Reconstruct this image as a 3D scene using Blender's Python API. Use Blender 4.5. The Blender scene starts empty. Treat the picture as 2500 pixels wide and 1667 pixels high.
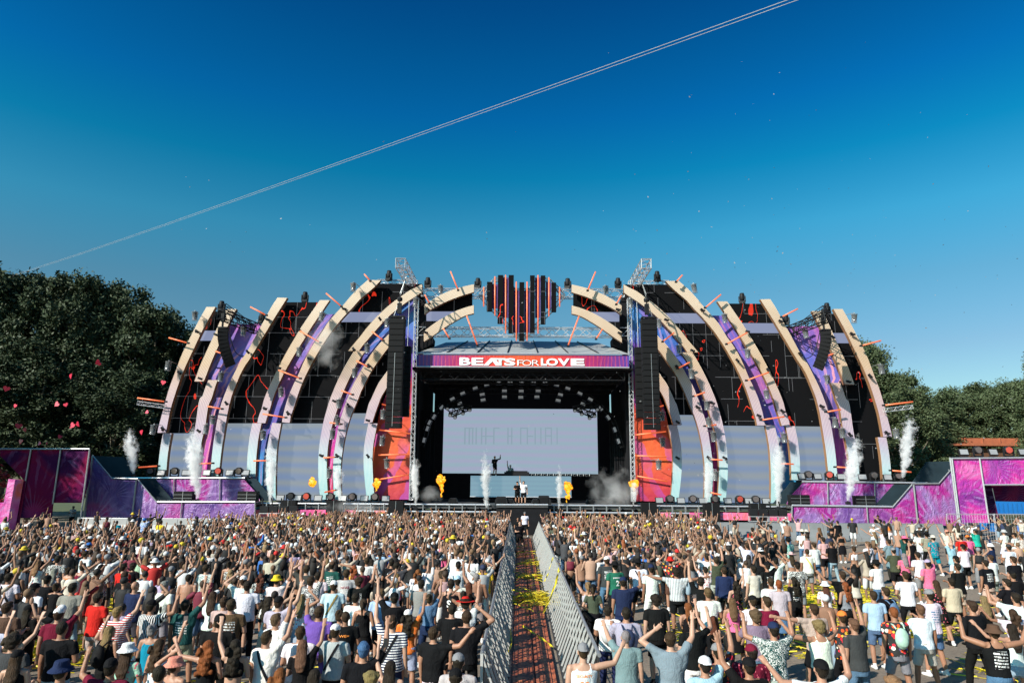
import bpy, bmesh, math, random
import numpy as np
from mathutils import Vector, Matrix
from mathutils.bvhtree import BVHTree
R_ = math.radians
random.seed(7); np.random.seed(7)
scene = bpy.context.scene
COL = scene.collection
# ------------------------------------------------------------------ camera
FPX = 2500 * 24.0 / 36.0
CAMZ = 4.25
cam = bpy.data.cameras.new('camera'); camo = bpy.data.objects.new('camera', cam); COL.objects.link(camo)
cam.lens = 24.0; cam.sensor_width = 36.0; cam.clip_end = 3000; cam.clip_start = 0.1
CROT = Matrix.Rotation(R_(0.69), 3, 'Z') @ Matrix.Rotation(R_(90 + 11.4), 3, 'X') @ Matrix.Rotation(R_(0.36), 3, 'Z')
camo.matrix_world = Matrix.Translation((0, 0, CAMZ)) @ CROT.to_4x4()
scene.camera = camo
scene.render.resolution_x = 1024; scene.render.resolution_y = 682
# ------------------------------------------------------------------ light
SUN_EL, SUN_AZ = 33.0, 228.0          # azimuth measured from +Y towards +X
w = bpy.data.worlds.new('World'); scene.world = w; w.use_nodes = True
nt = w.node_tree; nt.nodes.clear()
sky = nt.nodes.new('ShaderNodeTexSky'); sky.sky_type = 'NISHITA'; sky.sun_disc = False
sky.sun_elevation = R_(SUN_EL); sky.sun_rotation = R_(SUN_AZ); sky.altitude = 0
sky.air_density = 1.0; sky.dust_density = 0.9; sky.ozone_density = 3.0
gam = nt.nodes.new('ShaderNodeGamma'); gam.inputs[1].default_value = 1.5
mul = nt.nodes.new('ShaderNodeMix'); mul.data_type = 'RGBA'; mul.blend_type = 'MULTIPLY'; mul.inputs[0].default_value = 1.0
mul.inputs[7].default_value = (0.20, 0.49, 0.48, 1)
bg = nt.nodes.new('ShaderNodeBackground'); bg.inputs[1].default_value = 0.123
wo = nt.nodes.new('ShaderNodeOutputWorld')
nt.links.new(sky.outputs[0], gam.inputs[0]); nt.links.new(gam.outputs[0], mul.inputs[6])
# clear evening air: colour of the sky by height above the horizon
tcw = nt.nodes.new('ShaderNodeTexCoord'); sxw = nt.nodes.new('ShaderNodeSeparateXYZ'); rw = nt.nodes.new('ShaderNodeValToRGB')
nt.links.new(tcw.outputs['Generated'], sxw.inputs[0]); nt.links.new(sxw.outputs[2], rw.inputs[0])
STOPS = [(0.1702, (1.33, 0.55, 0.46)), (0.2554, (1.12, 0.69, 0.54)), (0.3387, (0.66, 0.93, 0.73)), (0.4179, (0.0794, 0.8613, 0.7593)), (0.4894, (0.0344, 0.6929, 0.8296)), (0.5563, (0.021, 0.60, 0.76)), (0.6101, (0.0234, 0.50, 0.70))]
while len(rw.color_ramp.elements) < len(STOPS): rw.color_ramp.elements.new(.5)
for e_, (q_, c_) in zip(rw.color_ramp.elements, STOPS): e_.position = q_; e_.color = (*c_, 1)
mul2 = nt.nodes.new('ShaderNodeMix'); mul2.data_type = 'RGBA'; mul2.blend_type = 'MULTIPLY'; mul2.inputs[0].default_value = 1.0
nt.links.new(mul.outputs[2], mul2.inputs[6]); nt.links.new(rw.outputs[0], mul2.inputs[7])
nt.links.new(mul2.outputs[2], bg.inputs[0]); nt.links.new(bg.outputs[0], wo.inputs[0])
sl = bpy.data.lights.new('sun', 'SUN'); so = bpy.data.objects.new('sun', sl); COL.objects.link(so)
sl.energy = 5.0; sl.angle = R_(0.53); sl.color = (1.0, 0.93, 0.82)
ce = math.cos(R_(SUN_EL))
TOSUN = Vector((math.sin(R_(SUN_AZ)) * ce, math.cos(R_(SUN_AZ)) * ce, math.sin(R_(SUN_EL))))
so.rotation_euler = (-TOSUN).to_track_quat('-Z', 'Y').to_euler(); so.location = TOSUN * 60
scene.view_settings.view_transform = 'Standard'; scene.view_settings.look = 'None'
scene.view_settings.exposure = 0.6; scene.view_settings.gamma = 1.0
scene.render.engine = 'CYCLES'
scene.cycles.max_bounces = 6; scene.cycles.transparent_max_bounces = 12; scene.cycles.volume_bounces = 4

# ------------------------------------------------------------------ pixel -> world
def ray(px, py):
    return CROT @ Vector(((px - 1250) / FPX, -(py - 833.5) / FPX, -1.0))
def W(px, py, Y):
    d = ray(px, py); t = Y / d.y
    return Vector((d.x * t, Y, CAMZ + d.z * t))
def G(px, py, z=0.0):
    d = ray(px, py); t = (z - CAMZ) / d.z
    return Vector((d.x * t, d.y * t, z))
ZM = {'1': (300, 600, .25510), '2': (300, 900, .25510), '3': (800, 600, .25510), '4': (800, 900, .25510),
      'A': (1300, 600, .25510), 'B': (1300, 900, .25510), 'C': (1750, 650, .25510), 'D': (1750, 1000, .31888),
      'L': (0, 600, .25510), 'M': (0, 1000, .25510), 'E': (0, 1267, .25510), 'F': (600, 1267, .25510),
      'H': (1400, 1267, .25510), 'I': (1900, 1267, .25510), 'J': (2100, 850, .28694), 'K': (1100, 1200, .29784), 'P': (0, 0, 1.0)}
def px(z, x, y):
    a, b, s = ZM[z]; return (a + x * s, b + y * s)
def Z(z, x, y, Y, side=0):
    p = W(*px(z, x, y), Y)
    return mir(p) if side else p
X0 = W(1275, 1169, 58).x
def mir(p): return Vector((2 * X0 - p[0], p[1], p[2]))

# ------------------------------------------------------------------ materials
def newmat(name):
    m = bpy.data.materials.new(name); m.use_nodes = True
    n = m.node_tree.nodes; b = n['Principled BSDF']
    return m, m.node_tree, b
def N(t, kind, **kw):
    n = t.nodes.new(kind)
    for k, v in kw.items():
        if k.startswith('i_'):
            key = k[2:]; key = int(key) if key.isdigit() else key.replace('_', ' ')
            n.inputs[key].default_value = v
        else: setattr(n, k, v)
    return n
def mixc(t, fac, a, b, blend='MIX'):
    m = t.nodes.new('ShaderNodeMix'); m.data_type = 'RGBA'; m.blend_type = blend
    for s, v in ((m.inputs[0], fac), (m.inputs[6], a), (m.inputs[7], b)):
        if hasattr(v, 'links'): t.links.new(v, s)
        elif isinstance(v, (int, float)): s.default_value = v
        else: s.default_value = tuple(v) + ((1,) if len(v) == 3 else ())
    return m.outputs[2]
def math_(t, op, a, b=None, clamp=False):
    m = t.nodes.new('ShaderNodeMath'); m.operation = op; m.use_clamp = clamp
    for s, v in ((m.inputs[0], a), (m.inputs[1], b)):
        if v is None: continue
        if hasattr(v, 'links'): t.links.new(v, s)
        else: s.default_value = v
    return m.outputs[0]
def ramp(t, fac, stops, interp='LINEAR'):
    r = t.nodes.new('ShaderNodeValToRGB'); r.color_ramp.interpolation = interp
    while len(r.color_ramp.elements) < len(stops): r.color_ramp.elements.new(0.5)
    for e, (p, c) in zip(r.color_ramp.elements, stops):
        e.position = p; e.color = tuple(c) + ((1,) if len(c) == 3 else ())
    t.links.new(fac, r.inputs[0]); return r.outputs[0]
def bump(t, b, h, strength=0.3, dist=0.02):
    n = t.nodes.new('ShaderNodeBump'); n.inputs['Strength'].default_value = strength; n.inputs['Distance'].default_value = dist
    t.links.new(h, n.inputs['Height']); t.links.new(n.outputs[0], b.inputs['Normal'])
def coords(t, kind='Object'):
    c = t.nodes.new('ShaderNodeTexCoord'); return c.outputs[kind]
def sepxyz(t, v):
    s = t.nodes.new('ShaderNodeSeparateXYZ'); t.links.new(v, s.inputs[0]); return s.outputs
def pos(t): return t.nodes.new('ShaderNodeNewGeometry').outputs['Position']
def noise(t, v, scale, detail=4, rough=.55, dist=0.0):
    n = N(t, 'ShaderNodeTexNoise'); n.inputs['Scale'].default_value = scale; n.inputs['Detail'].default_value = detail
    n.inputs['Roughness'].default_value = rough; n.inputs['Distortion'].default_value = dist
    if v is not None: t.links.new(v, n.inputs['Vector'])
    return n.outputs[0]
def mapping(t, v, scale=(1, 1, 1), loc=(0, 0, 0), rot=(0, 0, 0)):
    m = t.nodes.new('ShaderNodeMapping'); m.inputs['Scale'].default_value = scale
    m.inputs['Location'].default_value = loc; m.inputs['Rotation'].default_value = rot
    t.links.new(v, m.inputs[0]); return m.outputs[0]
def plain(name, col, rough=.6, metal=0., var=.25, vs=3., emit=None, es=1., bmp=0., bs=20):
    m, t, b = newmat(name)
    p = pos(t); nz = noise(t, p, vs)
    c = mixc(t, nz, [x * (1 - var) for x in col], [min(1, x * (1 + var)) for x in col])
    t.links.new(c, b.inputs['Base Color']); b.inputs['Roughness'].default_value = rough; b.inputs['Metallic'].default_value = metal
    if max(col) < .06 and rough > .3: b.inputs['Specular IOR Level'].default_value = .12
    if emit: b.inputs['Emission Color'].default_value = tuple(emit) + (1,); b.inputs['Emission Strength'].default_value = es
    if bmp: bump(t, b, noise(t, p, bs), bmp)
    return m
# ------------------------------------------------------------------ mesh builder
class MB:
    def __init__(s): s.v = []; s.f = []; s.m = []
    def add(s, vs, fs, mi=0):
        o = len(s.v); s.v += [tuple(p) for p in vs]; s.f += [tuple(i + o for i in f) for f in fs]; s.m += [mi] * len(fs)
    def box(s, c, size, mi=0, rot=None):
        hx, hy, hz = size[0] / 2, size[1] / 2, size[2] / 2
        vs = [Vector((x, y, z)) for x in (-hx, hx) for y in (-hy, hy) for z in (-hz, hz)]
        if rot is not None: vs = [rot @ p for p in vs]
        vs = [p + Vector(c) for p in vs]
        s.add(vs, [(0, 1, 3, 2), (4, 6, 7, 5), (0, 4, 5, 1), (2, 3, 7, 6), (0, 2, 6, 4), (1, 5, 7, 3)], mi)
    def tube(s, p, q, r, n=8, mi=0, r2=None, cap=True):
        p = Vector(p); q = Vector(q); d = q - p
        if d.length < 1e-6: return
        r2 = r if r2 is None else r2
        z = d.normalized(); a = Vector((0, 0, 1)) if abs(z.z) < .9 else Vector((1, 0, 0))
        x = z.cross(a).normalized(); y = z.cross(x)
        vs = []
        for c, rr in ((p, r), (q, r2)):
            for i in range(n):
                t = 2 * math.pi * i / n; vs.append(c + x * math.cos(t) * rr + y * math.sin(t) * rr)
        fs = [(i, (i + 1) % n, n + (i + 1) % n, n + i) for i in range(n)]
        if cap: fs += [tuple(range(n))[::-1], tuple(range(n, 2 * n))]
        s.add(vs, fs, mi)
    def path(s, pts, r, n=6, mi=0):
        for a, b in zip(pts[:-1], pts[1:]): s.tube(a, b, r, n, mi)
    def beam(s, p, q, wd, hg, mi=0):
        p = Vector(p); q = Vector(q); z = (q - p); L = z.length
        if L < 1e-6: return
        rot = z.to_track_quat('Z', 'Y').to_matrix(); s.box((p + q) / 2, (wd, hg, L), mi, rot)
    def prism(s, pts, th, mi=0, mside=None):
        """polygon in a plane Y=const extruded along +Y by th"""
        n = len(pts); vs = [Vector(p) for p in pts] + [Vector(p) + Vector((0, th, 0)) for p in pts]
        s.add(vs, [tuple(range(n)), tuple(range(n, 2 * n))[::-1]], mi)
        s.add(vs, [(i, n + i, n + (i + 1) % n, (i + 1) % n) for i in range(n)], mi if mside is None else mside)
    def lathe(s, prof, c=(0, 0, 0), n=16, mi=0, rot=None):
        c = Vector(c); vs = []
        for r, z in prof:
            for i in range(n):
                t = 2 * math.pi * i / n; p = Vector((r * math.cos(t), r * math.sin(t), z))
                vs.append(c + (rot @ p if rot is not None else p))
        fs = [(j * n + i, j * n + (i + 1) % n, (j + 1) * n + (i + 1) % n, (j + 1) * n + i) for j in range(len(prof) - 1) for i in range(n)]
        s.add(vs, fs, mi)
    def truss(s, p, q, w=.4, r=.028, seg=None, up=Vector((0, 0, 1)), mi=0, n=5):
        p = Vector(p); q = Vector(q); d = (q - p); L = d.length; z = d.normalized()
        if abs(z.dot(up)) > .95: up = Vector((0, 1, 0))
        x = z.cross(up).normalized(); y = x.cross(z)
        seg = seg or max(2, int(L / w))
        cs = [x * w / 2 + y * w / 2, -x * w / 2 + y * w / 2, -x * w / 2 - y * w / 2, x * w / 2 - y * w / 2]
        for c in cs: s.tube(p + c, q + c, r, n, mi)
        for k in range(seg):
            a = p + d * (k / seg); b = p + d * ((k + 1) / seg)
            for i in range(4):
                c0, c1 = cs[i], cs[(i + 1) % 4]
                if k % 2: c0, c1 = c1, c0
                s.tube(a + c0, b + c1, r * .6, 4, mi, cap=False)
        for k in (0, seg):
            a = p + d * (k / seg)
            for i in range(4): s.tube(a + cs[i], a + cs[(i + 1) % 4], r * .8, 4, mi, cap=False)
    def build(s, name, mats, parent=None, smooth=False, origin=None):
        me = bpy.data.meshes.new(name)
        vs = s.v
        if origin is not None:
            o_ = Vector(origin); vs = [tuple(Vector(p) - o_) for p in vs]
        me.from_pydata(vs, [], s.f)
        if not isinstance(mats, (list, tuple)): mats = [mats]
        for m in mats: me.materials.append(m)
        if len(mats) > 1: me.polygons.foreach_set('material_index', s.m)
        bm = bmesh.new(); bm.from_mesh(me); bmesh.ops.recalc_face_normals(bm, faces=bm.faces[:]); bm.to_mesh(me); bm.free()
        if smooth: me.polygons.foreach_set('use_smooth', [True] * len(me.polygons))
        me.update()
        o = bpy.data.objects.new(name, me); COL.objects.link(o)
        if origin is not None: o.location = origin
        if parent is not None:                      # vertices are in world space: cancel the parents' offset
            o.parent = parent; a = Vector((0, 0, 0)); q = parent
            while q: a = a + q.location; q = q.parent
            o.location = o.location - a
        return o
def tag(o, label=None, cat=None, group=None, kind=None):
    if label: o['label'] = label
    if cat: o['category'] = cat
    if group: o['group'] = group
    if kind: o['kind'] = kind
    return o
def empty(name, loc=(0, 0, 0), rz=0., label=None, cat=None, group=None):
    o = bpy.data.objects.new(name, None); COL.objects.link(o); o.empty_display_size = .2
    o.location = loc; o.rotation_euler = (0, 0, rz); return tag(o, label, cat, group)
def local(o): return -Vector(o.location)
def copy_tree(o, parent=None):
    c = o.copy(); COL.objects.link(c); c.parent = parent
    for ch in o.children: copy_tree(ch, c)
    return c
ORD = ['first', 'second', 'third', 'fourth', 'fifth', 'sixth', 'seventh', 'eighth', 'ninth', 'tenth', 'eleventh', 'twelfth',
       'thirteenth', 'fourteenth', 'fifteenth', 'sixteenth', 'seventeenth', 'eighteenth', 'nineteenth', 'twentieth']
SIDE = ['left', 'right']
def resample(pts, n):
    pts = np.array([tuple(p) for p in pts], float)
    # centripetal-ish smoothing through Catmull-Rom
    P = np.vstack([2 * pts[0] - pts[1], pts, 2 * pts[-1] - pts[-2]]); out = []
    for i in range(1, len(P) - 2):
        for u in np.linspace(0, 1, 12, endpoint=False):
            p0, p1, p2, p3 = P[i - 1:i + 3]
            out.append(.5 * ((2 * p1) + (-p0 + p2) * u + (2 * p0 - 5 * p1 + 4 * p2 - p3) * u * u + (-p0 + 3 * p1 - 3 * p2 + p3) * u ** 3))
    out.append(pts[-1]); out = np.array(out)
    L = np.r_[0, np.cumsum(np.linalg.norm(np.diff(out, axis=0), axis=1))]
    t = np.linspace(0, L[-1], n)
    return np.stack([np.interp(t, L, out[:, k]) for k in range(out.shape[1])], 1)
# ================================================================== MATERIALS
M = {}
M['alu'] = plain('aluminium_truss', (.62, .63, .65), .38, .6, .15)
M['steel'] = plain('dull_steel', (.34, .35, .36), .45, .6, .3)
M['black'] = plain('black_cloth', (.012, .012, .014), .9, 0, .4, 2, bmp=.3, bs=4)
M['blackmetal'] = plain('black_metal', (.018, .018, .02), .45, 0, .3)
M['speaker'] = plain('speaker_grille', (.010, .010, .011), .7, 0, .3, 30)
M['white'] = plain('white_paint', (.75, .75, .73), .5)
M['darkcloth'] = plain('dark_green_grey_scrim', (.02, .035, .045), .8, 0, .35, 1.5, bmp=.6, bs=1.2)
M['tube'] = plain('orange_light_tube', (.55, .16, .07), .4, 0, .05, emit=(1, .15, .045), es=.42)
M['clear'] = None
def mk():
    # clear rain dome: glossy thin plastic
    m, t, b = newmat('clear_rain_hood'); b.inputs['Base Color'].default_value = (.26, .27, .28, 1)
    b.inputs['Roughness'].default_value = .12; b.inputs['Alpha'].default_value = .38; b.inputs['Specular IOR Level'].default_value = .8
    bump(t, b, noise(t, pos(t), 9, 3), .6, .05); M['clear'] = m
    m, t, b = newmat('lamp_lens'); b.inputs['Base Color'].default_value = (.12, .1, .1, 1); b.inputs['Roughness'].default_value = .1
    M['lens'] = m
    M['redlens'] = plain('red_lamp_lens', (.45, .07, .05), .2)
    M['litlens'] = plain('lit_lamp_lens', (.5, .5, .5), .2, emit=(1, 1, 1), es=3)
    M['panel'] = plain('grey_strobe_face', (.20, .205, .21), .4, emit=(.8, .85, .9), es=.10)
    # ---- cream ribs
    m, t, b = newmat('cream_rib_print'); p = pos(t); s = sepxyz(t, p)
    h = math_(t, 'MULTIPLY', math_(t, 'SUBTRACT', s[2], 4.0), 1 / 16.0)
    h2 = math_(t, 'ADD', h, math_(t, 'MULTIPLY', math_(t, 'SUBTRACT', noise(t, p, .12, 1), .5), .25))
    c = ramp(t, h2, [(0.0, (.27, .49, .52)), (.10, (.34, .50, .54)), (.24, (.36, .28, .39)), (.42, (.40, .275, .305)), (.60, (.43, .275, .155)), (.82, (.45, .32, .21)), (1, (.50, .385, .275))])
    uv = coords(t, 'UV'); us = sepxyz(t, uv)
    wv = math_(t, 'SINE', math_(t, 'ADD', math_(t, 'MULTIPLY', us[0], 40.), math_(t, 'MULTIPLY', us[1], .35)))
    ln = math_(t, 'MULTIPLY', math_(t, 'GREATER_THAN', wv, .55), noise(t, p, .5, 2))
    c = mixc(t, math_(t, 'MULTIPLY', ln, .9), c, (.82, .72, .64))
    t.links.new(c, b.inputs['Base Color']); b.inputs['Roughness'].default_value = .55; M['rib'] = m
    M['ribside'] = plain('plywood_rib_edge', (.26, .13, .06), .7, 0, .3, 2)
    # ---- purple/blue fabric between ribs
    def fabric(name, stops, zlo, zhi, line=(.75, .25, .35), amt=.5, freq=34, skew=0.0):
        m, t, b = newmat(name); p = pos(t); s = sepxyz(t, p)
        h = math_(t, 'MULTIPLY', math_(t, 'SUBTRACT', s[2], zlo), 1 / (zhi - zlo))
        h = math_(t, 'ADD', h, math_(t, 'MULTIPLY', math_(t, 'SUBTRACT', noise(t, p, .45, 3, .6, 1.5), .5), .28))
        c = ramp(t, h, stops)
        uv = sepxyz(t, coords(t, 'UV'))
        a = math_(t, 'ADD', math_(t, 'MULTIPLY', uv[0], freq), math_(t, 'MULTIPLY', uv[1], skew))
        a = math_(t, 'ADD', a, math_(t, 'MULTIPLY', noise(t, p, .35, 2), 9.))
        wv = math_(t, 'SINE', a)
        ln = math_(t, 'MULTIPLY', math_(t, 'GREATER_THAN', wv, .45), ramp(t, noise(t, p, .3, 2), [(.38, (0, 0, 0)), (.62, (1, 1, 1))]))
        c = mixc(t, math_(t, 'MULTIPLY', ln, amt), c, line)
        t.links.new(c, b.inputs['Base Color']); b.inputs['Roughness'].default_value = .65
        bump(t, b, noise(t, p, 2.2, 3), .5, .1)
        return m
    M['fabA'] = fabric('violet_stripe_fabric', [(0, (.62, .04, .38)), (.22, (.42, .08, .42)), (.38, (.07, .05, .22)), (.55, (.20, .14, .50)), (.72, (.10, .12, .50)), (.86, (.22, .10, .42)), (1, (.60, .08, .40))], 4.3, 19, (.85, .35, .40), .75, 30, 2)
    M['fabB'] = fabric('blue_violet_fabric', [(0, (.04, .32, .50)), (.16, (.03, .22, .55)), (.32, (.05, .07, .35)), (.45, (.12, .10, .46)), (.6, (.32, .10, .35)), (.72, (.16, .11, .48)), (1, (.11, .09, .45))], 2.3, 20, (.62, .16, .30), .5, 26, 1)
    M['fabC'] = fabric('blue_magenta_fabric', [(0, (.60, .05, .12)), (.22, (.62, .03, .30)), (.36, (.36, .03, .36)), (.5, (.10, .05, .28)), (.62, (.14, .08, .40)), (.75, (.03, .10, .42)), (1, (.05, .20, .55))], 2.3, 20, (.60, .35, .60), .45, 22, 3)
    M['tower'] = fabric('orange_to_blue_tower_fabric', [(0, (.40, .02, .05)), (.10, (.52, .045, .045)), (.22, (.62, .10, .025)), (.40, (.55, .045, .02)), (.50, (.36, .01, .03)), (.60, (.18, .015, .18)), (.72, (.09, .06, .38)), (.88, (.04, .19, .48)), (1, (.03, .13, .44))], 2.3, 21, (.30, .06, .45), .55, 12, 5)
    # ---- printed banner with petals and rays (front boards)
    def banner(name, stops, sc=.55, rays=.55, bmp=.7):
        m, t, b = newmat(name); p = pos(t)
        n1 = noise(t, p, sc * .5, 3, .55, .8)
        c = ramp(t, n1, stops)
        vo = N(t, 'ShaderNodeTexVoronoi'); vo.feature = 'F1'; vo.inputs['Scale'].default_value = sc * .38; t.links.new(p, vo.inputs['Vector'])
        vd = vo.outputs['Distance']
        c = mixc(t, math_(t, 'MULTIPLY', ramp(t, vd, [(.30, (1, 1, 1)), (.36, (0, 0, 0))]), .45), c, ramp(t, vd, [(0, (.16, .01, .18)), (.2, (.40, .01, .22)), (.36, (.60, .06, .22))]))
        q = N(t, 'ShaderNodeVectorMath', operation='SUBTRACT'); t.links.new(p, q.inputs[0]); t.links.new(vo.outputs['Position'], q.inputs[1])
        s = sepxyz(t, q.outputs[0]); ang = math_(t, 'ARCTAN2', s[2], s[0])
        an = math_(t, 'ADD', math_(t, 'MULTIPLY', ang, 26.), math_(t, 'MULTIPLY', noise(t, p, .7, 3), 6.))
        ln = math_(t, 'MULTIPLY', math_(t, 'GREATER_THAN', math_(t, 'SINE', an), .55), ramp(t, noise(t, p, .8, 3), [(.4, (0, 0, 0)), (.6, (1, 1, 1))]))
        c = mixc(t, math_(t, 'MULTIPLY', ln, rays), c, (.42, .28, .55))
        t.links.new(c, b.inputs['Base Color']); b.inputs['Roughness'].default_value = .38 if 'dark' not in name else .9
        if 'dark' in name: b.inputs['Specular IOR Level'].default_value = .05
        wr = noise(t, mapping(t, p, (1, 1, .6), rot=(0, .6, 0)), 1.6, 5, .6, 2.0)
        bump(t, b, wr, bmp, .25)
        return m
    M['banL'] = banner('violet_petal_banner', [(.25, (.05, .04, .18)), (.38, (.13, .05, .24)), (.48, (.27, .14, .38)), (.58, (.34, .015, .22)), (.70, (.20, .03, .24))])
    M['banP'] = banner('pink_butterfly_banner', [(.25, (.12, .015, .18)), (.40, (.34, .03, .30)), (.50, (.52, .03, .28)), (.60, (.62, .16, .40)), (.68, (.72, .12, .07)), (.8, (.30, .04, .34))], .7, .35, .6)
    M['banD'] = banner('dark_leaf_banner', [(.3, (.015, .005, .025)), (.45, (.05, .008, .05)), (.55, (.16, .008, .04)), (.7, (.04, .004, .06))], .45, .1, .4)  # leaf print colours darkened to stand in for shade on the far left wall
    M['banR'] = banner('coral_pink_banner', [(.3, (.75, .10, .30)), (.5, (.85, .15, .25)), (.65, (.88, .24, .12))], .8, .5, .5)
    # ---- LED wall with fine lines and red drawings
    m, t, b = newmat('black_led_wall'); p = pos(t); s = sepxyz(t, p)
    xz = t.nodes.new('ShaderNodeCombineXYZ'); t.links.new(s[0], xz.inputs[0]); t.links.new(s[2], xz.inputs[1])
    def grid(sx, sz, wd, seed):
        br = N(t, 'ShaderNodeTexBrick'); br.offset = .37; br.squash = .6; br.squash_frequency = 3
        br.inputs['Scale'].default_value = 1; br.inputs['Brick Width'].default_value = sx; br.inputs['Row Height'].default_value = sz
        br.inputs['Mortar Size'].default_value = wd; br.inputs['Mortar Smooth'].default_value = 0
        t.links.new(mapping(t, xz.outputs[0], loc=(seed, seed * .7, 0)), br.inputs['Vector']); return br.outputs['Fac']
    g = math_(t, 'MULTIPLY', grid(4.1, 1.9, .013, .3), math_(t, 'GREATER_THAN', noise(t, mapping(t, xz.outputs[0], loc=(5, 2, 0)), .35, 1), .47))
    g2 = math_(t, 'MULTIPLY', grid(1.9, 5.3, .012, 4.1), math_(t, 'GREATER_THAN', noise(t, mapping(t, xz.outputs[0], loc=(15, 8, 0)), .3, 1), .52))
    lines = math_(t, 'MAXIMUM', g, g2)
    nz = noise(t, mapping(t, xz.outputs[0], (.42, .24, 1), loc=(3.3, 1.7, 0)), 1.0, 2.5, .5, .6)
    d = math_(t, 'ABSOLUTE', math_(t, 'SUBTRACT', nz, .60))
    red = math_(t, 'MULTIPLY', math_(t, 'LESS_THAN', d, .0035), math_(t, 'GREATER_THAN', noise(t, mapping(t, xz.outputs[0], loc=(31, 8, 0)), .16, 1), .45))
    fil = math_(t, 'MULTIPLY', math_(t, 'GREATER_THAN', nz, .74), .6)
    red = math_(t, 'MAXIMUM', red, fil)
    c = mixc(t, math_(t, 'MULTIPLY', lines, .16), (.004, .004, .005), (.6, .6, .65)); c = mixc(t, red, c, (.5, .03, .015))
    e = mixc(t, red, mixc(t, math_(t, 'MULTIPLY', lines, .09), (0, 0, 0), (.8, .85, .9)), (.50, .022, .008))
    t.links.new(c, b.inputs['Base Color']); b.inputs['Roughness'].default_value = .85; b.inputs['Specular IOR Level'].default_value = .1
    t.links.new(e, b.inputs['Emission Color']); b.inputs['Emission Strength'].default_value = .75; M['led'] = m
    # ---- pale screens
    def pale(name, base, alt, sc, amp=.5, grow=1.0):
        m, t, b = newmat(name); p = pos(t); s = sepxyz(t, p)
        v = math_(t, 'ADD', math_(t, 'MULTIPLY', s[2], sc), math_(t, 'MULTIPLY', noise(t, mapping(t, p, (.12, 1, .5)), 1., 1), 4.))
        wv = math_(t, 'MULTIPLY', math_(t, 'ADD', math_(t, 'SINE', v), 1.), .5)
        c = mixc(t, math_(t, 'MULTIPLY', wv, amp), base, alt)
        b.inputs['Base Color'].default_value = (.018, .019, .021, 1); b.inputs['Roughness'].default_value = .6; b.inputs['Specular IOR Level'].default_value = .2
        t.links.new(c, b.inputs['Emission Color']); b.inputs['Emission Strength'].default_value = grow
        return m
    M['pale'] = pale('pale_blue_screen', (.125, .175, .275), (.18, .205, .215), 6.5, .8, 1)
    M['band'] = pale('blank_screen_band', (.155, .18, .28), (.165, .19, .29), 3, .5, 1)
    M['backscreen'] = pale('back_screen', (.235, .255, .35), (.20, .28, .33), 9, .9, 1)
    M['riser'] = pale('riser_screen', (.12, .21, .27), (.13, .235, .29), 16, .8, 1)
    # ---- header banner
    m, t, b = newmat('stage_header_print'); p = pos(t); s = sepxyz(t, p)
    u = math_(t, 'ABSOLUTE', math_(t, 'SUBTRACT', s[0], X0)); u = math_(t, 'MULTIPLY', u, 1 / 9.)
    u2 = math_(t, 'ADD', u, math_(t, 'MULTIPLY', math_(t, 'SUBTRACT', noise(t, p, 1.0, 2), .5), .12))
    c = ramp(t, u2, [(0, (.62, .085, .015)), (.32, (.58, .03, .02)), (.5, (.42, .008, .06)), (.75, (.22, .012, .14)), (1, (.07, .03, .26))])
    wv = math_(t, 'SINE', math_(t, 'ADD', math_(t, 'MULTIPLY', s[0], 20.), math_(t, 'MULTIPLY', noise(t, p, 1, 2), 5.)))
    c = mixc(t, math_(t, 'MULTIPLY', math_(t, 'GREATER_THAN', wv, .65), .4), c, (.60, .06, .06))
    t.links.new(c, b.inputs['Base Color']); b.inputs['Roughness'].default_value = .45
    bump(t, b, noise(t, mapping(t, p, (1, 1, .4)), 1.6, 4, .6, 1), .6, .12); M['header'] = m
    M['lettering'] = plain('white_lettering', (.85, .85, .85), .5, 0, .03)
    M['roof'] = plain('grey_roof_membrane', (.30, .31, .31), .45, 0, .12, .8, bmp=.3, bs=1)
    # ---- ground
    m, t, b = newmat('dusty_asphalt'); p = pos(t)
    c = ramp(t, noise(t, p, .35, 8, .65), [(.3, (.155, .122, .092)), (.5, (.215, .172, .130)), (.7, (.29, .235, .18))])
    c = mixc(t, ramp(t, noise(t, p, 9, 6, .7), [(.42, (0, 0, 0)), (.62, (.6, .6, .6))]), c, (.10, .085, .07))
    t.links.new(c, b.inputs['Base Color']); b.inputs['Roughness'].default_value = .92
    bump(t, b, noise(t, p, 25, 6, .7), .5, .03); M['ground'] = m
    M['grass'] = plain('dry_grass', (.07, .085, .03), .95, 0, .5, .5, bmp=.6, bs=6)
    # ---- walkway mats
    m, t, b = newmat('red_brown_matting'); p = pos(t)
    a = noise(t, mapping(t, p, (9, .5, 1)), 1, 5, .6); a2 = noise(t, mapping(t, p, (1.2, 3.2, 1)), 1.3, 5, .7)
    c = ramp(t, a, [(.3, (.24, .055, .028)), (.5, (.46, .125, .055)), (.7, (.58, .20, .09))])
    c = mixc(t, ramp(t, a2, [(.45, (0, 0, 0)), (.6, (.8, .8, .8))]), c, (.035, .012, .01))
    t.links.new(c, b.inputs['Base Color']); b.inputs['Roughness'].default_value = .6; bump(t, b, a2, .4, .02); M['mat'] = m
    M['yellow'] = plain('yellow_streamer', (.62, .50, .02), .55, 0, .25, 6)
    M['barrier'] = plain('grey_barrier_sheet', (.21, .215, .215), .5, .1, .22, 1.2)
    M['mesh'] = plain('perforated_aluminium', (.055, .055, .055), .4, .5, .2, 10)
    M['brace'] = plain('raw_aluminium_brace', (.46, .46, .44), .5, .1, .2, 3)
    M['rust'] = plain('rusty_roof_edge', (.33, .10, .045), .8, 0, .4, 2)
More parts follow.
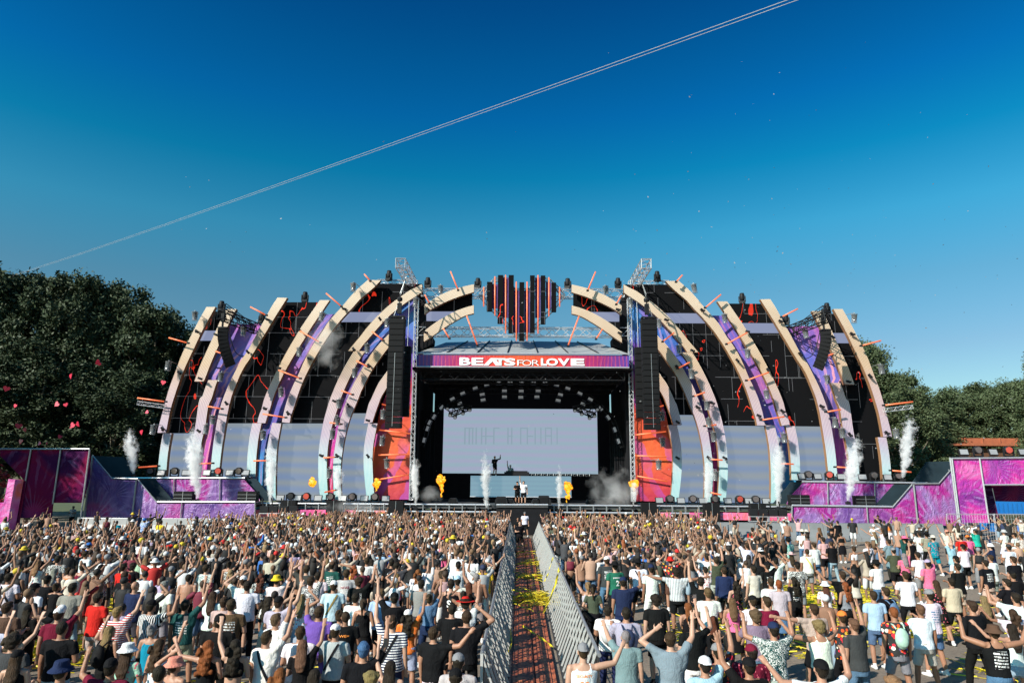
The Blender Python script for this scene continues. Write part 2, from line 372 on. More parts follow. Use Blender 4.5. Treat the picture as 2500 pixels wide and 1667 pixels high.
    M['brownwall'] = plain('brown_corrugated_wall', (.10, .045, .022), .75, 0, .35, 1)
    M['blue'] = plain('blue_container_paint', (.01, .14, .42), .45, 0, .15, 1)
    M['bark'] = plain('tree_bark', (.13, .11, .08), .9, 0, .5, 3, bmp=.5)
mk()
def shelluv(me, uvs):
    l = me.uv_layers.new(name='UVMap')
    for i, lp in enumerate(me.loops): l.data[i].uv = uvs[lp.vertex_index]

# ================================================================== SETTING
def sheet(name, x0, x1, y0, y1, z, mat):
    m = MB(); m.add([(x0, y0, z), (x1, y0, z), (x1, y1, z), (x0, y1, z)], [(0, 1, 2, 3)]); return tag(m.build(name, mat), kind='structure')
sheet('ground', -900, 900, -200, 1500, 0, M['grass'])
sheet('festival_yard', -120, 120, -60, 84, .004, M['ground'])

# ---------------------------------------------------------------- trees
def leafmat(name, c1, c2):
    m, t, b = newmat(name); p = pos(t)
    oi = t.nodes.new('ShaderNodeObjectInfo')
    c = mixc(t, noise(t, p, 1.3, 3), c1, c2)
    t.links.new(c, b.inputs['Base Color']); b.inputs['Roughness'].default_value = .6
    b.inputs['Specular IOR Level'].default_value = .22
    return m
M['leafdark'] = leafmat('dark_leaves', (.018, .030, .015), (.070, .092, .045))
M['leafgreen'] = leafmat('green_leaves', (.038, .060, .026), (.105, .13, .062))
M['leafpink'] = leafmat('pink_red_leaves', (.45, .03, .08), (.62, .10, .06))
def crown_mesh(seed, clumps, R, H0, H1, n, leaf, squash=1.0, gap=.5):
    """leaves in clumps spread through an uneven crown; R radius, H0..H1 height range"""
    rng = np.random.RandomState(seed)
    cz = rng.uniform(0, 1, clumps) ** .9
    prof = np.sqrt(np.clip(1 - (np.abs(cz - .42) / .62) ** 2.2, .04, 1))
    ang = rng.uniform(0, 2 * np.pi, clumps); rr = R * prof * np.sqrt(rng.uniform(.12, 1, clumps))
    C = np.stack([rr * np.cos(ang), rr * np.sin(ang) * squash, H0 + (H1 - H0) * cz], 1)
    cr = rng.uniform(.06, .19, clumps) * R * 1.2
    k = rng.randint(0, clumps, n)
    d = rng.normal(size=(n, 3)); d /= np.linalg.norm(d, axis=1)[:, None]
    P = C[k] + d * (cr[k] * np.minimum(np.abs(rng.normal(0, .75, n)) ** .6, 1.25))[:, None] * np.array([1, 1, 1.15])
    a = rng.normal(size=(n, 3)) + np.array([0, 0, .5]); a /= np.linalg.norm(a, axis=1)[:, None]
    b = np.cross(a, rng.normal(size=(n, 3))); b /= np.linalg.norm(b, axis=1)[:, None]; c = np.cross(a, b)
    s = (leaf * rng.uniform(.6, 1.3, n))[:, None]
    V = np.stack([P - b * s, P - c * s * .55, P + b * s, P + c * s * .55], 1).reshape(-1, 3)
    return V, np.arange(4 * n).reshape(n, 4), C
def np_mesh(name, V, F, mat):
    me = bpy.data.meshes.new(name); me.vertices.add(len(V)); me.vertices.foreach_set('co', V.astype(np.float32).ravel())
    me.loops.add(F.size); me.loops.foreach_set('vertex_index', F.ravel().astype(np.int32))
    me.polygons.add(len(F)); me.polygons.foreach_set('loop_start', (np.arange(len(F)) * F.shape[1]).astype(np.int32))
    me.polygons.foreach_set('loop_total', np.full(len(F), F.shape[1], np.int32))
    me.update(calc_edges=True)
    if mat: me.materials.append(mat)
    return me
def make_tree(seed, R, H, leaf, n, mat, clumps=60, h0=.22):
    V, F, C = crown_mesh(seed, clumps, R, H * h0, H * .96, n, leaf)
    me = np_mesh('crown', V, F, mat)
    rng = random.Random(seed); tr = MB(); r0 = .022 * H
    pts = [Vector((0, 0, 0))]
    for k in range(1, 8): pts.append(Vector((rng.uniform(-.25, .25), rng.uniform(-.25, .25), H * .86 * k / 7)))
    for k in range(7): tr.tube(pts[k], pts[k + 1], r0 * (1 - k / 8), 8, 0, r0 * (1 - (k + 1) / 8), cap=False)
    for c in C[rng.sample(range(len(C)), min(26, len(C)))]:
        c = Vector(c); zb = max(H * .12, c.z - rng.uniform(.12, .3) * H); k = min(6, int(zb / (H * .86) * 7)); a = pts[k].lerp(pts[k + 1], .5)
        mid = a.lerp(c, .5) + Vector((0, 0, -.04 * H))
        tr.tube(a, mid, r0 * .32, 5, 0, r0 * .2, cap=False); tr.tube(mid, c, r0 * .2, 5, 0, r0 * .05, cap=False)
    return me, tr
_tree = {}
def tree(name, x, y, H, R, kind, label, seed, rz=0.0, group='trees behind the festival ground'):
    key = (kind, seed)
    if key not in _tree:
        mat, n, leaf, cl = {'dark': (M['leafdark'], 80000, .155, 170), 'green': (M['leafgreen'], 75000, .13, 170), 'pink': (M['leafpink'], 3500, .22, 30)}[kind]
        me, tr = make_tree(seed, 5.0, 20.0, leaf, n, mat, cl)
        _tree[key] = (me, tr.build('trunk', M['bark']))
        root = empty(name); tr_o = _tree[key][1]; _tree[key] = (me, tr_o.data); tr_o.parent = root
    else:
        root = empty(name); tr_o = bpy.data.objects.new('trunk', _tree[key][1]); COL.objects.link(tr_o); tr_o.parent = root
    cr = bpy.data.objects.new('crown', _tree[key][0]); COL.objects.link(cr); cr.parent = root
    root.location = (x, y, 0); root.scale = (R / 5.0, R / 5.0, H / 20.0); root.rotation_euler = (0, 0, rz)
    return tag(root, label, 'tree', group)
def tree_px(px_, pytop, Y, R, kind, label, seed, rz=0):
    p = W(px_, pytop, Y); return tree('broadleaf_tree', p.x, Y, p.z, R, kind, label, seed, rz)
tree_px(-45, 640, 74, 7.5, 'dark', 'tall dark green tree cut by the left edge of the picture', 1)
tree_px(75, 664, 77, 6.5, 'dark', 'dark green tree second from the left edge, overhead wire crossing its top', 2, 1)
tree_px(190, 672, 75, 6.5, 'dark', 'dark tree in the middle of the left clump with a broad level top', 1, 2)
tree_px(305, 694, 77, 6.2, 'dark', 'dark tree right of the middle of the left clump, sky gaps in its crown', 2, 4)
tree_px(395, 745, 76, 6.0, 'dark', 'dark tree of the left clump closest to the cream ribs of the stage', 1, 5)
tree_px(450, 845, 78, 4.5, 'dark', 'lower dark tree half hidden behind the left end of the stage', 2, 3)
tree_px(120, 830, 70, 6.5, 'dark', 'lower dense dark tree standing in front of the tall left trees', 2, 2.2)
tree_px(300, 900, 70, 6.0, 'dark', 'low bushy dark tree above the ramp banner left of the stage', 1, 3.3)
tree_px(2085, 822, 76, 5.2, 'green', 'tall green tree rising right behind the right end of the stage', 3)
tree_px(2168, 905, 74, 5.0, 'green', 'green tree sloping down beside the right end of the stage', 4, 1)
tree_px(2262, 950, 92, 6.0, 'green', 'green tree behind the brown roof, nearest to the stage', 3, 2)
tree_px(2352, 938, 96, 6.5, 'green', 'green tree with pale trunk behind the middle of the brown roof', 4, 3)
tree_px(2420, 945, 90, 5.5, 'green', 'bushy green tree second from the right edge behind the brown roof', 3, 4)
tree_px(2478, 925, 88, 5.5, 'green', 'taller green tree at the right edge behind the brown roof', 4, 5)
tree_px(2570, 840, 70, 4.2, 'green', 'near tree at the right edge showing only one leafy branch tip', 3, 1.4)
tree_px(2215, 1000, 84, 6.0, 'green', 'low dark green tree in the shade beside the brown building', 4, 2.6)
# pink shrub behind the left board
p = G(8, 1300, 0)
tree('red_leaved_shrub', W(12, 1150, 60).x - 2, 60, W(12, 1140, 60).z + .6, 3.0, 'pink', 'shrub with pink and red leaves behind the left side tower', 9, group=None)
# trees outside the frame on the sun side: their shadow lies on the left banner
for i, (x, y, h, r) in enumerate([(-51, 44, 21, 6), (-57, 46, 22, 6), (-54, 40, 20, 5)]):
    tree('broadleaf_tree', x, y, h, r, 'dark', 'dark tree out of view to the left, ' + ['nearest the banner wall', 'behind the others', 'closest to the crowd'][i], 1 + i % 2, i)
# ================================================================== STAGE
YR, YB, YP = 58.3, 58.8, 59.2      # rib fronts, rib backs, panel plane
RIBS = {}
def zpts(z, pts): return [(z,) + p for p in pts]
# left-side rib outlines (left edge, right edge)
RB = [
 ('outermost', [
  (zpts('1', [(800,585),(740,690),(690,785),(650,865),(610,945),(560,1050),(500,1210),(440,1370),(385,1568)]) + zpts('2', [(340,560),(330,612)]),
   zpts('1', [(885,585),(820,700),(750,830),(680,980),(600,1150),(540,1300),(490,1450),(455,1568)]) + zpts('2', [(425,540),(412,612)])),
  (zpts('2', [(383,617),(360,740),(345,850),(328,1030)]), zpts('2', [(463,617),(440,740),(425,850),(410,1030)]))]),
 ('second', [
  (zpts('1', [(990,605),(950,680),(900,790),(860,880),(800,1010),(750,1120),(715,1210),(683,1297)]),
   zpts('1', [(1085,605),(1040,690),(992,790),(950,880),(890,1010),(843,1120),(808,1210),(775,1297)])),
  (zpts('1', [(818,1283),(790,1350),(760,1440)]) + zpts('2', [(730,392-90),(695,530),(675,640),(655,760),(640,870),(628,1030)]),
   zpts('1', [(905,1283),(880,1350),(850,1450)]) + zpts('2', [(815,392-30),(785,560),(762,650),(740,760),(725,870),(712,1030)]))]),
 ('third', [
  (zpts('1', [(1480,495),(1430,570),(1370,680),(1310,790),(1250,900),(1190,1010),(1140,1080),(1100,1150),(1060,1230),(1020,1310)]) + zpts('2', [(960,280),(930,370),(905,480),(885,590),(865,720),(850,850),(836,1030)]),
   zpts('1', [(1572,498),(1520,580),(1450,690),(1390,790),(1330,890),(1270,990),(1215,1080),(1160,1160),(1110,1260),(1075,1350)]) + zpts('2', [(1050,230),(1020,340),(1000,430),(985,520),(965,640),(945,770),(930,900),(916,1030)]))]),
 ('fourth', [
  (zpts('1', [(1885,520),(1830,600),(1760,700),(1700,790),(1640,890),(1570,1010),(1500,1140),(1440,1260),(1390,1370),(1350,1470),(1325,1568)]) + zpts('2', [(1300,450),(1287,517)]),
   zpts('1', [(1978,520),(1910,620),(1850,710),(1790,800),(1730,900),(1660,1010),(1590,1130),(1530,1240),(1480,1350),(1440,1450),(1405,1568)]) + zpts('2', [(1378,470),(1363,520)])),
  (zpts('2', [(1240,520),(1215,640),(1200,750),(1190,860),(1183,1030)]), zpts('2', [(1325,520),(1300,640),(1285,750),(1275,860),(1268,1030)]))]),
 ('fifth', [
  (zpts('3', [(385,327),(300,400),(240,460),(180,530),(120,600),(60,665),(0,735)]) + zpts('1', [(1890,850),(1830,930),(1780,1010),(1730,1110),(1680,1230),(1640,1310),(1600,1400),(1570,1480),(1545,1568)]) + zpts('2', [(1532,450),(1520,517)]),
   zpts('3', [(508,330),(440,400),(370,460),(300,520),(240,590),(170,660),(100,740),(40,815)]) + zpts('1', [(1955,880),(1900,965),(1850,1050),(1800,1140),(1750,1240),(1710,1330),(1670,1440),(1640,1535)]) + zpts('2', [(1608,450),(1595,517)])),
  (zpts('2', [(1430,517),(1410,600),(1390,700),(1375,800),(1370,900),(1372,1050),(1382,1160),(1395,1250)]), zpts('2', [(1515,517),(1492,640),(1475,750),(1467,860),(1462,960),(1460,1100),(1462,1250)]))]),
 ('sixth', [
  (zpts('3', [(905,365),(860,390),(780,430),(680,500),(600,560),(520,630),(440,710),(370,790),(300,880),(240,950),(195,1005)]),
   zpts('3', [(900,445),(830,490),(740,550),(660,610),(590,670),(520,740),(450,820),(390,890),(330,960),(300,1005)])),
  (zpts('3', [(250,1007),(200,1090),(150,1180),(100,1280),(60,1370),(20,1470)]) + zpts('2', [(1950,392),(1920,500),(1900,600),(1880,720),(1870,850),(1868,960),(1873,1100),(1890,1250)]),
   zpts('3', [(358,1007),(300,1090),(250,1180),(200,1280),(160,1370),(120,1470)]) + zpts('2', [(2050,392),(2020,480),(1998,560),(1980,640),(1963,740),(1953,860),(1950,960),(1955,1100),(1965,1250)]))]),
 ('seventh', [
  (zpts('3', [(660,768),(600,830),(540,890),(480,955),(420,1030),(370,1110),(320,1190),(280,1260),(240,1330),(200,1430),(170,1500)]) + zpts('2', [(2110,392),(2080,480),(2057,580),(2040,680),(2022,800),(2012,900),(2012,1050),(2020,1250)]),
   zpts('3', [(660,880),(600,950),(550,1010),(500,1080),(450,1150),(400,1230),(360,1310),(320,1390),(290,1470)]) + zpts('2', [(2208,392),(2178,460),(2148,560),(2120,680),(2100,800),(2087,920),(2085,1060),(2090,1250)]))]),
 ('innermost', [
  (zpts('3', [(640,1110),(590,1170),(540,1240),(490,1310),(450,1390),(410,1480)]) + zpts('4', [(395,330),(370,420),(345,520)]),
   zpts('3', [(640,1235),(590,1310),(550,1380),(510,1450),(480,1530)]) + zpts('4', [(460,410),(440,470),(425,520)])),
  (zpts('4', [(390,523),(370,620),(350,730),(343,850),(345,960),(355,1080),(365,1170),(372,1250)]), zpts('4', [(475,523),(455,620),(435,730),(428,850),(430,960),(435,1080),(440,1150),(450,1250)]))]),
]
def wpts(lst, Y, side): return [Z(a, b, c, Y, side) for a, b, c in lst]
def strip_mesh(name, Lp, Rp, n, Yf, th, mats, parent, side, twist=False):
    """strip between two curves with front/back/side faces and a UV (u across, v metres along)"""
    L = resample(Lp, n); Rr = resample(Rp, n)
    V = []; uv = []; F = []; mi = []
    acc = 0
    for i in range(n):
        if i: acc += float(np.linalg.norm(L[i] - L[i - 1]))
        for p, u in ((L[i], 0), (Rr[i], 1)):
            V.append((p[0], Yf, p[2])); uv.append((u if not side else 1 - u, acc))
    o = len(V)
    for i in range(o): x, y, z = V[i]; V.append((x, Yf + th, z)); uv.append(uv[i])
    for i in range(n - 1):
        a, b, c, d = 2 * i, 2 * i + 1, 2 * i + 3, 2 * i + 2
        F += [(a, b, c, d), (o + d, o + c, o + b, o + a), (a, d, o + d, o + a), (b, o + b, o + c, c)]; mi += [0, 1, 1, 1]
    F += [(0, o, o + 1, 1), (2 * n - 2, 2 * n - 1, o + 2 * n - 1, o + 2 * n - 2)]; mi += [1, 1]
    m = MB(); m.v = V; m.f = F; m.m = mi
    ob = m.build(name, mats, parent); shelluv(ob.data, uv); return ob
def midl(rib, sec_idx=None):
    """centre line of a whole rib, as pixels of upper + lower section"""
    out = []
    for sec in RB[rib][1]:
        l, r = sec; n = 14
        a = resample([(*px(*q), 0) for q in l], n); b = resample([(*px(*q), 0) for q in r], n); out += [(a[i] + b[i]) / 2 for i in range(n)]
    return out
EDGE = {}
for side in (0, 1):
    for k, (nm, secs) in enumerate(RB):
        dy = .12 * (k % 2)
        lab = 'cream curved rib, %s from the %s end of the stage' % (ORD[k], SIDE[side])
        if k == 0: lab = 'outermost cream curved rib at the %s end of the stage' % SIDE[side]
        if k == 7: lab = 'short innermost cream rib beside the %s speaker tower' % SIDE[side]
        base = Z(*secs[-1][0][-1], YR, side)
        root = empty('curved_rib', base, 0, lab, 'stage rib', 'cream curved ribs of the stage')
        for j, (l, r) in enumerate(secs):
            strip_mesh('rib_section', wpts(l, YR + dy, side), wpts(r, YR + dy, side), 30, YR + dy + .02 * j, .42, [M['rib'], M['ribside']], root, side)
    # inner arcs over the canopy
    for k, (t_, b_) in enumerate([([(925,565),(1010,510),(1100,460),(1200,420),(1300,390),(1400,368)], [(925,655),(1000,600),(1090,555),(1180,515),(1290,475),(1400,442)]),
                                  ([(918,820),(1000,755),(1100,690),(1200,635),(1300,595),(1398,567)], [(920,915),(990,870),(1060,820),(1150,760),(1250,700),(1320,665),(1398,645)])]):
        o = strip_mesh('roof_arc', wpts(zpts('3', t_), YR, side), wpts(zpts('3', b_), YR, side), 22, YR + .05 * k, .42, [M['rib'], M['ribside']], None, side)
        tag(o, '%s short cream arc %s of the heart above the stage roof' % (['upper', 'lower'][k], SIDE[side]), 'stage arc', 'short cream arcs above the roof')

# ---- panels behind the ribs
def panel_poly(za, zb, xa, xb, ya, yb, n=16):
    """polygon between centre lines of ribs xa and xb, from pixel row ya to yb"""
    A = [p for p in midl(xa)]; B = [p for p in midl(xb)]
    def at(c, y):
        c = sorted(c, key=lambda q: q[1]); return float(np.interp(y, [q[1] for q in c], [q[0] for q in c]))
    ys = np.linspace(ya, yb, n)
    return [(at(A, y), y) for y in ys], [(at(B, y), y) for y in ys]
def region(name, ra, rb, y0, y1, Y, th, mat, parent, side, x0=None, x1=None, zgap=0):
    L, R2 = panel_poly(0, 0, ra, rb, y0, y1)
    if x0 is not None: L = [(max(x, x0), y) for x, y in L]
    if x1 is not None: R2 = [(min(x, x1), y) for x, y in R2]
    f = lambda l: [Z('P', x, y, Y, side) for x, y in l]
    return strip_mesh(name, f(L), f(R2), 16, Y, th, [mat, M['blackmetal']], parent, side)
zy = lambda z, y: px(z, 0, y)[1]
for side in (0, 1):
    sd = SIDE[side]
    def wall(lab, loc): return empty('led_wall', Z('P', *loc, YP, side), 0, lab, 'led wall', 'black led walls between the ribs')
    # outer wall between rib 1 and rib 2
    r = wall('narrow black led wall between the two outermost ribs on the %s' % sd, (420, 1160))
    region('dark_screen', 0, 1, zy('1', 628), zy('1', 808), YP, .3, M['led'], r, side)
    region('grey_screen_band', 0, 1, zy('1', 812), zy('1', 908), YP, .3, M['band'], r, side)
    if side == 0:
        region('dark_screen', 0, 1, zy('1', 912), zy('2', 613), YP, .3, M['led'], r, side)
        region('pale_screen', 0, 1, zy('2', 617), zy('2', 1035), YP + .03, .3, M['pale'], r, side)
    else:
        region('dark_screen', 0, 1, zy('1', 912), zy('2', 1035), YP, .3, M['led'], r, side)
    # wall between rib 3 and 4
    r = wall('tall black led wall between the third and fourth ribs on the %s' % sd, (590, 1160))
    if side == 0:
        region('dark_screen', 2, 3, zy('1', 540), zy('2', 518), YP, .3, M['led'], r, side)
    else:
        region('dark_screen', 2, 3, zy('1', 540), zy('1', 722), YP, .3, M['led'], r, side)
        region('grey_screen_band', 2, 3, zy('1', 724), zy('1', 818), YP, .3, M['band'], r, side)
        region('dark_screen', 2, 3, zy('1', 820), zy('2', 518), YP, .3, M['led'], r, side)
    region('pale_screen', 2, 3, zy('2', 522), zy('2', 1035), YP + .03, .3, M['pale'], r, side)
    # wall between 5 and 6
    r = wall('wide black led wall between the fifth and sixth ribs on the %s' % sd, (720, 1215))
    region('dark_screen', 4, 5, zy('3', 365), zy('3', 632), YP, .3, M['led'], r, side)
    region('grey_screen_band', 4, 5, zy('3', 635), zy('3', 730), YP, .3, M['band'], r, side)
    region('dark_screen', 4, 5, zy('3', 733), zy('2', 520), YP, .3, M['led'], r, side)
    region('pale_screen', 4, 5, zy('2', 523), zy('2', 1255), YP + .03, .3, M['pale'], r, side)
    # wall between 7 and 8
    r = wall('led wall between the seventh rib and the innermost rib on the %s' % sd, (850, 1215))
    region('dark_screen', 6, 7, zy('3', 900), zy('4', 424), YP, .3, M['led'], r, side, x1=945)
    region('pale_screen', 6, 7, zy('4', 426), zy('4', 1255), YP + .03, .3, M['pale'], r, side)
    # small wall above the canopy
    r = wall('small black led wall between the short arcs on the %s of the heart' % sd, (1040, 830))
    def pz(l): return [Z('3', x, y, YP, side) for x, y in l]
    m = MB(); m.prism(pz([(940,650),(1000,600),(1090,555),(1180,515),(1290,475),(1383,455),(1383,580),(1300,600),(1250,626),(945,626)]), .3); m.build('dark_screen', M['led'], r)
    m = MB(); m.prism(pz([(945,629),(1245,629),(1100,700),(1062,717),(945,717)]), .3); m.build('grey_screen_band', M['band'], r)
    m = MB(); m.prism(pz([(938,720),(1060,720),(1000,770),(938,822)]), .3); m.build('dark_screen', M['led'], r)
    # fabric strips
    for (a, b, y0, y1, mt, lab) in [(1, 2, zy('1', 750), zy('2', 1035), M['fabA'], 'violet striped fabric strip between the second and third ribs on the %s'),
                                    (3, 4, zy('1', 655), zy('2', 1255), M['fabB'], 'blue violet fabric strip between the fourth and fifth ribs on the %s')]:
        o = region('fabric_strip', a, b, y0, y1, YP + .5, .1, mt, None, side); tag(o, lab % sd, 'fabric strip', 'printed fabric strips between the ribs')
    # strip 6-7 continues to the top corner
    Lp = midl(5); L = [(q[0], q[1]) for q in sorted(Lp, key=lambda q: q[1]) if q[1] > zy('3', 470)]
    Rp = sorted(midl(6), key=lambda q: q[1]); Rr = [(px('3', 850, 0)[0], zy('3', 505)), (px('3', 850, 0)[0], zy('3', 560)), (px('3', 720, 0)[0], zy('3', 750))] + [(q[0], q[1]) for q in Rp if q[1] > zy('3', 850)]
    L.append((L[-1][0], zy('2', 1255))); Rr.append((Rr[-1][0], zy('2', 1255)))
    o = strip_mesh('fabric_strip', [Z('P', *q, YP + .5, side) for q in L], [Z('P', *q, YP + .5, side) for q in Rr], 40, YP + .5, .1, [M['fabC'], M['blackmetal']], None, side)
    tag(o, 'blue to magenta fabric strip between the sixth and seventh ribs on the %s' % sd, 'fabric strip', 'printed fabric strips between the ribs')
    # tower fabric beside the opening
    poly = zpts('3', [(640,700),(720,610),(850,503),(843,800),(838,1050),(822,1300),(805,1568)]) + zpts('4', [(795,600),(785,900),(775,1250),(440,1250),(430,1080),(428,850),(436,730),(460,600),(500,400),(560,250),(640,150)])
    pp = [Z(*q, YP + .25, side) for q in poly]
    m = MB(); m.prism(pp, .12); o = m.build('tower_fabric', M['tower'])
    cx, cz = pp[0].x, 2.3
    shelluv(o.data, [((v.co.z) * .12, abs(v.co.x - X0) * .5) for v in o.data.vertices])
    tag(o, 'orange, red and blue printed fabric beside the stage opening on the %s' % sd, 'printed fabric', 'tall printed fabrics beside the opening')
    # black returns behind the corner + scaffold mast
    r = empty('scaffold_mast', Z('4', 795, 1255, YP, side), 0, 'thin scaffold mast at the %s edge of the stage opening' % sd, 'scaffold mast', 'scaffold masts of the stage opening')
    m = MB(); m.truss(Z('4', 800, 1255, YP - .25, side), Z('3', 853, 500, YP - .25, side), .32, .03, 46); m.build('truss_column', M['alu'], r)
    m = MB(); m.prism([Z('3', *q, YP + .6, side) for q in [(850,500),(905,430),(935,560),(940,800),(1010,880),(1005,930),(845,1040)]], 1.5)
    tag(m.build('black_drape', M['black']), 'wrinkled black drape on the roof corner, %s of the canopy' % sd, 'drape', 'black drapes on the roof corners')
    # backing structure closing the stage from behind
    m = MB(); m.box((X0 + (-1, 1)[side] * 19.3, YP + 2.2, 8.0), (20, .3, 11.4)); m.box((X0 + (-1, 1)[side] * 14.5, YP + 2.2, 15.5), (9, .3, 3.2))
    tag(m.build('backing_wall', M['black']), 'black backing wall behind the %s half of the stage front' % sd, 'backing wall')

# ---- canopy and header
YC = 57.2
cz0 = Z('3', 1500, 1045, YC)
root = empty('stage_canopy', (X0, YC, 0), 0, 'grey membrane roof over the stage opening with a printed header', 'stage roof')
hl = Z('3', 850, 1040, YC); hl2 = Z('3', 850, 1152, YC)
hr, hr2 = mir(hl), mir(hl2)
m = MB(); m.prism([hl, hr, hr2, hl2], .12); hdr = m.build('printed_header', M['header'], root)
# roof membrane: front eave -> back ridge, 6 bays with sagging cloth
def roofpt(u, v):     # u 0..1 across, v 0..1 back
    front = hl.lerp(hr, u); xb = hl.x + 1.8 + (hr.x - hl.x - 3.6) * u
    zb = Z('3', 1400, 925, 63.5).z + .15 * math.sin(math.pi * u)
    fz = front.z + .12; z = fz + (zb - fz) * v
    z -= .10 * abs(math.sin(u * 7 * math.pi)) * math.sin(v * math.pi)
    return Vector((front.x + (xb - front.x) * v, YC + (63.5 - YC) * v, z))
m = MB(); nu, nv = 56, 8; vs = [roofpt(i / nu, j / nv) for j in range(nv + 1) for i in range(nu + 1)]
fs = [(j * (nu + 1) + i, j * (nu + 1) + i + 1, (j + 1) * (nu + 1) + i + 1, (j + 1) * (nu + 1) + i) for j in range(nv) for i in range(nu)]
m.add(vs, fs); o = m.build('roof_membrane', M['roof'], root, True)
for k in range(1, 7):
    m = MB(); m.path([roofpt(k / 7, j / 6) + Vector((0, 0, .07)) for j in range(7)], .05, 6); m.build('roof_bow', M['blackmetal'], root)
m = MB(); m.tube(hl + Vector((0, -.08, .1)), hr + Vector((0, -.08, .1)), .06); m.tube(hl2 + Vector((0, -.08, -.06)), hr2 + Vector((0, -.08, -.06)), .07); m.build('header_rail', M['alu'], root)
m = MB(); m.truss(hl2 + Vector((.3, .9, -.7)), hr2 + Vector((-.3, .9, -.7)), .7, .05); m.build('ceiling_truss', M['blackmetal'], root)
for y in (60.5, 64, 67.5):
    m = MB(); m.truss((hl.x + .3, y, hl2.z - .7), (hr.x - .3, y, hl2.z - .7), .6, .05); m.build('ceiling_truss', M['blackmetal'], root)
# lettering on the header
def text_mesh(body, size, ext=.01, off=0., bold=0.):
    c = bpy.data.curves.new('lettering', 'FONT'); c.body = body; c.size = size; c.extrude = ext; c.offset = off; c.resolution_u = 3
    c.align_x = 'LEFT'
    o = bpy.data.objects.new('lettering', c); COL.objects.link(o)
    bpy.context.view_layer.update()
    me = bpy.data.meshes.new_from_object(o.evaluated_get(bpy.context.evaluated_depsgraph_get()))
    bpy.data.objects.remove(o); return me
def place_word(body, z, x0, y0, x1, y1, Y, off, mat, parent, name='lettering'):
    """word stretched to fill the rectangle between two points on plane Y"""
    me = text_mesh(body, 1.0, .02, off); co = np.empty(len(me.vertices) * 3); me.vertices.foreach_get('co', co); co = co.reshape(-1, 3)
    a = Z(z, x0, y0, Y); b = Z(z, x1, y1, Y); mn, mx = co.min(0), co.max(0)
    out = np.empty_like(co)
    out[:, 0] = a.x + (co[:, 0] - mn[0]) / (mx[0] - mn[0]) * (b.x - a.x)
    out[:, 2] = b.z + (co[:, 1] - mn[1]) / (mx[1] - mn[1]) * (a.z - b.z)
    out[:, 1] = Y - co[:, 2] * .5
    me.vertices.foreach_set('co', out.ravel()); me.materials.clear(); me.materials.append(mat)
    o = bpy.data.objects.new(name, me); COL.objects.link(o); o.parent = parent
    a_ = Vector((0, 0, 0)); q = parent
    while q: a_ = a_ + q.location; q = q.parent
    o.location = -a_; return o
YT = YC - .05
def wz(x): return px('3', x, 0)[0]
def word(body, xa, xb, ya, yb, off): place_word(body, 'P', wz(xa), zy('3', ya), wz(xb), zy('3', yb), YT, off, M['lettering'], hdr)
word('B', 1262, 1368, 1068, 1142, .035); word('E', 1378, 1490, 1070, 1142, .035)
m = MB(); m.prism([Z('3', x, y, YT) for x, y in [(1490,1144),(1560,1074),(1600,1074),(1652,1144),(1608,1144),(1578,1104),(1536,1144)]], .03); m.build('lettering', M['lettering'], hdr)
word('T', 1600, 1700, 1075, 1145, .04); word('S', 1690, 1797, 1075, 1146, .04)
word('F', 1815, 1870, 1092, 1146, -.012); word('O', 1862, 1950, 1092, 1147, -.012); word('R', 1956, 2025, 1092, 1146, -.012)
word('L', 2040, 2098, 1076, 1146, .045); word('O', 2092, 2204, 1076, 1147, .035); word('V', 2203, 2316, 1077, 1147, .04)
word('E', 2326, 2458, 1078, 1148, .045)
# ---- stage house (dark inside)
DZ = 2.2; XL = Z('4', 800, 1255, YP).x; XR = 2 * X0 - XL
root = empty('stage_house', (X0, 66, 0), 0, 'dark box of the stage with black walls and deep floor', 'stage house')
m = MB(); m.box((X0, 73.2, 8.5), (XR - XL, .3, 17)); m.build('back_wall', M['black'], root)
for s_ in (XL - .3, XR + .3):
    m = MB(); m.box((s_, 66.4, 8), (.3, 13.4, 13.4)); m.build('side_wall', M['black'], root)
m = MB(); m.box((X0, 65.3, hl2.z - .15), (XR - XL, 15.9, .2)); m.build('ceiling', M['black'], root)
# hanging black legs
for s_ in (-1, 1):
    for k, (dx, y) in enumerate([(9.5, 64.5), (9.3, 66.0)]):
        m = MB(); n = 9
        for i in range(n): m.box((X0 + s_ * (dx - .12 * i * .9), y + .1 * (i % 2), 6.4), (.12, .08, 8.4))
        m.build('side_curtain', M['black'], root)
# decks
M['deck'] = plain('grey_black_deck', (.06, .06, .062), .5, 0, .3, 2)
root = empty('main_stage_deck', (X0, 58, 0), 0, 'long dark stage deck with steel front pipes and black skirt', 'stage deck')
xa = Z('2', 1290, 1262, 57).x; xb = 2 * X0 - xa
m = MB(); m.box((X0, 65.2, DZ - .15), (xb - xa, 17, .3)); m.build('deck', M['deck'], root)
m = MB(); m.box((X0, 57.1, DZ / 2 - .2), (xb - xa, .2, DZ - .4)); m.build('skirt', M['black'], root)
m = MB(); m.tube((xa, 56.6, DZ + .02), (X0 - 2.6, 56.6, DZ + .02), .07); m.tube((X0 + 2.4, 56.6, DZ + .02), (xb, 56.6, DZ + .02), .07); m.build('front_pipe', M['alu'], root)
m = MB(); m.tube((xa, 56.2, DZ - .52), (xb, 56.2, DZ - .52), .07)
m.build('lower_pipe', M['alu'], root)
m = MB()
x = xa
while x < xb: m.box((x, 56.3, DZ - .25), (.07, .3, .6)); x += 1.05
m.build('bracket_row', M['steel'], root)['kind'] = 'stuff'
m = MB(); m.box((X0, 56.7, DZ - .62), (xb - xa, 1.0, .05)); m.build('front_ledge', M['deck'], root)
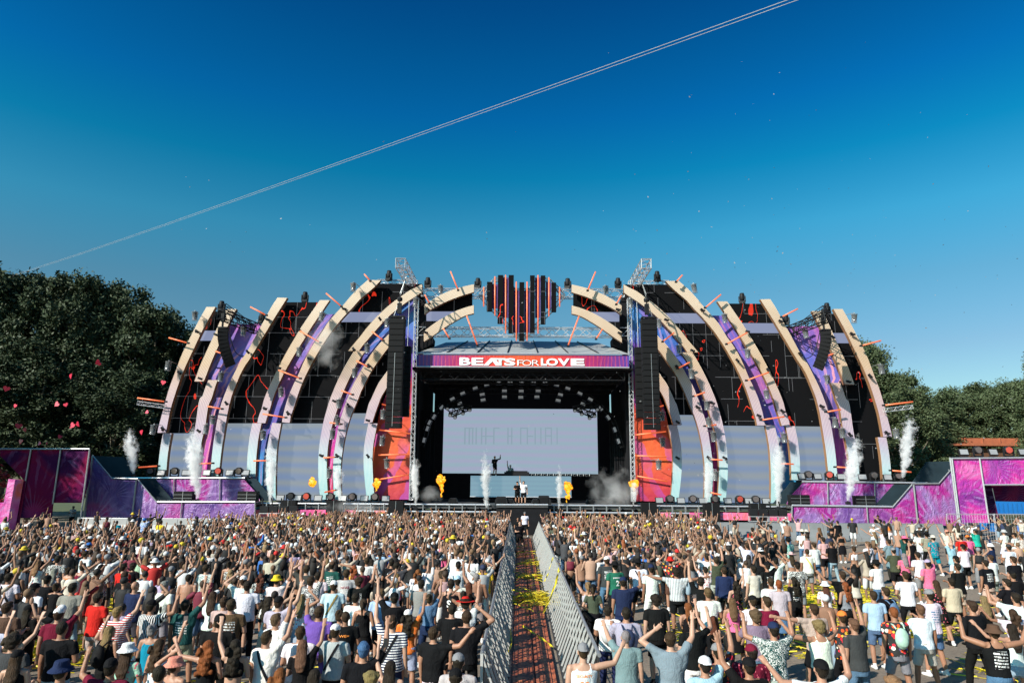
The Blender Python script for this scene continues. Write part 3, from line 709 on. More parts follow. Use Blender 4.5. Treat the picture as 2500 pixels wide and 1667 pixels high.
# coral banner pieces on the skirt front
for side in (0, 1):
    for (x0_, x1_, yy, mt, lb) in [(1270, 1960, 1348, 'banR', 'long pink banner low on the front of the deck, %s side'), (2110, 2230, 1352, 'banR', 'square coral banner low on the deck front, %s side, farther from the middle'), (2405, 2510, 1355, 'banR', 'square coral banner low on the deck front, %s side, nearer the middle')]:
        m = MB(); pq = [Z('2', x0_, yy, 55.9, side), Z('2', x1_, yy, 55.9, side), Z('2', x1_, yy + 70, 55.9, side), Z('2', x0_, yy + 70, 55.9, side)]
        m.prism(pq, .05); tag(m.build('skirt_banner', M[mt]), lb % SIDE[side], 'banner', 'banners on the deck front')
# thrust platform
root = empty('thrust_platform', (X0, 54, 0), 0, 'small black platform jutting out of the stage above the walkway end', 'platform')
tl = Z('4', 1615, 1300, 54.6); tr = Z('4', 2108, 1300, 54.6)
m = MB(); m.box(((tl.x + tr.x) / 2, 55.9, tl.z - .1), (tr.x - tl.x, 2.6, .2)); m.build('deck', M['deck'], root)
m = MB(); m.box(((tl.x + tr.x) / 2, 54.75, tl.z / 2 - .1), (tr.x - tl.x, .1, tl.z - .2)); m.build('skirt', M['black'], root)
m = MB(); m.tube(tl, tr, .07); m.build('front_pipe', M['alu'], root)
# wing tiers
for side in (0, 1):
    sd = SIDE[side]; s_ = (-1, 1)[side]
    YU, YL_ = 57.6, 55.2
    ut = Z('2', 0, 1045, YU, side); ur = Z('2', 1170, 1045, YU, side)
    zu = ut.z; base = Vector(((ut.x + ur.x) / 2, YU, 0))
    root = empty('side_stage_tier', base, 0, 'upper violet covered tier under the %s end of the stage' % sd, 'stage tier', 'violet covered side tiers')
    m = MB(); m.box((base.x, YU + 2.6, zu - .1), (abs(ur.x - ut.x), 5.0, .2)); m.build('deck', M['deck'], root)
    m = MB(); m.prism([Z('2', *q, YU, side) for q in [(310,1060),(1160,1060),(1290,1200),(1312,1262),(480,1262)]], .1); m.build('fascia_banner', M['banL'], root)
    m = MB(); m.tube(ut, ur, .08); m.build('front_pipe', M['alu'], root)
    for x in (490, 930): m = MB(); m.tube(Z('2', x, 1050, YU - .1, side), Z('2', x - 5, 1258, YU - .1, side), .05); m.build('upright', M['steel'], root)
    a = Z('2', 150, 1062, YL_, side); m = MB()
    m.prism([Z('2', *q, YU - .6, side) for q in [(150,1062),(312,1062),(484,1262),(326,1262)]], .08); m.build('ramp_cover', M['darkcloth'], root)
    m = MB(); m.prism([Z('2', *q, YU + .35, side) for q in [(1165,1050),(1275,1050),(1445,1262),(1300,1262)]], .08); m.build('ramp_cover', M['darkcloth'], root)
    # lower tier
    ll = Z('2', 330, 1272, YL_, side); lr = Z('2', 1265, 1272, YL_, side)
    root = empty('side_stage_tier', ((ll.x + lr.x) / 2, YL_, 0), 0, 'lower violet covered tier in front of the %s end of the stage' % sd, 'stage tier', 'violet covered side tiers')
    m = MB(); m.box(((ll.x + lr.x) / 2, YL_ + 1.3, ll.z - .1), (abs(lr.x - ll.x), 2.4, .2)); m.build('deck', M['deck'], root)
    m = MB(); m.tube(ll, lr, .08); m.build('front_pipe', M['alu'], root)
    m = MB(); m.prism([Z('2', *q, YL_, side) for q in [(325,1290),(1262,1290),(1262,1450),(325,1450)]], .1); m.build('fascia_banner', M['banL'], root)
    m = MB(); m.tube(Z('2', 565, 1275, YL_ - .1, side), Z('2', 550, 1450, YL_ - .1, side), .05); m.build('upright', M['steel'], root); m = MB(); m.tube(Z('2', 1265, 1275, YL_ - .1, side), Z('2', 1265, 1450, YL_ - .1, side), .05); m.build('upright', M['steel'], root)
    # big ramp board at the very side
    q = [(820,1050),(838,700),(890,440),(1075,662),(1320,668),(1502,886),(1480,1050)]
    root = empty('ramp_banner', Z('M', 1100, 1050, YL_, side), 0, 'large violet and magenta banner with stepped slanted top, %s of the stage' % sd, 'banner', 'stepped ramp banners')
    m = MB(); m.prism([Z('M', *p_, YL_ - .02, side) for p_ in q], .12); m.build('banner', M['banL'], root)
    m = MB()
    for a_, b_ in (((890,440),(1075,662)), ((1320,668),(1502,886))): m.tube(Z('M', *a_, YL_ - .1, side), Z('M', *b_, YL_ - .1, side), .05)
    m.tube(Z('M', 1305, 670, YL_ - .12, side), Z('M', 1262, 1050, YL_ - .12, side), .07); m.tube(Z('M', 1075, 655, YL_ - .1, side), Z('M', 1320, 660, YL_ - .1, side), .07)
    m.tube(Z('M', 888, 430, YL_ - .12, side), Z('M', 800, 1050, YL_ - .12, side), .07)
    m.build('frame', M['steel'], root)
    m = MB(); m.prism([Z('M', *p_, YL_ + 2.5, side) for p_ in [(885,440),(1180,452),(1320,660),(1075,668)]], .1)
    tag(m.build('scrim', M['darkcloth']), 'dark scrim panel above the ramp banner, %s of the stage' % sd, 'scrim', 'dark scrims above the ramps')
# left dark wall
root = empty('banner_wall', Z('M', 500, 1050, 52.6), 0, 'tall shaded banner wall with dark red leaf print at far left', 'banner wall')
Yw = 52.6
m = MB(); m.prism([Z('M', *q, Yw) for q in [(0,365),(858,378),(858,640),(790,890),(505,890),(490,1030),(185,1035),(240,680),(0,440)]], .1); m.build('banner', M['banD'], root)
m = MB()
for a_, b_ in (((297,378),(180,1050)), ((580,385),(505,900)), ((858,380),(770,1050)), ((-40,375),(858,375))): m.tube(Z('M', *a_, Yw - .1), Z('M', *b_, Yw - .1), .06)
m.build('scaffold_pole', M['steel'], root)
root = empty('side_tower', Z('M', 60, 1160, 46), 0, 'bright pink and orange banner tower at the left edge', 'banner tower')
m = MB(); m.prism([Z('M', *q, 46) for q in [(-60,890),(35,890),(80,664),(145,668),(60,1150),(-60,1150)]], .8); m.build('banner', M['banP'], root)
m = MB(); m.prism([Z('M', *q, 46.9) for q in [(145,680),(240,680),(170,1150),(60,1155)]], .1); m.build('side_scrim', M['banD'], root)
m = MB(); m.box(Z('M', 60, 1170, 45.9), (7.5, 1.2, .25)); m.build('base_beam', M['steel'], root)
# right pink walls
root = empty('banner_wall', Z('D', 1950, 860, 52.4), 0, 'tall bright pink banner wall with a large round petal print at right', 'banner wall')
m = MB(); m.prism([Z('D', *q, 52.4) for q in [(1795,375),(2015,372),(2082,866),(1857,862)]], .1); m.build('banner', M['banP'], root)
m = MB()
for a_, b_ in (((1785,365),(1850,866)), ((1800,375),(1862,866)), ((2010,365),(2085,868)), ((1795,372),(2480,366))): m.tube(Z('D', *a_, 52.3), Z('D', *b_, 52.3), .06)
m.build('scaffold_pole', M['alu'], root)
root = empty('banner_gate', Z('D', 2200, 866, 52.4), 0, 'pink and orange butterfly wing banner over the side gate at right', 'banner gate')
m = MB(); m.prism([Z('D', *q, 52.4) for q in [(2017,372),(2490,366),(2490,572),(2047,570)]], .1); m.build('banner', M['banP'], root)
m = MB(); m.prism([Z('D', *q, 53.6) for q in [(2047,570),(2100,575),(2170,866),(2082,866)]], .1); m.prism([Z('D', *q, 54.6) for q in [(2100,575),(2490,575),(2490,706),(2125,700)]], .1); m.build('side_scrim', M['banD'], root)
m = MB(); m.tube(Z('D', 2045, 574, 52.3), Z('D', 2490, 572, 52.3), .06); m.tube(Z('D', 2105, 600, 53.8), Z('D', 2160, 866, 53.8), .06); m.build('frame', M['alu'], root)
# blue container, brown building
root = empty('blue_container', Z('D', 2300, 830, 62), 0, 'blue container wall seen through the gate at right', 'container')
a = Z('D', 2125, 700, 62); b = Z('D', 2125, 860, 62); m = MB(); m.box((a.x + 8, 63.2, a.z / 2), (16, 2.4, a.z))
for k in range(40): m.box((a.x + .4 * k + .2, 61.98, a.z / 2), (.18, .06, a.z - .3))
m.build('container_body', M['blue'], root)
root = empty('industrial_building', Z('J', 1000, 950, 80), 0, 'long low brown building with a rusty orange roof edge at right', 'building')
a = Z('J', 650, 850, 80); m = MB(); Lx = 60; m.box((a.x + Lx / 2, 84, a.z / 2), (Lx, 8, a.z)); m.build('wall', M['brownwall'], root)
m = MB(); m.box((a.x + Lx / 2, 80.4, Z('J', 650, 820, 80).z), (Lx + .6, 2.4, .25)); m.build('lower_roof', M['rust'], root)
m = MB(); m.box((a.x + Lx / 2, 82, Z('J', 650, 795, 81).z), (Lx + 1, 2.0, .9));
for k in range(30): m.box((a.x + 2 * k, 80.95, Z('J', 650, 795, 81).z), (.12, .12, .95))
m.build('roof_edge', M['rust'], root)
# ================================================================== RIGGING, LIGHTS, SPEAKERS
# upper and lower trusses between the roof corners
for k, (y1_, y2_, Y, lb, xa_) in enumerate([(412, 502, YP + .6, 'aluminium truss behind the heart at the top of the stage', 905), (783, 868, YP + .9, 'aluminium truss crossing below the heart above the canopy', 850)]):
    a = Z('3', xa_, (y1_ + y2_) / 2, Y); m = MB(); m.truss(a, mir(a), .75, .045)
    tag(m.build('aluminium_truss', M['alu']), lb, 'truss', 'trusses crossing above the roof')
def cantilever(side):
    far = Z('3', 800, 350, 59.3, side); near = Z('3', 697, 165, 50.5, side)
    near = W(*px('3', 697, 165), 52.0); near = mir(near) if side else near
    m = MB(); m.truss(far, near, .75, .05, 9); o = m.build('cantilever_truss', M['alu'])
    tag(o, 'silver truss jutting forward over the top of the stage above the %s main speaker hang' % SIDE[side], 'truss', 'silver trusses jutting forward')
    return near
near = [cantilever(0), cantilever(1)]
# top rails of the big wall
for side in (0, 1):
    m = MB(); m.truss(Z('3', 480, 345, YP + .8, side), Z('3', 860, 352, YP + .8, side), .35, .03); tag(m.build('top_truss', M['alu']), 'thin truss along the top of the wide led wall on the %s' % SIDE[side], 'truss', 'thin trusses on the wall tops')
def cabinet(mb, c, wd, dp, h, tilt=0., lean=0.):
    rot = Matrix.Rotation(lean, 3, 'Y') @ Matrix.Rotation(tilt, 3, 'X')
    mb.box(c, (wd, dp, h * .94), 0, rot)
    mb.box(Vector(c) + rot @ Vector((0, -dp * .5 - .01, 0)), (wd * .9, .03, h * .80), 0, rot)
for side in (0, 1):
    s_ = (-1, 1)[side]; sd = SIDE[side]; Y = 55.6
    t_ = Z('3', 672, 700, Y, side); b_ = Z('4', 665, 572, Y, side)
    root = empty('main_speaker_hang', (t_.x, Y, b_.z), 0, 'tall black main line of hung speakers in front of the %s tower' % sd, 'speaker array', 'tall main speaker hangs')
    n = 19; h = (t_.z - b_.z) / n
    for k in range(n):
        m = MB(); cabinet(m, (t_.x, Y, t_.z - (k + .5) * h), 1.27, .75, h, .012 * max(0, k - 10)); m.build('speaker_cabinet', M['speaker'], root)
    m = MB(); m.box((t_.x + .05 * s_, Y - .42, (t_.z + b_.z) / 2 - 1.4), (.03, .03, (t_.z - b_.z) * .66)); m.build('signal_cable', M['steel'], root)
    m = MB(); m.box((t_.x, Y, t_.z + .15), (1.2, .7, .12)); m.box((t_.x - s_ * .1, Y, t_.z + .9), (.34, .3, .9)); m.tube((t_.x - s_ * .1, Y, t_.z + 1.2), (t_.x - s_ * .1, Y, t_.z + 2.2), .05)
    m.lathe([(0, .2), (.2, .15), (.24, 0), (.2, -.15), (0, -.2)], (t_.x - s_ * .1, Y, t_.z + 1.7), 10)
    m.build('chain_hoist', M['blackmetal'], root)
    m = MB(); nn = near[side]; m.tube((t_.x - s_ * .1, Y, t_.z + 2.2), (nn.x - (nn.x - Z('3', 800, 350, 59.3, side).x) * .4, Y, nn.z - (nn.z - Z('3', 800, 350, 59.3, side).z) * .42 - .3), .035)
    m.tube((t_.x + s_ * .35, Y, t_.z + .2), (nn.x - (nn.x - Z('3', 800, 350, 59.3, side).x) * .4, Y, nn.z - (nn.z - Z('3', 800, 350, 59.3, side).z) * .42 - .3), .02); m.build('chain', M['steel'], root)
    # second shorter hang behind
    t2 = Z('3', 765, 965, 57.3, side)
    m = MB()
    root2 = empty('rear_speaker_hang', (t2.x, 57.3, Z('4', 765, 250, 57.3, side).z), 0, 'shorter black speaker line partly behind the %s main hang' % sd, 'speaker array', 'short rear speaker hangs')
    for k in range(10):
        m = MB(); cabinet(m, (t2.x, 57.3, t2.z - .3 - .6 * k), .62, .7, .6); m.build('speaker_cabinet', M['speaker'], root2)
    m = MB(); m.tube((t2.x, 57.3, t2.z), (t2.x, 57.3, t2.z + 4), .03); m.build('hanging_cable', M['steel'], root2)
    # curved outer array
    cen = [(962, 800), (958, 850), (960, 900), (968, 950), (980, 1000), (995, 1050), (1012, 1100), (1030, 1150)]
    P_ = resample([Z('1', x, y, 55.5, side) for x, y in cen], 11)
    root = empty('curved_speaker_hang', P_[-1], 0, 'curved black banana shaped speaker line over the second and third ribs on the %s' % sd, 'speaker array', 'curved outer speaker hangs')
    for k in range(10):
        a, b = Vector(P_[k]), Vector(P_[k + 1]); d = (b - a); lean = math.atan2(-d.x, -d.z)
        m = MB(); rot = Matrix.Rotation(lean, 3, 'Y') @ Matrix.Rotation(.045 * k, 3, 'X') @ Matrix.Rotation(s_ * -.35, 3, 'Z')
        c = (a + b) / 2; m.box(c, (.82, .62, d.length * .93), 0, rot); m.box(c + rot @ Vector((0, -.32, 0)), (.74, .03, d.length * .75), 0, rot)
        m.build('speaker_cabinet', M['speaker'], root)
    m = MB(); a = Vector(P_[0]); m.box(a + Vector((0, 0, .12)), (.8, .6, .1)); m.tube(a + Vector((-.1, 0, .1)), a + Vector((-.1, 0, 1.9)), .09); m.box(a + Vector((-.1, 0, 1.0)), (.3, .3, .7)); m.build('chain_hoist', M['blackmetal'], root)
    # black truss carrying it
    m = MB(); m.truss(Z('1', 940, 655, 55.2, side), Z('1', 1290, 800, 59.2, side), .75, .05, 11, mi=0); m.truss(Z('1', 940, 655, 55.2, side) + Vector((s_ * -.0, .3, .8)), Z('1', 1250, 790, 59.0, side), .4, .03, 9)
    tag(m.build('black_truss', M['blackmetal']), 'black truss reaching forward over the second and third ribs on the %s' % sd, 'truss', 'black trusses over the outer ribs')
    m = MB(); pts = [Z('1', x, y, 56.5, side) for x, y in ((1015, 800), (1030, 880), (1050, 950), (1080, 1020), (1120, 1050), (1145, 1058))]; m.path([Vector(q) for q in resample(pts, 16)], .035)
    tag(m.build('black_cable', M['blackmetal']), 'thick black cable drooping from the curved speaker line on the %s' % sd, 'cable', 'drooping cables')

# ---- domed moving lights
def dome_proto():
    r = empty('hooded_moving_light')
    m = MB(); m.lathe([(.0, .02), (.34, 0), (.36, -.06), (.30, -.10), (.29, -.95), (.32, -1.0)], (0, 0, 0), 18); m.build('rain_hood', M['clear'], r, True)
    m = MB(); m.box((0, 0, -.17), (.42, .32, .2)); m.box((-.2, 0, -.42), (.06, .2, .42)); m.box((.2, 0, -.42), (.06, .2, .42)); m.build('yoke', M['blackmetal'], r)
    m = MB(); m.lathe([(0, -.32), (.13, -.34), (.15, -.5), (.17, -.86), (.15, -.9)], (0, 0, 0), 14); m.build('lamp_head', M['blackmetal'], r, True)
    m = MB(); m.lathe([(0, -.88), (.15, -.905)], (0, 0, 0), 14); m.build('lens', M['panel'], r)
    m = MB(); m.tube((0, 0, .02), (0, 0, .18), .04); m.tube((0, 0, .14), (0, 1.3, .14), .03); m.build('bracket', M['steel'], r)
    return r
DOMES = [('1',690,632,'beside the top of the outermost rib'), ('1',440,1110,'floating beside the middle of the outermost rib'), ('2',298,540,'beside the foot of the outermost rib'),
 ('1',1155,780,'high on the violet strip next to the third rib'), ('1',945,1212,'on the violet strip below the curved speaker line'), ('2',803,535,'low on the violet strip between second and third ribs'), ('2',862,445,'half way down the violet strip between second and third ribs'),
 ('1',1910,640,'at the top of the blue violet strip between fourth and fifth ribs'), ('1',1690,975,'upper middle of the blue violet strip between fourth and fifth ribs'), ('1',1515,1360,'middle of the blue violet strip between fourth and fifth ribs'), ('2',1345,590,'low on the blue violet strip between fourth and fifth ribs'),
 ('1',2205,360,'on a bracket outside the top of the fifth rib'), ('1',2220,1172,'upper middle between the sixth and seventh ribs'), ('1',2070,1465,'middle between the sixth and seventh ribs'), ('2',2010,585,'lower middle between the sixth and seventh ribs'), ('2',1980,955,'near the foot of the strip between the sixth and seventh ribs'), ('2',2055,455,'just above the middle of the strip between sixth and seventh ribs'),
 ('3',1080,382,'hanging on the top truss near the heart'), ('3',845,505,'at the top corner of the printed tower fabric'), ('3',575,698,'just outside the top of the main speaker hang'), ('3',380,940,'below the sixth rib, left of the main speakers' ),
 ('4',535,395,'highest on the orange tower fabric'), ('4',530,645,'second on the orange tower fabric'), ('4',565,860,'lowest on the orange tower fabric')]
proto = None
for side in (0, 1):
    for z, x, y, lb in DOMES:
        if 'main speakers' in lb: lb = 'between sixth and seventh ribs beside the main speakers'
        if proto is None: r = proto = dome_proto()
        else: r = copy_tree(proto)
        off = '3' == z and x == 1080
        r.location = Z(z, x, y, 57.6 if not off else 59.0, side); r.scale = (.8, .8, .8)
        r.rotation_euler = (random.uniform(-.12, .12), random.uniform(-.12, .12), random.uniform(-.5, .5))
        tag(r, 'silver hooded light, %s side, %s' % (SIDE[side], lb.replace('between fourth and fifth ribs', 'by fourth rib').replace('between second and third ribs', 'by third rib').replace('between the sixth and seventh ribs', 'by sixth rib').replace('between sixth and seventh ribs', 'by sixth rib')), 'stage light', 'hooded moving lights on the stage front')
# ---- black moving heads on top
def head_proto():
    r = empty('moving_head_light')
    m = MB(); m.box((0, 0, .1), (.5, .42, .2)); m.build('base', M['blackmetal'], r)
    m = MB(); m.box((-.27, 0, .42), (.07, .24, .5)); m.box((.27, 0, .42), (.07, .24, .5)); m.box((0, 0, .22), (.6, .24, .08)); m.build('yoke', M['blackmetal'], r)
    m = MB(); m.lathe([(0, .25), (.19, .27), (.22, .45), (.22, .8), (.18, .95), (0, 1.0)], (0, 0, 0), 14); m.build('lamp_head', M['blackmetal'], r, True)
    return r
proto = None
for side in (0, 1):
    for z, x, y, lb in [('1',940,628,'outer black wall'), ('1',1740,540,'wall between third and fourth ribs'), ('1',1325,740,'violet strip beside the third rib'), ('3',585,335,'widest black wall'), ('3',957,402,'top truss nearest the wall'), ('3',1437,408,'top truss nearest the heart')]:
        if proto is None: r = proto = head_proto()
        else: r = copy_tree(proto)
        r.location = Z(z, x, y, 59.6, side); r.scale = (1, 1, 1); r.rotation_euler = (0, 0, random.uniform(-.6, .6))
        tag(r, 'black moving head light standing on the %s, %s' % (lb, SIDE[side]), 'stage light', 'black moving heads on top of the stage')
# ---- small spots on ribs
def spot_proto():
    r = empty('small_spotlight')
    m = MB(); m.box((0, -.02, 0), (.42, .16, .2), 0, Matrix.Rotation(.5, 3, 'Y')); m.tube((0, .1, 0), (.12, -.28, -.1), .09, 8); m.build('lamp_body', M['blackmetal'], r)
    m = MB(); m.tube((0, .05, .05), (0, .25, .05), .03); m.box((0, .2, .05), (.3, .04, .06)); m.build('bracket', M['blackmetal'], r)
    return r
proto = None; cnt = 0
SPOTS = [('1',710,820,'outermost rib, highest'),('1',540,1215,'outermost rib, middle'),('2',380,575,'outermost rib, lowest'),('1',890,850,'second rib, upper'),('1',740,1270,'second rib, at its step'),('2',725,595,'second rib, lower'),
 ('1',1380,705,'third rib, highest'),('1',1195,1015,'third rib, upper'),('2',990,330,'third rib, middle'),('1',1690,805,'fourth rib, highest'),('1',1495,1168,'fourth rib, middle'),('2',1360,380,'fourth rib, above its step'),
 ('1',2120,605,'fifth rib, highest'),('1',1785,1080,'fifth rib, middle'),('2',1580,425,'fifth rib, above its step'),('3',500,700,'sixth rib, highest'),('3',250,990,'sixth rib, at its step'),('2',2025,310,'sixth rib, middle'),('2',1900,830,'sixth rib, lowest'),
 ('3',395,1145,'seventh rib, highest'),('2',2160,350,'seventh rib, middle'),('2',2050,830,'seventh rib, lowest'),('4',385,495,'innermost rib, upper'),('4',385,835,'innermost rib, lower'),('3',960,605,'upper short arc'),('3',940,830,'lower short arc')]
for side in (0, 1):
    for z, x, y, lb in SPOTS:
        if proto is None: r = proto = spot_proto()
        else: r = copy_tree(proto)
        r.location = Z(z, x, y, YR - .28, side); r.scale = (.9,) * 3; r.rotation_euler = (0, random.uniform(-.3, .5), random.uniform(-.3, .3))
        tag(r, 'small black spotlight on the %s side, %s' % (SIDE[side], lb), 'spotlight', 'small black spotlights on the ribs')
# ---- orange tubes
TUBES = [('1',440,880,615,928,'sticking out above the middle of the outermost rib'),('1',140,1455,400,1490,'long, sticking out below the middle of the outermost rib'),('2',150,942,332,930,'low, sticking out at the foot of the outermost rib'),
 ('1',1220,585,1365,660,'slanting up outside the top of the third rib'),('1',1945,455,2085,575,'slanting up outside the fifth rib'),('3',350,272,402,330,'poking above the top of the fifth rib'),('1',885,1008,960,1035,'short, partly behind the curved speaker line'),
 ('1',1695,815,1880,920,'highest across the blue violet strip by fourth rib'),('1',1490,1190,1690,1265,'second highest across the blue violet strip by fourth rib'),('2',1340,432,1550,465,'third across the blue violet strip by fourth rib'),('2',1250,880,1380,878,'lowest across the blue violet strip by fourth rib'),
 ('1',810,1535,940,1558,'middle of the violet strip by third rib'),('2',725,908,850,903,'low on the violet strip by third rib'),
 ('3',425,820,525,900,'highest between sixth and seventh ribs'),('1',2235,1100,2340,1155,'second between sixth and seventh ribs'),('1',2090,1385,2190,1420,'third between sixth and seventh ribs'),('2',1980,515,2080,528,'fourth between sixth and seventh ribs'),('2',1920,850,2030,845,'fifth between sixth and seventh ribs'),('2',1930,1180,2035,1160,'lowest between sixth and seventh ribs'),
 ('3',930,470,970,545,'short, under the upper short arc'),('3',1175,245,1245,415,'rising above the upper short arc'),('3',1330,670,1430,945,'hanging from the tip of the lower short arc'),('3',1105,790,1160,878,'short, hanging under the lower short arc'),
 ('4',520,338,600,362,'highest on the orange tower fabric'),('4',740,403,805,425,'short, inside edge of the orange tower fabric'),('4',495,585,795,622,'second on the orange tower fabric'),('4',485,825,790,818,'third on the orange tower fabric'),('4',480,1060,780,1010,'lowest on the orange tower fabric')]
for side in (0, 1):
    for z, xa_, ya_, xb_, yb_, lb in TUBES:
        Y = 57.7 if z != '4' else 59.0
        a, b = Z(z, xa_, ya_, Y, side), Z(z, xb_, yb_, Y, side)
        r = empty('orange_light_tube', (a + b) / 2, 0, 'orange light tube on the %s, %s' % (SIDE[side], lb), 'light tube', 'orange light tubes across the stage front')
        m = MB(); m.tube(a, b, .06, 8); m.build('glowing_tube', M['tube'], r, True)
        m = MB(); d = (b - a).normalized(); m.beam(a + Vector((0, .08, -.03)), b + Vector((0, .08, -.03)), .06, .06); m.box(b + d * .1, (.2, .2, .14)); m.build('mounting_rail', M['blackmetal'], r)
        if xa_ == 140:
            m = MB(); m.truss(a + Vector((0, .2, -.42)), b + Vector((0, .2, -.42)), .3, .025); m.build('support_truss', M['alu'], r)
# ---- heart
root = empty('heart_sculpture', Z('3', 1858, 908, 58.8), 0, 'large heart of black vertical screens and orange tubes hanging above the stage', 'heart')
for k, (x0_, x1_, y0_, y1_) in enumerate([(1525,1572,345,622),(1630,1675,280,740),(1733,1778,280,832),(1835,1880,348,905),(1937,1982,283,836),(2040,2085,284,745),(2142,2188,352,628)]):
    m = MB(); a, b = Z('3', x0_, y0_, 58.9), Z('3', x1_, y1_, 58.9); m.box(((a.x + b.x) / 2, 59.1, (a.z + b.z) / 2), (b.x - a.x, .4, a.z - b.z)); m.build('screen_bar', M['led'], root)
for x, y0_, y1_ in [(1493,395,580),(1600,295,668),(1703,280,838),(1805,345,908),(1908,345,908),(2013,282,840),(2117,303,675),(2220,395,582)]:
    m = MB(); m.tube(Z('3', x, y0_, 58.7), Z('3', x, y1_, 58.7), .055); m.build('orange_tube', M['tube'], root, True)
M['heartfab'] = plain('dark_violet_fabric', (.07, .03, .15), .7, 0, .6, 2)
for x0_, x1_, y0_, y1_ in [(1575,1628,370,600),(1678,1731,305,690),(1780,1833,430,830),(1882,1935,430,830),(1985,2038,305,690),(2088,2140,350,600)]:
    m = MB(); a, b = Z('3', x0_, y0_, 59.3), Z('3', x1_, y1_, 59.3); m.box(((a.x + b.x) / 2, 59.3, (a.z + b.z) / 2), (b.x - a.x, .08, a.z - b.z)); m.build('fabric_panel', M['heartfab'], root)
m = MB(); hp = [(1458,475),(1520,410),(1600,330),(1690,310),(1780,420),(1857,480),(1935,420),(2030,315),(2120,335),(2200,410),(2260,480),(2140,620),(2000,760),(1857,900),(1720,760),(1580,610),(1458,475)]
for a, b in zip(hp[:-1], hp[1:]): m.truss(Z('3', *a, 59.5), Z('3', *b, 59.5), .3, .025)
m.build('heart_frame', M['steel'], root)

# ---- interior: back screen, riser, light arch
a, b = Z('4', 1112, 380, 67), Z('4', 1098, 998, 67)
xl = (a.x + b.x) / 2; xr = (Z('B', 613, 370, 67).x + Z('B', 632, 1003, 67).x) / 2
root = empty('back_screen', ((xl + xr) / 2, 67, b.z), 0, 'wide pale lilac screen at the back of the stage', 'screen')
m = MB(); m.box(((xl + xr) / 2, 67.1, (a.z + b.z) / 2), (xr - xl, .2, a.z - b.z)); o = m.build('screen_face', M['backscreen'], root)
M['ghost'] = plain('faint_teal_letters', (.02, .02, .02), .6, 0, .02, emit=(.175, .235, .285), es=1.0)
def ghost(body, xa_, xb_): place_word(body, '4', xa_, 565, xb_, 722, 66.98, 0.0, M['ghost'], root, 'faint_lettering')
gm = MB(); rg = random.Random(4)
def gbox(x0_, x1_, y0_, y1_):
    a_, b_ = Z('4', x0_, y0_, 66.97), Z('4', x1_, y1_, 66.97); gm.box(((a_.x + b_.x) / 2, 66.97, (a_.z + b_.z) / 2), (abs(b_.x - a_.x), .02, abs(a_.z - b_.z)))
for x_ in (1308, 1350, 1382, 1416, 1468, 1508, 1585, 1720, 1756, 1842, 1905, 1980, 2035, 2080, 2135, 2190): gbox(x_, x_ + 11, 562, 722)
for x_, w__, y_ in ((1308, 90, 562), (1480, 110, 640), (1585, 60, 562), (1720, 50, 640), (1842, 70, 562), (1905, 60, 640), (2080, 60, 562), (2080, 60, 636)): gbox(x_, x_ + w__, y_, y_ + 10)
gm.build('faint_lettering', M['ghost'], root)
a, b = Z('4', 1368, 1022, 62.5), Z('4', 1366, 1222, 62.5); xr_ = Z('B', 370, 1026, 62.5).x
root = empty('dj_riser', ((a.x + xr_) / 2, 62.5, 2.2), 0, 'low riser faced with a pale blue screen under the performer booth', 'riser')
m = MB(); m.box(((a.x + xr_) / 2, 64.2, (a.z + b.z) / 2), (xr_ - a.x, 3.3, a.z - b.z)); m.build('riser_body', M['black'], root)
m = MB(); m.box(((a.x + xr_) / 2, 62.5, (a.z + b.z) / 2), (xr_ - a.x, .08, a.z - b.z)); m.build('riser_screen', M['riser'], root)
m = MB(); m.tube((a.x, 62.3, b.z), (xr_, 62.3, b.z), .05); m.build('lower_rail', M['alu'], root)
RZ = a.z
a, b = Z('4', 1690, 990, 63.6), Z('4', 1928, 1020, 63.6)
root = empty('dj_booth', ((a.x + b.x) / 2, 63.6, RZ), 0, 'dark mixing table on top of the pale blue riser', 'dj booth')
m = MB(); m.box(((a.x + b.x) / 2, 63.8, RZ + .18), (b.x - a.x, .9, .36)); m.build('table', M['blackmetal'], root)
m = MB()
for k in range(4): m.box((a.x + .4 + k * (b.x - a.x - .8) / 3, 63.8, RZ + .41), (.5, .5, .1))
m.build('mixing_deck', M['blackmetal'], root)
m = MB(); y_ = 62.7
for k in range(20): m.lathe([(.09, -.04), (.12, 0), (.09, .04)], (Z('4', 1960, 1012, y_).x + k * .27, y_, RZ + .1), 8, 0, Matrix.Rotation(R_(90), 3, 'X') @ Matrix.Rotation(R_(90 * (k % 2)), 3, 'Y'))
tag(m.build('cable_chain', M['steel']), 'dark linked cable chain along the riser edge right of the booth', 'chain')
# arch of small strobe panels
def strobe_proto():
    r = empty('strobe_panel')
    m = MB(); m.box((0, 0, 0), (.44, .18, .27)); m.build('housing', M['blackmetal'], r)
    m = MB(); m.box((0, -.1, 0), (.38, .02, .2)); m.build('face', M['panel'], r)
    m = MB(); m.tube((0, .05, .1), (0, .05, .35), .03, 6); m.box((0, .05, .35), (.3, .1, .05)); m.build('clamp', M['blackmetal'], r)
    return r
ARCH = [(1638,138,0),(1746,138,0),(1857,138,0),(1968,138,0),(2082,138,0),(1522,155,-.25),(1413,188,-.3),(1293,237,-.4),(1195,290,-.5),(1093,372,-.8),(1020,460,-1.1),(977,515,-1.1),(957,573,-1.25),(925,683,-1.35),
        (1692,214,0),(1852,216,0),(2014,214,0),(1692,271,0),(1848,275,0),(2002,271,0),(1480,248,-.2),(1488,300,-.2),(1264,335,-.35),(1280,383,-.3),(2190,157,.25),(2298,190,.3),(2227,250,.2),(2205,305,.2)]
ARB = [(453,238,.45),(553,295,.5),(650,382,.8),(723,468,1.0),(785,583,1.2),(820,693,1.3),(482,340,.4),(446,388,.4)]
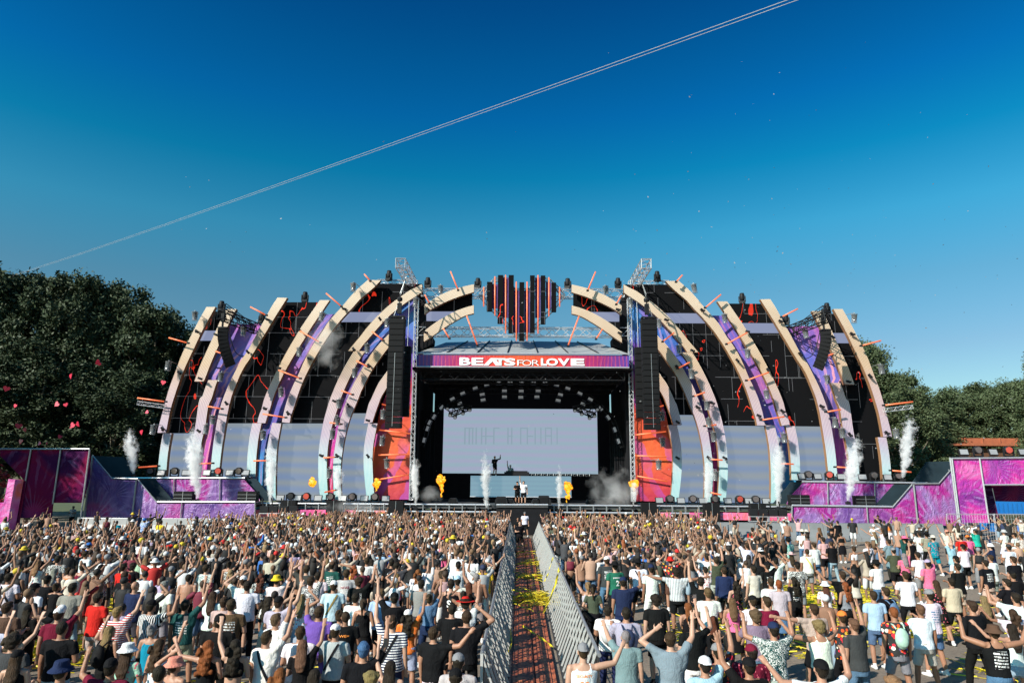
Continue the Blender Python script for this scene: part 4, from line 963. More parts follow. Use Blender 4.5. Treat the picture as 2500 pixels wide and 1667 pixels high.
proto = None; rowname = {0: 'top row of the arch', 1: 'left leg of the arch', 2: 'inner rows'}
for i, (zz, x, y, r_) in enumerate([('4',) + q for q in ARCH] + [('B',) + q for q in ARB]):
    if proto is None: r = proto = strobe_proto()
    else: r = copy_tree(proto)
    r.location = Z(zz, x, y, 63.0); r.scale = (1.15,) * 3; r.rotation_euler = (R_(-12), r_ * -1 if False else r_, 0)
    r.rotation_euler = (R_(-12), -(-r_), 0)
    hz = 'left' if r.location.x < X0 - 1.5 else 'right' if r.location.x > X0 + 1.5 else 'middle'
    tag(r, '%s small grey strobe panel counting from the left end of the light arch inside the stage' % 'xx', 'strobe light', 'small strobe panels of the arch inside the stage')
st = [o for o in bpy.data.objects if o.name.startswith('strobe_panel')]; st.sort(key=lambda o: (round(o.location.x, 2), -o.location.z))
def nth(i):
    if i < 20: return ORD[i]
    t_ = {20: 'twenty', 30: 'thirty'}[i // 10 * 10]; k = (i % 10)
    return {20: 'twenty', 30: 'thirty'}[(i + 1) // 10 * 10] + '-' + ORD[(i + 1) % 10 - 1] if (i + 1) % 10 else {30: 'thirtieth', 40: 'fortieth'}[i + 1]
for i, o in enumerate(st): o['label'] = '%s small grey strobe panel from the left in the light arch inside the stage' % nth(i)
arch = [Z('4', *q, 63.25) for q in [(905,740),(940,640),(975,520),(1030,430),(1110,350),(1200,280),(1310,220),(1420,175),(1530,145),(1640,128),(1860,126)]]
arch = [Vector(q) for q in resample(arch, 22)]; full = arch + [mir(q) for q in arch[::-1]]
m = MB()
for a, b in zip(full[:-1], full[1:]): m.truss(a, b, .32, .022, 2)
tag(m.build('light_arch', M['blackmetal']), 'curved truss arch carrying small lights inside the dark stage', 'truss arch')
for side in (0, 1):
    pts = [(1130,370),(1175,430),(1230,450),(1290,410),(1360,370)]
    r = empty('floating_light_cluster', Z('4', 1225, 440, 62.6, side), 0, 'black truss cluster of lights before the top %s corner of the back screen' % SIDE[side], 'light cluster', 'light clusters at the back screen corners')
    m = MB(); m.truss(Z('4', 1120, 350, 62.8, side), Z('4', 1235, 430, 62.8, side), .45, .04, 4); m.truss(Z('4', 1200, 340, 62.9, side), Z('4', 1370, 375, 62.9, side), .4, .04, 5); m.truss(Z('4', 1180, 440, 62.7, side), Z('4', 1340, 380, 62.7, side), .4, .04, 5); m.build('truss', M['blackmetal'], r)
    for x, y in ((1175, 425), (1222, 445), (1297, 408), (1362, 375), (1150, 360)):
        m = MB(); c = Z('4', x, y, 62.4, side); m.tube(c, c + Vector((0, -.3, -.25)), .17, 12); m.build('lamp_head', M['blackmetal'], r)
        m = MB(); m.tube(c + Vector((0, -.3, -.25)), c + Vector((0, -.32, -.265)), .13, 12); m.build('lens', M['panel'], r)

# ---- floor lights along the decks
def round_proto(mat):
    r = empty('round_floor_light')
    m = MB(); m.box((0, 0, .06), (.5, .4, .12)); m.build('base', M['blackmetal'], r)
    m = MB(); m.box((-.34, 0, .42), (.06, .18, .6)); m.box((.34, 0, .42), (.06, .18, .6)); m.box((0, 0, .15), (.72, .18, .06)); m.build('yoke', M['blackmetal'], r)
    m = MB(); m.tube((0, -.12, .58), (0, .2, .58), .30, 20); m.build('lamp_head', M['blackmetal'], r, True)
    m = MB(); m.tube((0, -.125, .58), (0, -.15, .58), .235, 20); m.build('lens', mat, r)
    return r
def square_proto():
    r = empty('square_floor_light')
    m = MB(); m.box((0, .05, .07), (.5, .3, .14)); m.build('base', M['blackmetal'], r)
    m = MB(); rr = Matrix.Rotation(-.35, 3, 'X'); m.box((0, 0, .42), (.66, .12, .5), 0, rr); m.build('housing', M['blackmetal'], r)
    m = MB(); m.box(Vector((0, 0, .42)) + rr @ Vector((0, -.07, 0)), (.56, .02, .4), 0, rr); m.build('face', M['panel'], r)
    return r
RP = {'r': round_proto(M['lens']), 'R': round_proto(M['redlens']), 'b': square_proto()}; usedp = set()
def floor_light(k, loc, lab):
    if k in usedp: r = copy_tree(RP[k])
    else: r = RP[k]; usedp.add(k)
    r.location = loc; r.rotation_euler = (0, 0, random.uniform(-.15, .15)); nm = {'r': 'round black', 'R': 'round red lensed', 'b': 'square grey faced'}[k]
    tag(r, '%s floor light, %s' % (nm, lab), 'floor light', 'floor lights along the stage decks')
ROWL = [(1505,'b'),(1603,'r'),(1670,'b'),(1755,'R'),(1868,'b'),(1985,'r'),(2105,'b'),(2195,'r'),(2310,'b'),(2413,'r'),(2515,'b')]
for side in (0, 1):
    for i, (x, k) in enumerate(ROWL):
        p_ = Z('2', x, 1262, 57.4, side); floor_light(k, Vector((p_.x, 57.4, 2.2)), '%s along the main deck from the %s end' % (ORD[i], SIDE[side]))
    for i, (x, k) in enumerate([(262,'r'),(365,'b'),(490,'r'),(600,'b'),(800,'b'),(910,'R'),(1020,'b'),(1105,'r'),(1170,'b')]):
        p_ = Z('2', x, 1040, 58.0, side); q_ = Z('2', x, 1045, 57.6, side); floor_light(k, Vector((p_.x, 58.0, q_.z)), '%s along the raised %s tier from its outer end' % (ORD[i], SIDE[side]))
for i, (x, k) in enumerate([(1895,'b'),(2005,'r'),(2120,'b'),(2240,'R'),(2345,'b')]):
    p_ = Z('D', x, 368, 52.8); floor_light(k, Vector((p_.x, 52.8, p_.z)), '%s on top of the pink banner walls at right' % ORD[i])
# truss light units in the pit and speakers on tiers
def rack_proto():
    r = empty('pit_light_stand')
    m = MB(); m.box((0, 0, 1.05), (.75, .25, .05)); m.box((-.35, 0, .9), (.04, .25, .34)); m.box((.35, 0, .9), (.04, .25, .34)); m.box((0, 0, .7), (.75, .25, .05)); m.build('frame', M['alu'], r)
    m = MB(); m.box((0, 0, 1.35), (.65, .3, .5)); m.beam((-.1, 0, 1.5), (-.25, 0, 2.2), .08, .08); m.build('lamp_housing', M['blackmetal'], r)
    m = MB(); m.tube((-.3, 0, 0), (-.3, 0, .7), .03); m.tube((.3, 0, 0), (.3, 0, .7), .03); m.build('leg', M['steel'], r)
    return r
proto = None
for side in (0, 1):
    for i, x in enumerate([1350, 1440, 1535, 1628]):
        if proto is None: r = proto = rack_proto()
        else: r = copy_tree(proto)
        p_ = Z('2', x, 1420, 54.3, side); r.location = (p_.x, 54.3, max(0, p_.z - .75))
        tag(r, '%s light stand from the %s end in front of the pink skirt banner' % (ORD[i], SIDE[side]), 'light stand', 'light stands in front of the deck')
def sub_proto():
    r = empty('low_speaker')
    for s_ in (-1, 1):
        m = MB(); m.box((.38 * s_, 0, .4), (.74, .7, .8)); m.build('cabinet', M['speaker'], r)
        for z_ in (.12, .4, .68):
            pass
    m = MB(); m.box((0, -.36, .4), (.03, .04, .8)); m.box((0, -.36, .27), (1.5, .03, .02)); m.box((0, -.36, .54), (1.5, .03, .02)); m.build('grille_rail', M['steel'], r)
    return r
proto = None
for side in (0, 1):
    for i, x in enumerate([535, 1155]):
        if proto is None: r = proto = sub_proto()
        else: r = copy_tree(proto)
        q_ = Z('2', x, 1272, 55.2, side); r.location = (q_.x, 56.1, q_.z)
        tag(r, 'pair of black boxes on the lower %s tier, %s one' % (SIDE[side], ['outer', 'inner'][i]), 'speaker', 'black speaker boxes on the tiers')
# monitors on the thrust and deck
def wedge(lb, x, z_='4', Y=56.0, k=1.0):
    p_ = Z(z_, x, 1290, Y); r = empty('floor_monitor', (p_.x, Y, tl.z if Y < 57 else 2.2), 0, lb, 'floor monitor', 'black floor monitors on the stage')
    m = MB(); c = Vector((p_.x, Y, r.location.z)); pts = [c + Vector((-.45 * k, 0, 0)), c + Vector((.45 * k, 0, 0)), c + Vector((.45 * k, 0, .25 * k)), c + Vector((.30 * k, 0, .55 * k)), c + Vector((-.30 * k, 0, .55 * k)), c + Vector((-.45 * k, 0, .25 * k))]
    m.prism(pts, .6 * k); m.build('cabinet', M['blackmetal'], r)
    m = MB(); m.box(c + Vector((0, -.02, .27 * k)), (.55 * k, .03, .35 * k)); m.build('grille', M['speaker'], r)
for lb, x, zz, Y, k in [('black floor monitor at the left corner of the jutting platform', 1660, '4', 55.4, 1.1), ('low black monitor second from left on the jutting platform', 1740, '4', 55.6, .8), ('low black monitor right of the two performers', 1995, '4', 55.6, .8), ('tall black monitor at the right corner of the jutting platform', 2070, '4', 55.6, 1.25),
                        ('black monitor on the main deck left of the flame jets', 1197, '4', 58, .9), ('black monitor on the main deck right of the smoke', 553, 'B', 58, .8)]:
    wedge(lb, x, zz, Y, k)
# black boxes under the lower pipe
proto = None
for side in (0, 1):
    for i, x in enumerate([1595, 2030, 2330+290]):
        q_ = Z('2', x, 1300, 56.0, side); r = empty('deck_speaker', (q_.x, 56.0, .9), 0, '%s black speaker box under the deck edge from the %s end' % (ORD[i], SIDE[side]), 'speaker', 'speaker boxes under the deck edge')
        m = MB(); m.box((q_.x, 55.9, 1.75), (1.2, .6, 1.5)); m.build('cabinet', M['speaker'], r)
        m = MB(); m.box((q_.x, 55.58, 1.75), (.03, .03, 1.5)); m.build('centre_bar', M['steel'], r)

# ---- overhead wires
for k, off in enumerate((0, .12)):
    a = W(-60, 700 + 2 * k, 90); b = W(1952, -10 + 9 * k, 16); b2 = W(2150, -93 + 9 * k, 14)
    pts = []
    for i in range(41):
        u = i / 40; p_ = a.lerp(b, u); p_.z -= .35 * math.sin(math.pi * u); pts.append(p_)
    pts.append(b2); m = MB(); m.path(pts, .007 if k else .008, 5)
    tag(m.build('overhead_wire', plain('pale_wire', (.42, .42, .40), .6)), '%s of the two pale wires running diagonally across the sky' % ['upper', 'lower'][k], 'wire', 'overhead wires')

# ================================================================== BARRIER, WALKWAY
Ybar = 51.9
def barrier_panel(x0_, x1_, i, lab):
    pts = [(0, 0), (.05, .25), (.28, .45), (.42, .8), (.5, 1.22)]      # toe sweeps towards the crowd
    m = MB(); prof = [(Ybar - .55 + p_[0] * 1.1, p_[1]) for p_ in pts]; n = len(prof); vs = []
    for x in (x0_, x1_ - .025):
        vs += [(x, y, z) for y, z in prof] + [(x, y + .05, z) for y, z in prof]
    fs = []
    for j in range(n - 1): fs += [(j, j + 1, 2 * n + j + 1, 2 * n + j), (n + j, 3 * n + j, 3 * n + j + 1, n + j + 1)]
    fs += [(0, 2 * n, 3 * n, n), (n - 1, 2 * n - 1, 4 * n - 1, 3 * n - 1)] + [(j, n + j, n + j + 1, j + 1) for j in range(n - 1)] + [(2 * n + j, 2 * n + j + 1, 3 * n + j + 1, 3 * n + j) for j in range(n - 1)]
    m.add(vs, fs); r = empty('crowd_barrier', (x0_, Ybar, 0), 0, lab, 'barrier', 'grey sheet metal barriers along the pit')
    m.build('sheet', M['barrier'], r)
    m = MB(); m.tube((x0_, Ybar + .03, 1.24), (x1_ - .03, Ybar + .03, 1.24), .03, 6); m.box((x0_ + .02, Ybar + .05, 1.2), (.05, .1, .1)); m.build('top_rail', M['steel'], r)
xs0 = W(185, 1300, Ybar).x; xs1 = W(2325, 1300, Ybar).x; k = 0; Xw = -.66; Xw2 = 1.43
nb = int((xs1 - xs0) / 1.25)
for i in range(nb):
    a = xs0 + 1.25 * i
    if a + 1.25 > Xw - .4 and a < Xw2 + .4: continue
    if i % 2: pass
    lf = a < 0; q = i if lf else nb - 1 - i
    barrier_panel(a, a + 1.25, i, '%s grey barrier panel from the %s end of the pit barrier' % (nth(q), SIDE[0 if lf else 1]))
# walkway mats
for k, (xa_, xb_) in enumerate(((-.13, .33), (.37, .80))):
    m = MB(); n = 12
    for j in range(24):
        y0_, y1_ = 6 + j * 1.9, 6 + j * 1.9 + 1.88
        z0_ = .03 + random.uniform(0, .012); w_ = (xb_ - xa_)
        m.box((xa_ + w_ / 2, (y0_ + y1_) / 2, z0_), (w_, y1_ - y0_, .05)); m.box((xa_ + w_ * .5, (y0_ + y1_) / 2, z0_ + .03), (w_ * .55, y1_ - y0_ - .02, .035))
        m.box((xa_ + w_ * .97, (y0_ + y1_) / 2, z0_ + .03), (.03, y1_ - y0_ - .02, .03))
    tag(m.build('walkway_mat', M['mat']), '%s strip of red brown matting along the fenced walkway' % SIDE[k], 'floor mat', 'red brown walkway mats')
def fence_unit():
    r = empty('walkway_barrier')
    m = MB(); m.add([(0, 0, .02), (0, 1.0, .02), (0, 1.0, 1.16), (0, 0, 1.16)], [(0, 1, 2, 3)])
    # perforated sheet built as a grid of thin slats
    m = MB()
    for i in range(12): m.box((0, .5, .08 + i * .095), (.010, .98, .016))
    for i in range(12): m.box((.004, .03 + i * .085, .6), (.01, .010, 1.1))
    m.build('mesh_sheet', M['mesh'], r)
    m = MB(); m.tube((0, 0, 1.2), (0, 1.0, 1.2), .035, 8); m.build('top_rail', M['steel'], r)
    for y in (.04, .54):
        m = MB(); m.beam((0, y, 1.17), (.44, y, .04), .055, .035); m.build('brace', M['brace'], r)
    m = MB(); m.beam((0, .02, 0), (0, .02, 1.2), .05, .05); m.build('post', M['brace'], r)
    m = MB(); m.box((.24, .5, .015), (.5, .98, .025)); m.build('foot_plate', M['mesh'], r)
    return r
proto = None
for side in (0, 1):
    n_ = 39; y = 13.0
    for i in range(n_):
        if proto is None: r = proto = fence_unit()
        else: r = copy_tree(proto)
        r.location = (Xw if side == 0 else Xw2, y + (0 if side == 0 else .99), 0); r.rotation_euler = (0, 0, 0 if side == 0 else math.pi)
        tag(r, '%s silver walkway barrier from the camera in the row %s of the brown mats' % (nth(i), ['left', 'right'][side]), 'barrier', 'silver barriers on the %s of the walkway' % SIDE[side])
        y += 1.0
# yellow streamers
def streamer_heap(name, cx, cy, rx, ry, n, h, lab, seed):
    rng = random.Random(seed); m = MB()
    for _ in range(n):
        a = rng.uniform(0, 2 * math.pi); rr = math.sqrt(rng.random()); x = cx + rx * rr * math.cos(a); y = cy + ry * rr * math.sin(a)
        th = rng.uniform(0, math.pi) * .35 + (0 if rng.random() < .7 else 1.2); z = .06 + h * rng.random() * (1 - rr * .7); wd = rng.uniform(.008, .018); L = rng.uniform(.4, 1.5)
        p_ = []; 
        for s in range(6):
            p_.append(Vector((x, y, max(.02, z)))); x += math.cos(th) * L / 5; y += math.sin(th) * L / 5; z += rng.uniform(-.04, .04); th += rng.uniform(-.5, .5)
        up = Vector((rng.uniform(-1, 1), rng.uniform(-1, 1), .8)).normalized() * wd; vs = []
        for q in p_: vs += [q - up, q + up]
        m.add(vs, [(2 * i, 2 * i + 1, 2 * i + 3, 2 * i + 2) for i in range(5)])
    return tag(m.build(name, M['yellow']), lab, None, None, 'stuff')
rng = random.Random(5)
streamer_heap('yellow_streamers', .35, 25.2, .75, 1.2, 150, .3, 'thick tangle of yellow paper streamers across the walkway', 1)
streamer_heap('yellow_streamers', .35, 31, .65, .5, 40, .2, 'yellow streamers across the walkway farther back', 2)
streamer_heap('yellow_streamers', .35, 36, .65, .6, 40, .2, 'yellow streamers across the far walkway', 3)
streamer_heap('yellow_streamers', .1, 34, .8, 12, 60, .08, 'loose yellow streamers strewn along the walkway', 4)
for i, (x, y, rx, ry, n) in enumerate([(10.8, 26, 1.6, 1.0, 500), (11.0, 21, 1.8, 1.0, 260), (12.5, 28, 3, 1.5, 200), (6.2, 20, 2.5, 2.5, 260), (9, 24, 3, 2, 200), (16, 22, 4, 4, 120), (-11.5, 17.5, 1.6, 1.6, 300), (-14.5, 24, 2, 3, 250), (13, 16, 3, 3, 250), (-6, 14, 3, 3, 150)]):
    streamer_heap('yellow_streamers', x, y, rx, ry, n, .1, 'yellow streamers lying on the ground among the crowd, patch %s' % ORD[i], 20 + i)
def ribbon(pts, lab):
    P_ = [Vector(q) for q in resample(pts, 24)]; m = MB(); vs = []
    for i, q in enumerate(P_): u = Vector((math.sin(i * .5), .3, math.cos(i * .5))).normalized() * .03; vs += [q - u, q + u]
    m.add(vs, [(2 * i, 2 * i + 1, 2 * i + 3, 2 * i + 2) for i in range(23)]); return tag(m.build('yellow_ribbon', M['yellow']), lab, 'streamer', 'yellow streamers on the walkway')
ribbon([(.75, 22.6, .2), (1.1, 23.6, .6), (1.4, 25, 1.15), (1.42, 26.5, 1.22)], 'yellow streamer pulled up over the right walkway barrier')
ribbon([(.72, 22.4, .1), (1.15, 23.9, .7), (1.43, 25.6, 1.18)], 'second yellow streamer stretched up to the right walkway barrier')
ribbon([(1.43, 29.5, 1.2), (1.2, 29, .6), (1.0, 28.4, .3)], 'yellow streamer hanging on the right barrier farther back')
ribbon([(.1, 21, .1), (.45, 19.8, .12), (.75, 18.9, .1), (.85, 18.2, .15)], 'yellow streamer trailing toward the camera on the mats')
ribbon([(-.25, 20.5, .1), (-.2, 18.8, .1), (-.3, 17.6, .12)], 'yellow streamer trailing along the left edge of the mats')
# ================================================================== SMOKE, FLAMES, CONFETTI, HEARTS
m, t, b = newmat('white_smoke'); t.nodes.remove(b); ou = [n for n in t.nodes if n.type == 'OUTPUT_MATERIAL'][0]
pv = t.nodes.new('ShaderNodeVolumePrincipled'); pv.inputs['Color'].default_value = (.995, .995, .998, 1)
p = pos(t); nz = noise(t, p, 2.1, 4, .65); dn = math_(t, 'MULTIPLY', math_(t, 'SUBTRACT', nz, .40, True), 30., False); dn = math_(t, 'MAXIMUM', dn, 0.)
t.links.new(dn, pv.inputs['Density']); t.links.new(pv.outputs[0], ou.inputs['Volume']); M['smoke'] = m
def smokemat(name, k, thr=.42, sc=1.2):
    m, t, b = newmat(name); t.nodes.remove(b); ou = [n for n in t.nodes if n.type == 'OUTPUT_MATERIAL'][0]
    pv = t.nodes.new('ShaderNodeVolumePrincipled'); pv.inputs['Color'].default_value = (.98, .98, .985, 1)
    dn = math_(t, 'MAXIMUM', math_(t, 'MULTIPLY', math_(t, 'SUBTRACT', noise(t, pos(t), sc, 4, .6), thr), k), 0.)
    t.links.new(dn, pv.inputs['Density']); t.links.new(pv.outputs[0], ou.inputs['Volume']); return m
M['drift'] = smokemat('thin_drifting_smoke', .65)
M['wisp'] = smokemat('wispy_smoke', 9., .46, 1.8)
m, t, b = newmat('soft_smoke_cloud'); t.nodes.remove(b); ou = [n for n in t.nodes if n.type == 'OUTPUT_MATERIAL'][0]
pv = t.nodes.new('ShaderNodeVolumePrincipled'); pv.inputs['Color'].default_value = (.985, .985, .99, 1); oc = coords(t)
ln_ = N(t, 'ShaderNodeVectorMath', operation='LENGTH'); t.links.new(oc, ln_.inputs[0])
d = math_(t, 'ADD', math_(t, 'SUBTRACT', .85, ln_.outputs['Value']), math_(t, 'MULTIPLY', math_(t, 'SUBTRACT', noise(t, pos(t), .9, 5, .6, .5), .5), 2.4))
t.links.new(math_(t, 'MULTIPLY', math_(t, 'MAXIMUM', d, 0.), .55), pv.inputs['Density']); t.links.new(pv.outputs[0], ou.inputs['Volume']); M['cloud'] = m
def remesh_union(balls, vox, name, smooth=2):
    m = MB()
    for c, r, sq in balls:
        prof = [(r * math.sin(math.pi * j / 8), -r * sq * math.cos(math.pi * j / 8)) for j in range(9)]; m.lathe(prof, c, 12)
    me = bpy.data.meshes.new(name); me.from_pydata(m.v, [], m.f); return remesh(me, vox, smooth)
def remesh(me, vox, smooth=2, fac=.5):
    o = bpy.data.objects.new('tmp', me); COL.objects.link(o)
    md = o.modifiers.new('r', 'REMESH'); md.mode = 'VOXEL'; md.voxel_size = vox
    if smooth: s = o.modifiers.new('s', 'SMOOTH'); s.iterations = smooth; s.factor = fac
    out = bpy.data.meshes.new_from_object(o.evaluated_get(bpy.context.evaluated_depsgraph_get()))
    bpy.data.objects.remove(o); bpy.data.meshes.remove(me)
    out.polygons.foreach_set('use_smooth', [True] * len(out.polygons)); return out
def jetmat(name, thr, k, hard):
    """white smoke that is dense along the jet's axis and frays towards its edge and top"""
    m, t, b = newmat(name); t.nodes.remove(b); ou = [n for n in t.nodes if n.type == 'OUTPUT_MATERIAL'][0]
    pv = t.nodes.new('ShaderNodeVolumePrincipled'); pv.inputs['Color'].default_value = (.995, .995, .998, 1)
    oc = coords(t); s = sepxyz(t, oc); nz = math_(t, 'SUBTRACT', noise(t, pos(t), 2.2, 5, .66, .9), .52); nz2 = math_(t, 'SUBTRACT', noise(t, pos(t), .9, 2, .5), .5)
    x = math_(t, 'ADD', s[0], math_(t, 'MULTIPLY', math_(t, 'MULTIPLY', nz2, 1.1), s[2])); r = math_(t, 'SQRT', math_(t, 'ADD', math_(t, 'MULTIPLY', x, x), math_(t, 'MULTIPLY', s[1], s[1])))
    R = math_(t, 'ADD', math_(t, 'MULTIPLY', math_(t, 'POWER', math_(t, 'MAXIMUM', s[2], 0.001), .8), .82), .09)
    d = math_(t, 'SUBTRACT', 1.0, math_(t, 'DIVIDE', r, R))
    d = math_(t, 'ADD', d, math_(t, 'MULTIPLY', nz, 3.0))
    d = math_(t, 'SUBTRACT', d, math_(t, 'MULTIPLY', math_(t, 'POWER', math_(t, 'MAXIMUM', s[2], 0.001), 3.0), thr))
    d = math_(t, 'MULTIPLY', math_(t, 'MAXIMUM', d, 0.0), k)
    t.links.new(d, pv.inputs['Density']); t.links.new(pv.outputs[0], ou.inputs['Volume']); return m
M['jet'] = jetmat('white_smoke_jet', 1.1, 9.0, 1)
def plume(bx, by, tx, ty, Y, wtop, lab, seed, wisp=0.0):
    a = W(bx, by, Y); b = W(tx, ty - 12 - wisp * 12, Y); L = (b - a).length
    r = empty('smoke_jet', a, 0, lab, 'smoke jet', 'white smoke jets along the stage')
    m = MB(); m.lathe([(.001, -.002), (.16, 0), (.34, .1), (.55, .3), (.8, .6), (1.0, 1.0), (.7, 1.12), (.001, 1.15)], (0, 0, 0), 16); o = m.build('plume', M['jet'])
    o.parent = r; o.rotation_euler = (b - a).to_track_quat('Z', 'Y').to_euler(); o.scale = (wtop * 1.0, wtop * 1.0, L)
    m = MB(); m.box(a + Vector((0, 0, -.18)), (.3, .3, .22)); m.tube(a + Vector((0, 0, -.1)), a, .06); m.build('nozzle', M['blackmetal'], r)
for args in [(327, 1156, 313, 1075, 55.8, 1.0, 'smoke jet at the far left in front of the dark trees', 1, 1.6), (483, 1216, 468, 1075, 55.4, 1.35, 'broad tall smoke jet in front of the second left rib', 2, 2.0),
             (661, 1232, 660, 1085, 56.0, .95, 'smoke jet in front of the step of the fourth left rib', 3, 0), (831, 1230, 822, 1135, 56.0, .8, 'low smoke jet in front of the sixth left rib', 4, 0),
             (1015, 1234, 1011, 1125, 56.0, .85, 'smoke jet beside the left edge of the stage opening', 5, 1.0), (1187.5, 1240, 1184, 1120, 56.0, .85, 'narrow smoke jet left of the jutting platform', 6, 1.0),
             (1364, 1241, 1366, 1140, 56.0, .6, 'narrow smoke jet right of the jutting platform', 7, 0), (1546, 1233, 1550, 1180, 56.0, .6, 'short smoke jet beneath the rightmost flame', 8, 0),
             (1726, 1229, 1733, 1120, 56.0, .85, 'smoke jet in front of the sixth right rib', 9, 0), (1899, 1235, 1902, 1070, 56.0, .95, 'smoke jet in front of the step of the fourth right rib', 10, 0),
             (2070, 1222, 2092, 1090, 55.4, 1.15, 'smoke jet in front of the second right rib', 11, 1.4), (2204, 1166, 2226, 1030, 55.8, 1.05, 'tall smoke jet at the far right in front of the trees', 12, 1.4)]:
    plume(*args)
for i, (x, y, Y, sx, sz, lab) in enumerate([(1495, 1192, 58.6, 2.4, 2.1, 'drifting smoke cloud on the deck right of the riser'), (1510, 1208, 57.6, 1.5, .9, 'dense low smoke near the right side of the stage opening'), (1050, 1208, 58, 1.3, .8, 'low drifting smoke at the left side of the stage opening'),
                                          (795, 840, 57.2, 1.8, 2.6, 'thin smoke drifting up over the left led wall'), (868, 1240, 55.4, 3.0, .6, 'thin smoke hanging over the deck edge on the left')]):
    c = W(x, y, Y); m = MB(); m.lathe([(math.sin(math.pi * j / 10) + .001, -math.cos(math.pi * j / 10)) for j in range(11)], (0, 0, 0), 18); o = m.build('drifting_smoke', M['cloud'])
    o.location = c; o.scale = (sx, 1.0, sz); tag(o, lab, None, None, 'stuff')
# flames
m, t, b = newmat('flame'); p = pos(t)
lw = N(t, 'ShaderNodeLayerWeight'); lw.inputs[0].default_value = .35
f = math_(t, 'ADD', math_(t, 'MULTIPLY', noise(t, p, 3.5, 4, .6), .9), math_(t, 'MULTIPLY', lw.outputs['Facing'], -.35))
c = ramp(t, f, [(.12, (.8, .08, 0)), (.26, (1, .26, .0)), (.40, (1, .52, .01)), (.55, (1, .75, .10))])
t.links.new(c, b.inputs['Emission Color']); b.inputs['Emission Strength'].default_value = .85; b.inputs['Base Color'].default_value = (0, 0, 0, 1); M['flame'] = m
def flame(x, y, rad, by, lab, seed, tail):
    rng = random.Random(seed); Y = 56.6; c = W(x, y, Y); k = Y / FPX * .98; balls = []
    for _ in range(30):
        d = Vector((rng.gauss(0, 1), rng.gauss(0, 1), rng.gauss(0, 1))).normalized() * rad * k * rng.uniform(.4, .8); d.z *= 1.15
        balls.append((c + d, rad * k * rng.uniform(.2, .42), 1))
    if tail:
        e = W(x + rng.uniform(-2, 4), by, Y)
        for i in range(9):
            u = (i + 1) / 9; balls.append((c.lerp(e, u) + Vector((rng.uniform(-.1, .1), 0, 0)), rad * k * (.42 * (1 - u) + .10) * rng.uniform(.6, 1.1), 1.4))
    me = remesh_union(balls, .045, 'flame', 1)
    co = np.empty(len(me.vertices) * 3); me.vertices.foreach_get('co', co); co = co.reshape(-1, 3); no = np.empty(len(me.vertices) * 3); me.vertices.foreach_get('normal', no); no = no.reshape(-1, 3)
    w3 = np.sin(co @ np.array([9., 4, 7]) + seed) * np.sin(co @ np.array([-6., 11, 8])) * .05
    me.vertices.foreach_set('co', (co + no * w3[:, None]).ravel())
    me.materials.append(M['flame']); o = bpy.data.objects.new('flame_burst', me); COL.objects.link(o); tag(o, lab, 'flame', 'bursts of flame above the deck')
flame(762, 1178, 11, 1215, 'yellow flame ball in front of the pale screen on the left', 1, 0); flame(919, 1178, 11, 1198, 'yellow orange flame burst in front of the left orange fabric', 2, 1); flame(1077, 1170, 13, 1216, 'orange flame ball with a long tail left inside the stage opening', 3, 1)
flame(1386, 1188, 12, 1226, 'yellow flame ball at the right end of the riser', 4, 1); flame(1547, 1180, 12, 1200, 'yellow flame burst at the right edge of the stage opening', 5, 1)
# confetti
rng = random.Random(3); m = MB()
M['confetti'] = plain('confetti_paper', (.25, .25, .26), .5)
for _ in range(340):
    x = rng.choice([rng.uniform(1500, 2500), rng.uniform(1400, 2450), rng.uniform(300, 2400)]); y = rng.uniform(100, 1150) if rng.random() < .4 else rng.uniform(500, 1200)
    c = W(x, y, rng.uniform(20, 54)); q = Matrix.Rotation(rng.uniform(0, 6), 3, 'X') @ Matrix.Rotation(rng.uniform(0, 6), 3, 'Z'); m.box(c, (.05, .03, .001), 0, q)
tag(m.build('confetti', M['confetti']), 'tiny bits of confetti drifting in the sky and over the stage', None, None, 'stuff')
# small red heart shapes before the left trees
M['heartred'] = plain('heart_shape_red', (.62, .03, .07), .35, 0, .2, 5)
def heart_pts(s):
    out = []
    for i in range(28):
        a = 2 * math.pi * i / 28; out.append(((16 * math.sin(a) ** 3) / 16 * s, (13 * math.cos(a) - 5 * math.cos(2 * a) - 2 * math.cos(3 * a) - math.cos(4 * a)) / 16 * s))
    return out
for i, (z, x, y, s, a) in enumerate([('L',62,1367,.28,.3),('L',675,1247,.28,-.2),('L',938,1120,.28,1.2),('L',1562,1307,.24,.2),('L',543,1515,.26,.8),('L',628,1520,.2,-.4),('M',178,155,.28,.2),('M',690,150,.3,.6),('M',742,140,.26,-.8),('M',572,258,.2,.4),('M',196,303,.26,.1),('M',1352,215,.25,-.2),('M',375,322,.22,.5),('M',445,318,.14,.2),('M',1405,22,.2,.9),('M',235,190,.2,-.5),('L',145,1530,.2,.3)]):
    c = Z(z, x, y, 60); m = MB(); rot = Matrix.Rotation(a, 3, 'Y') @ Matrix.Rotation(random.uniform(-.8, .8), 3, 'Z')
    vs = [c + rot @ Vector((u, 0, v)) for u, v in heart_pts(s)]; n = len(vs); v2 = [q + rot @ Vector((0, .05, 0)) for q in vs]; m.add(vs + v2, [tuple(range(n)), tuple(range(n, 2 * n))[::-1]] + [(j, (j + 1) % n, n + (j + 1) % n, n + j) for j in range(n)])
    tag(m.build('red_heart', M['heartred']), '%s red heart shape from the left, floating before the dark trees' % 'x', 'heart', 'red hearts before the left trees')
hs = sorted([o for o in bpy.data.objects if o.name.startswith('red_heart')], key=lambda o: o.data.vertices[0].co.x)
for i, o in enumerate(hs): o['label'] = '%s red heart shape from the left, floating before the dark trees' % ORD[i]
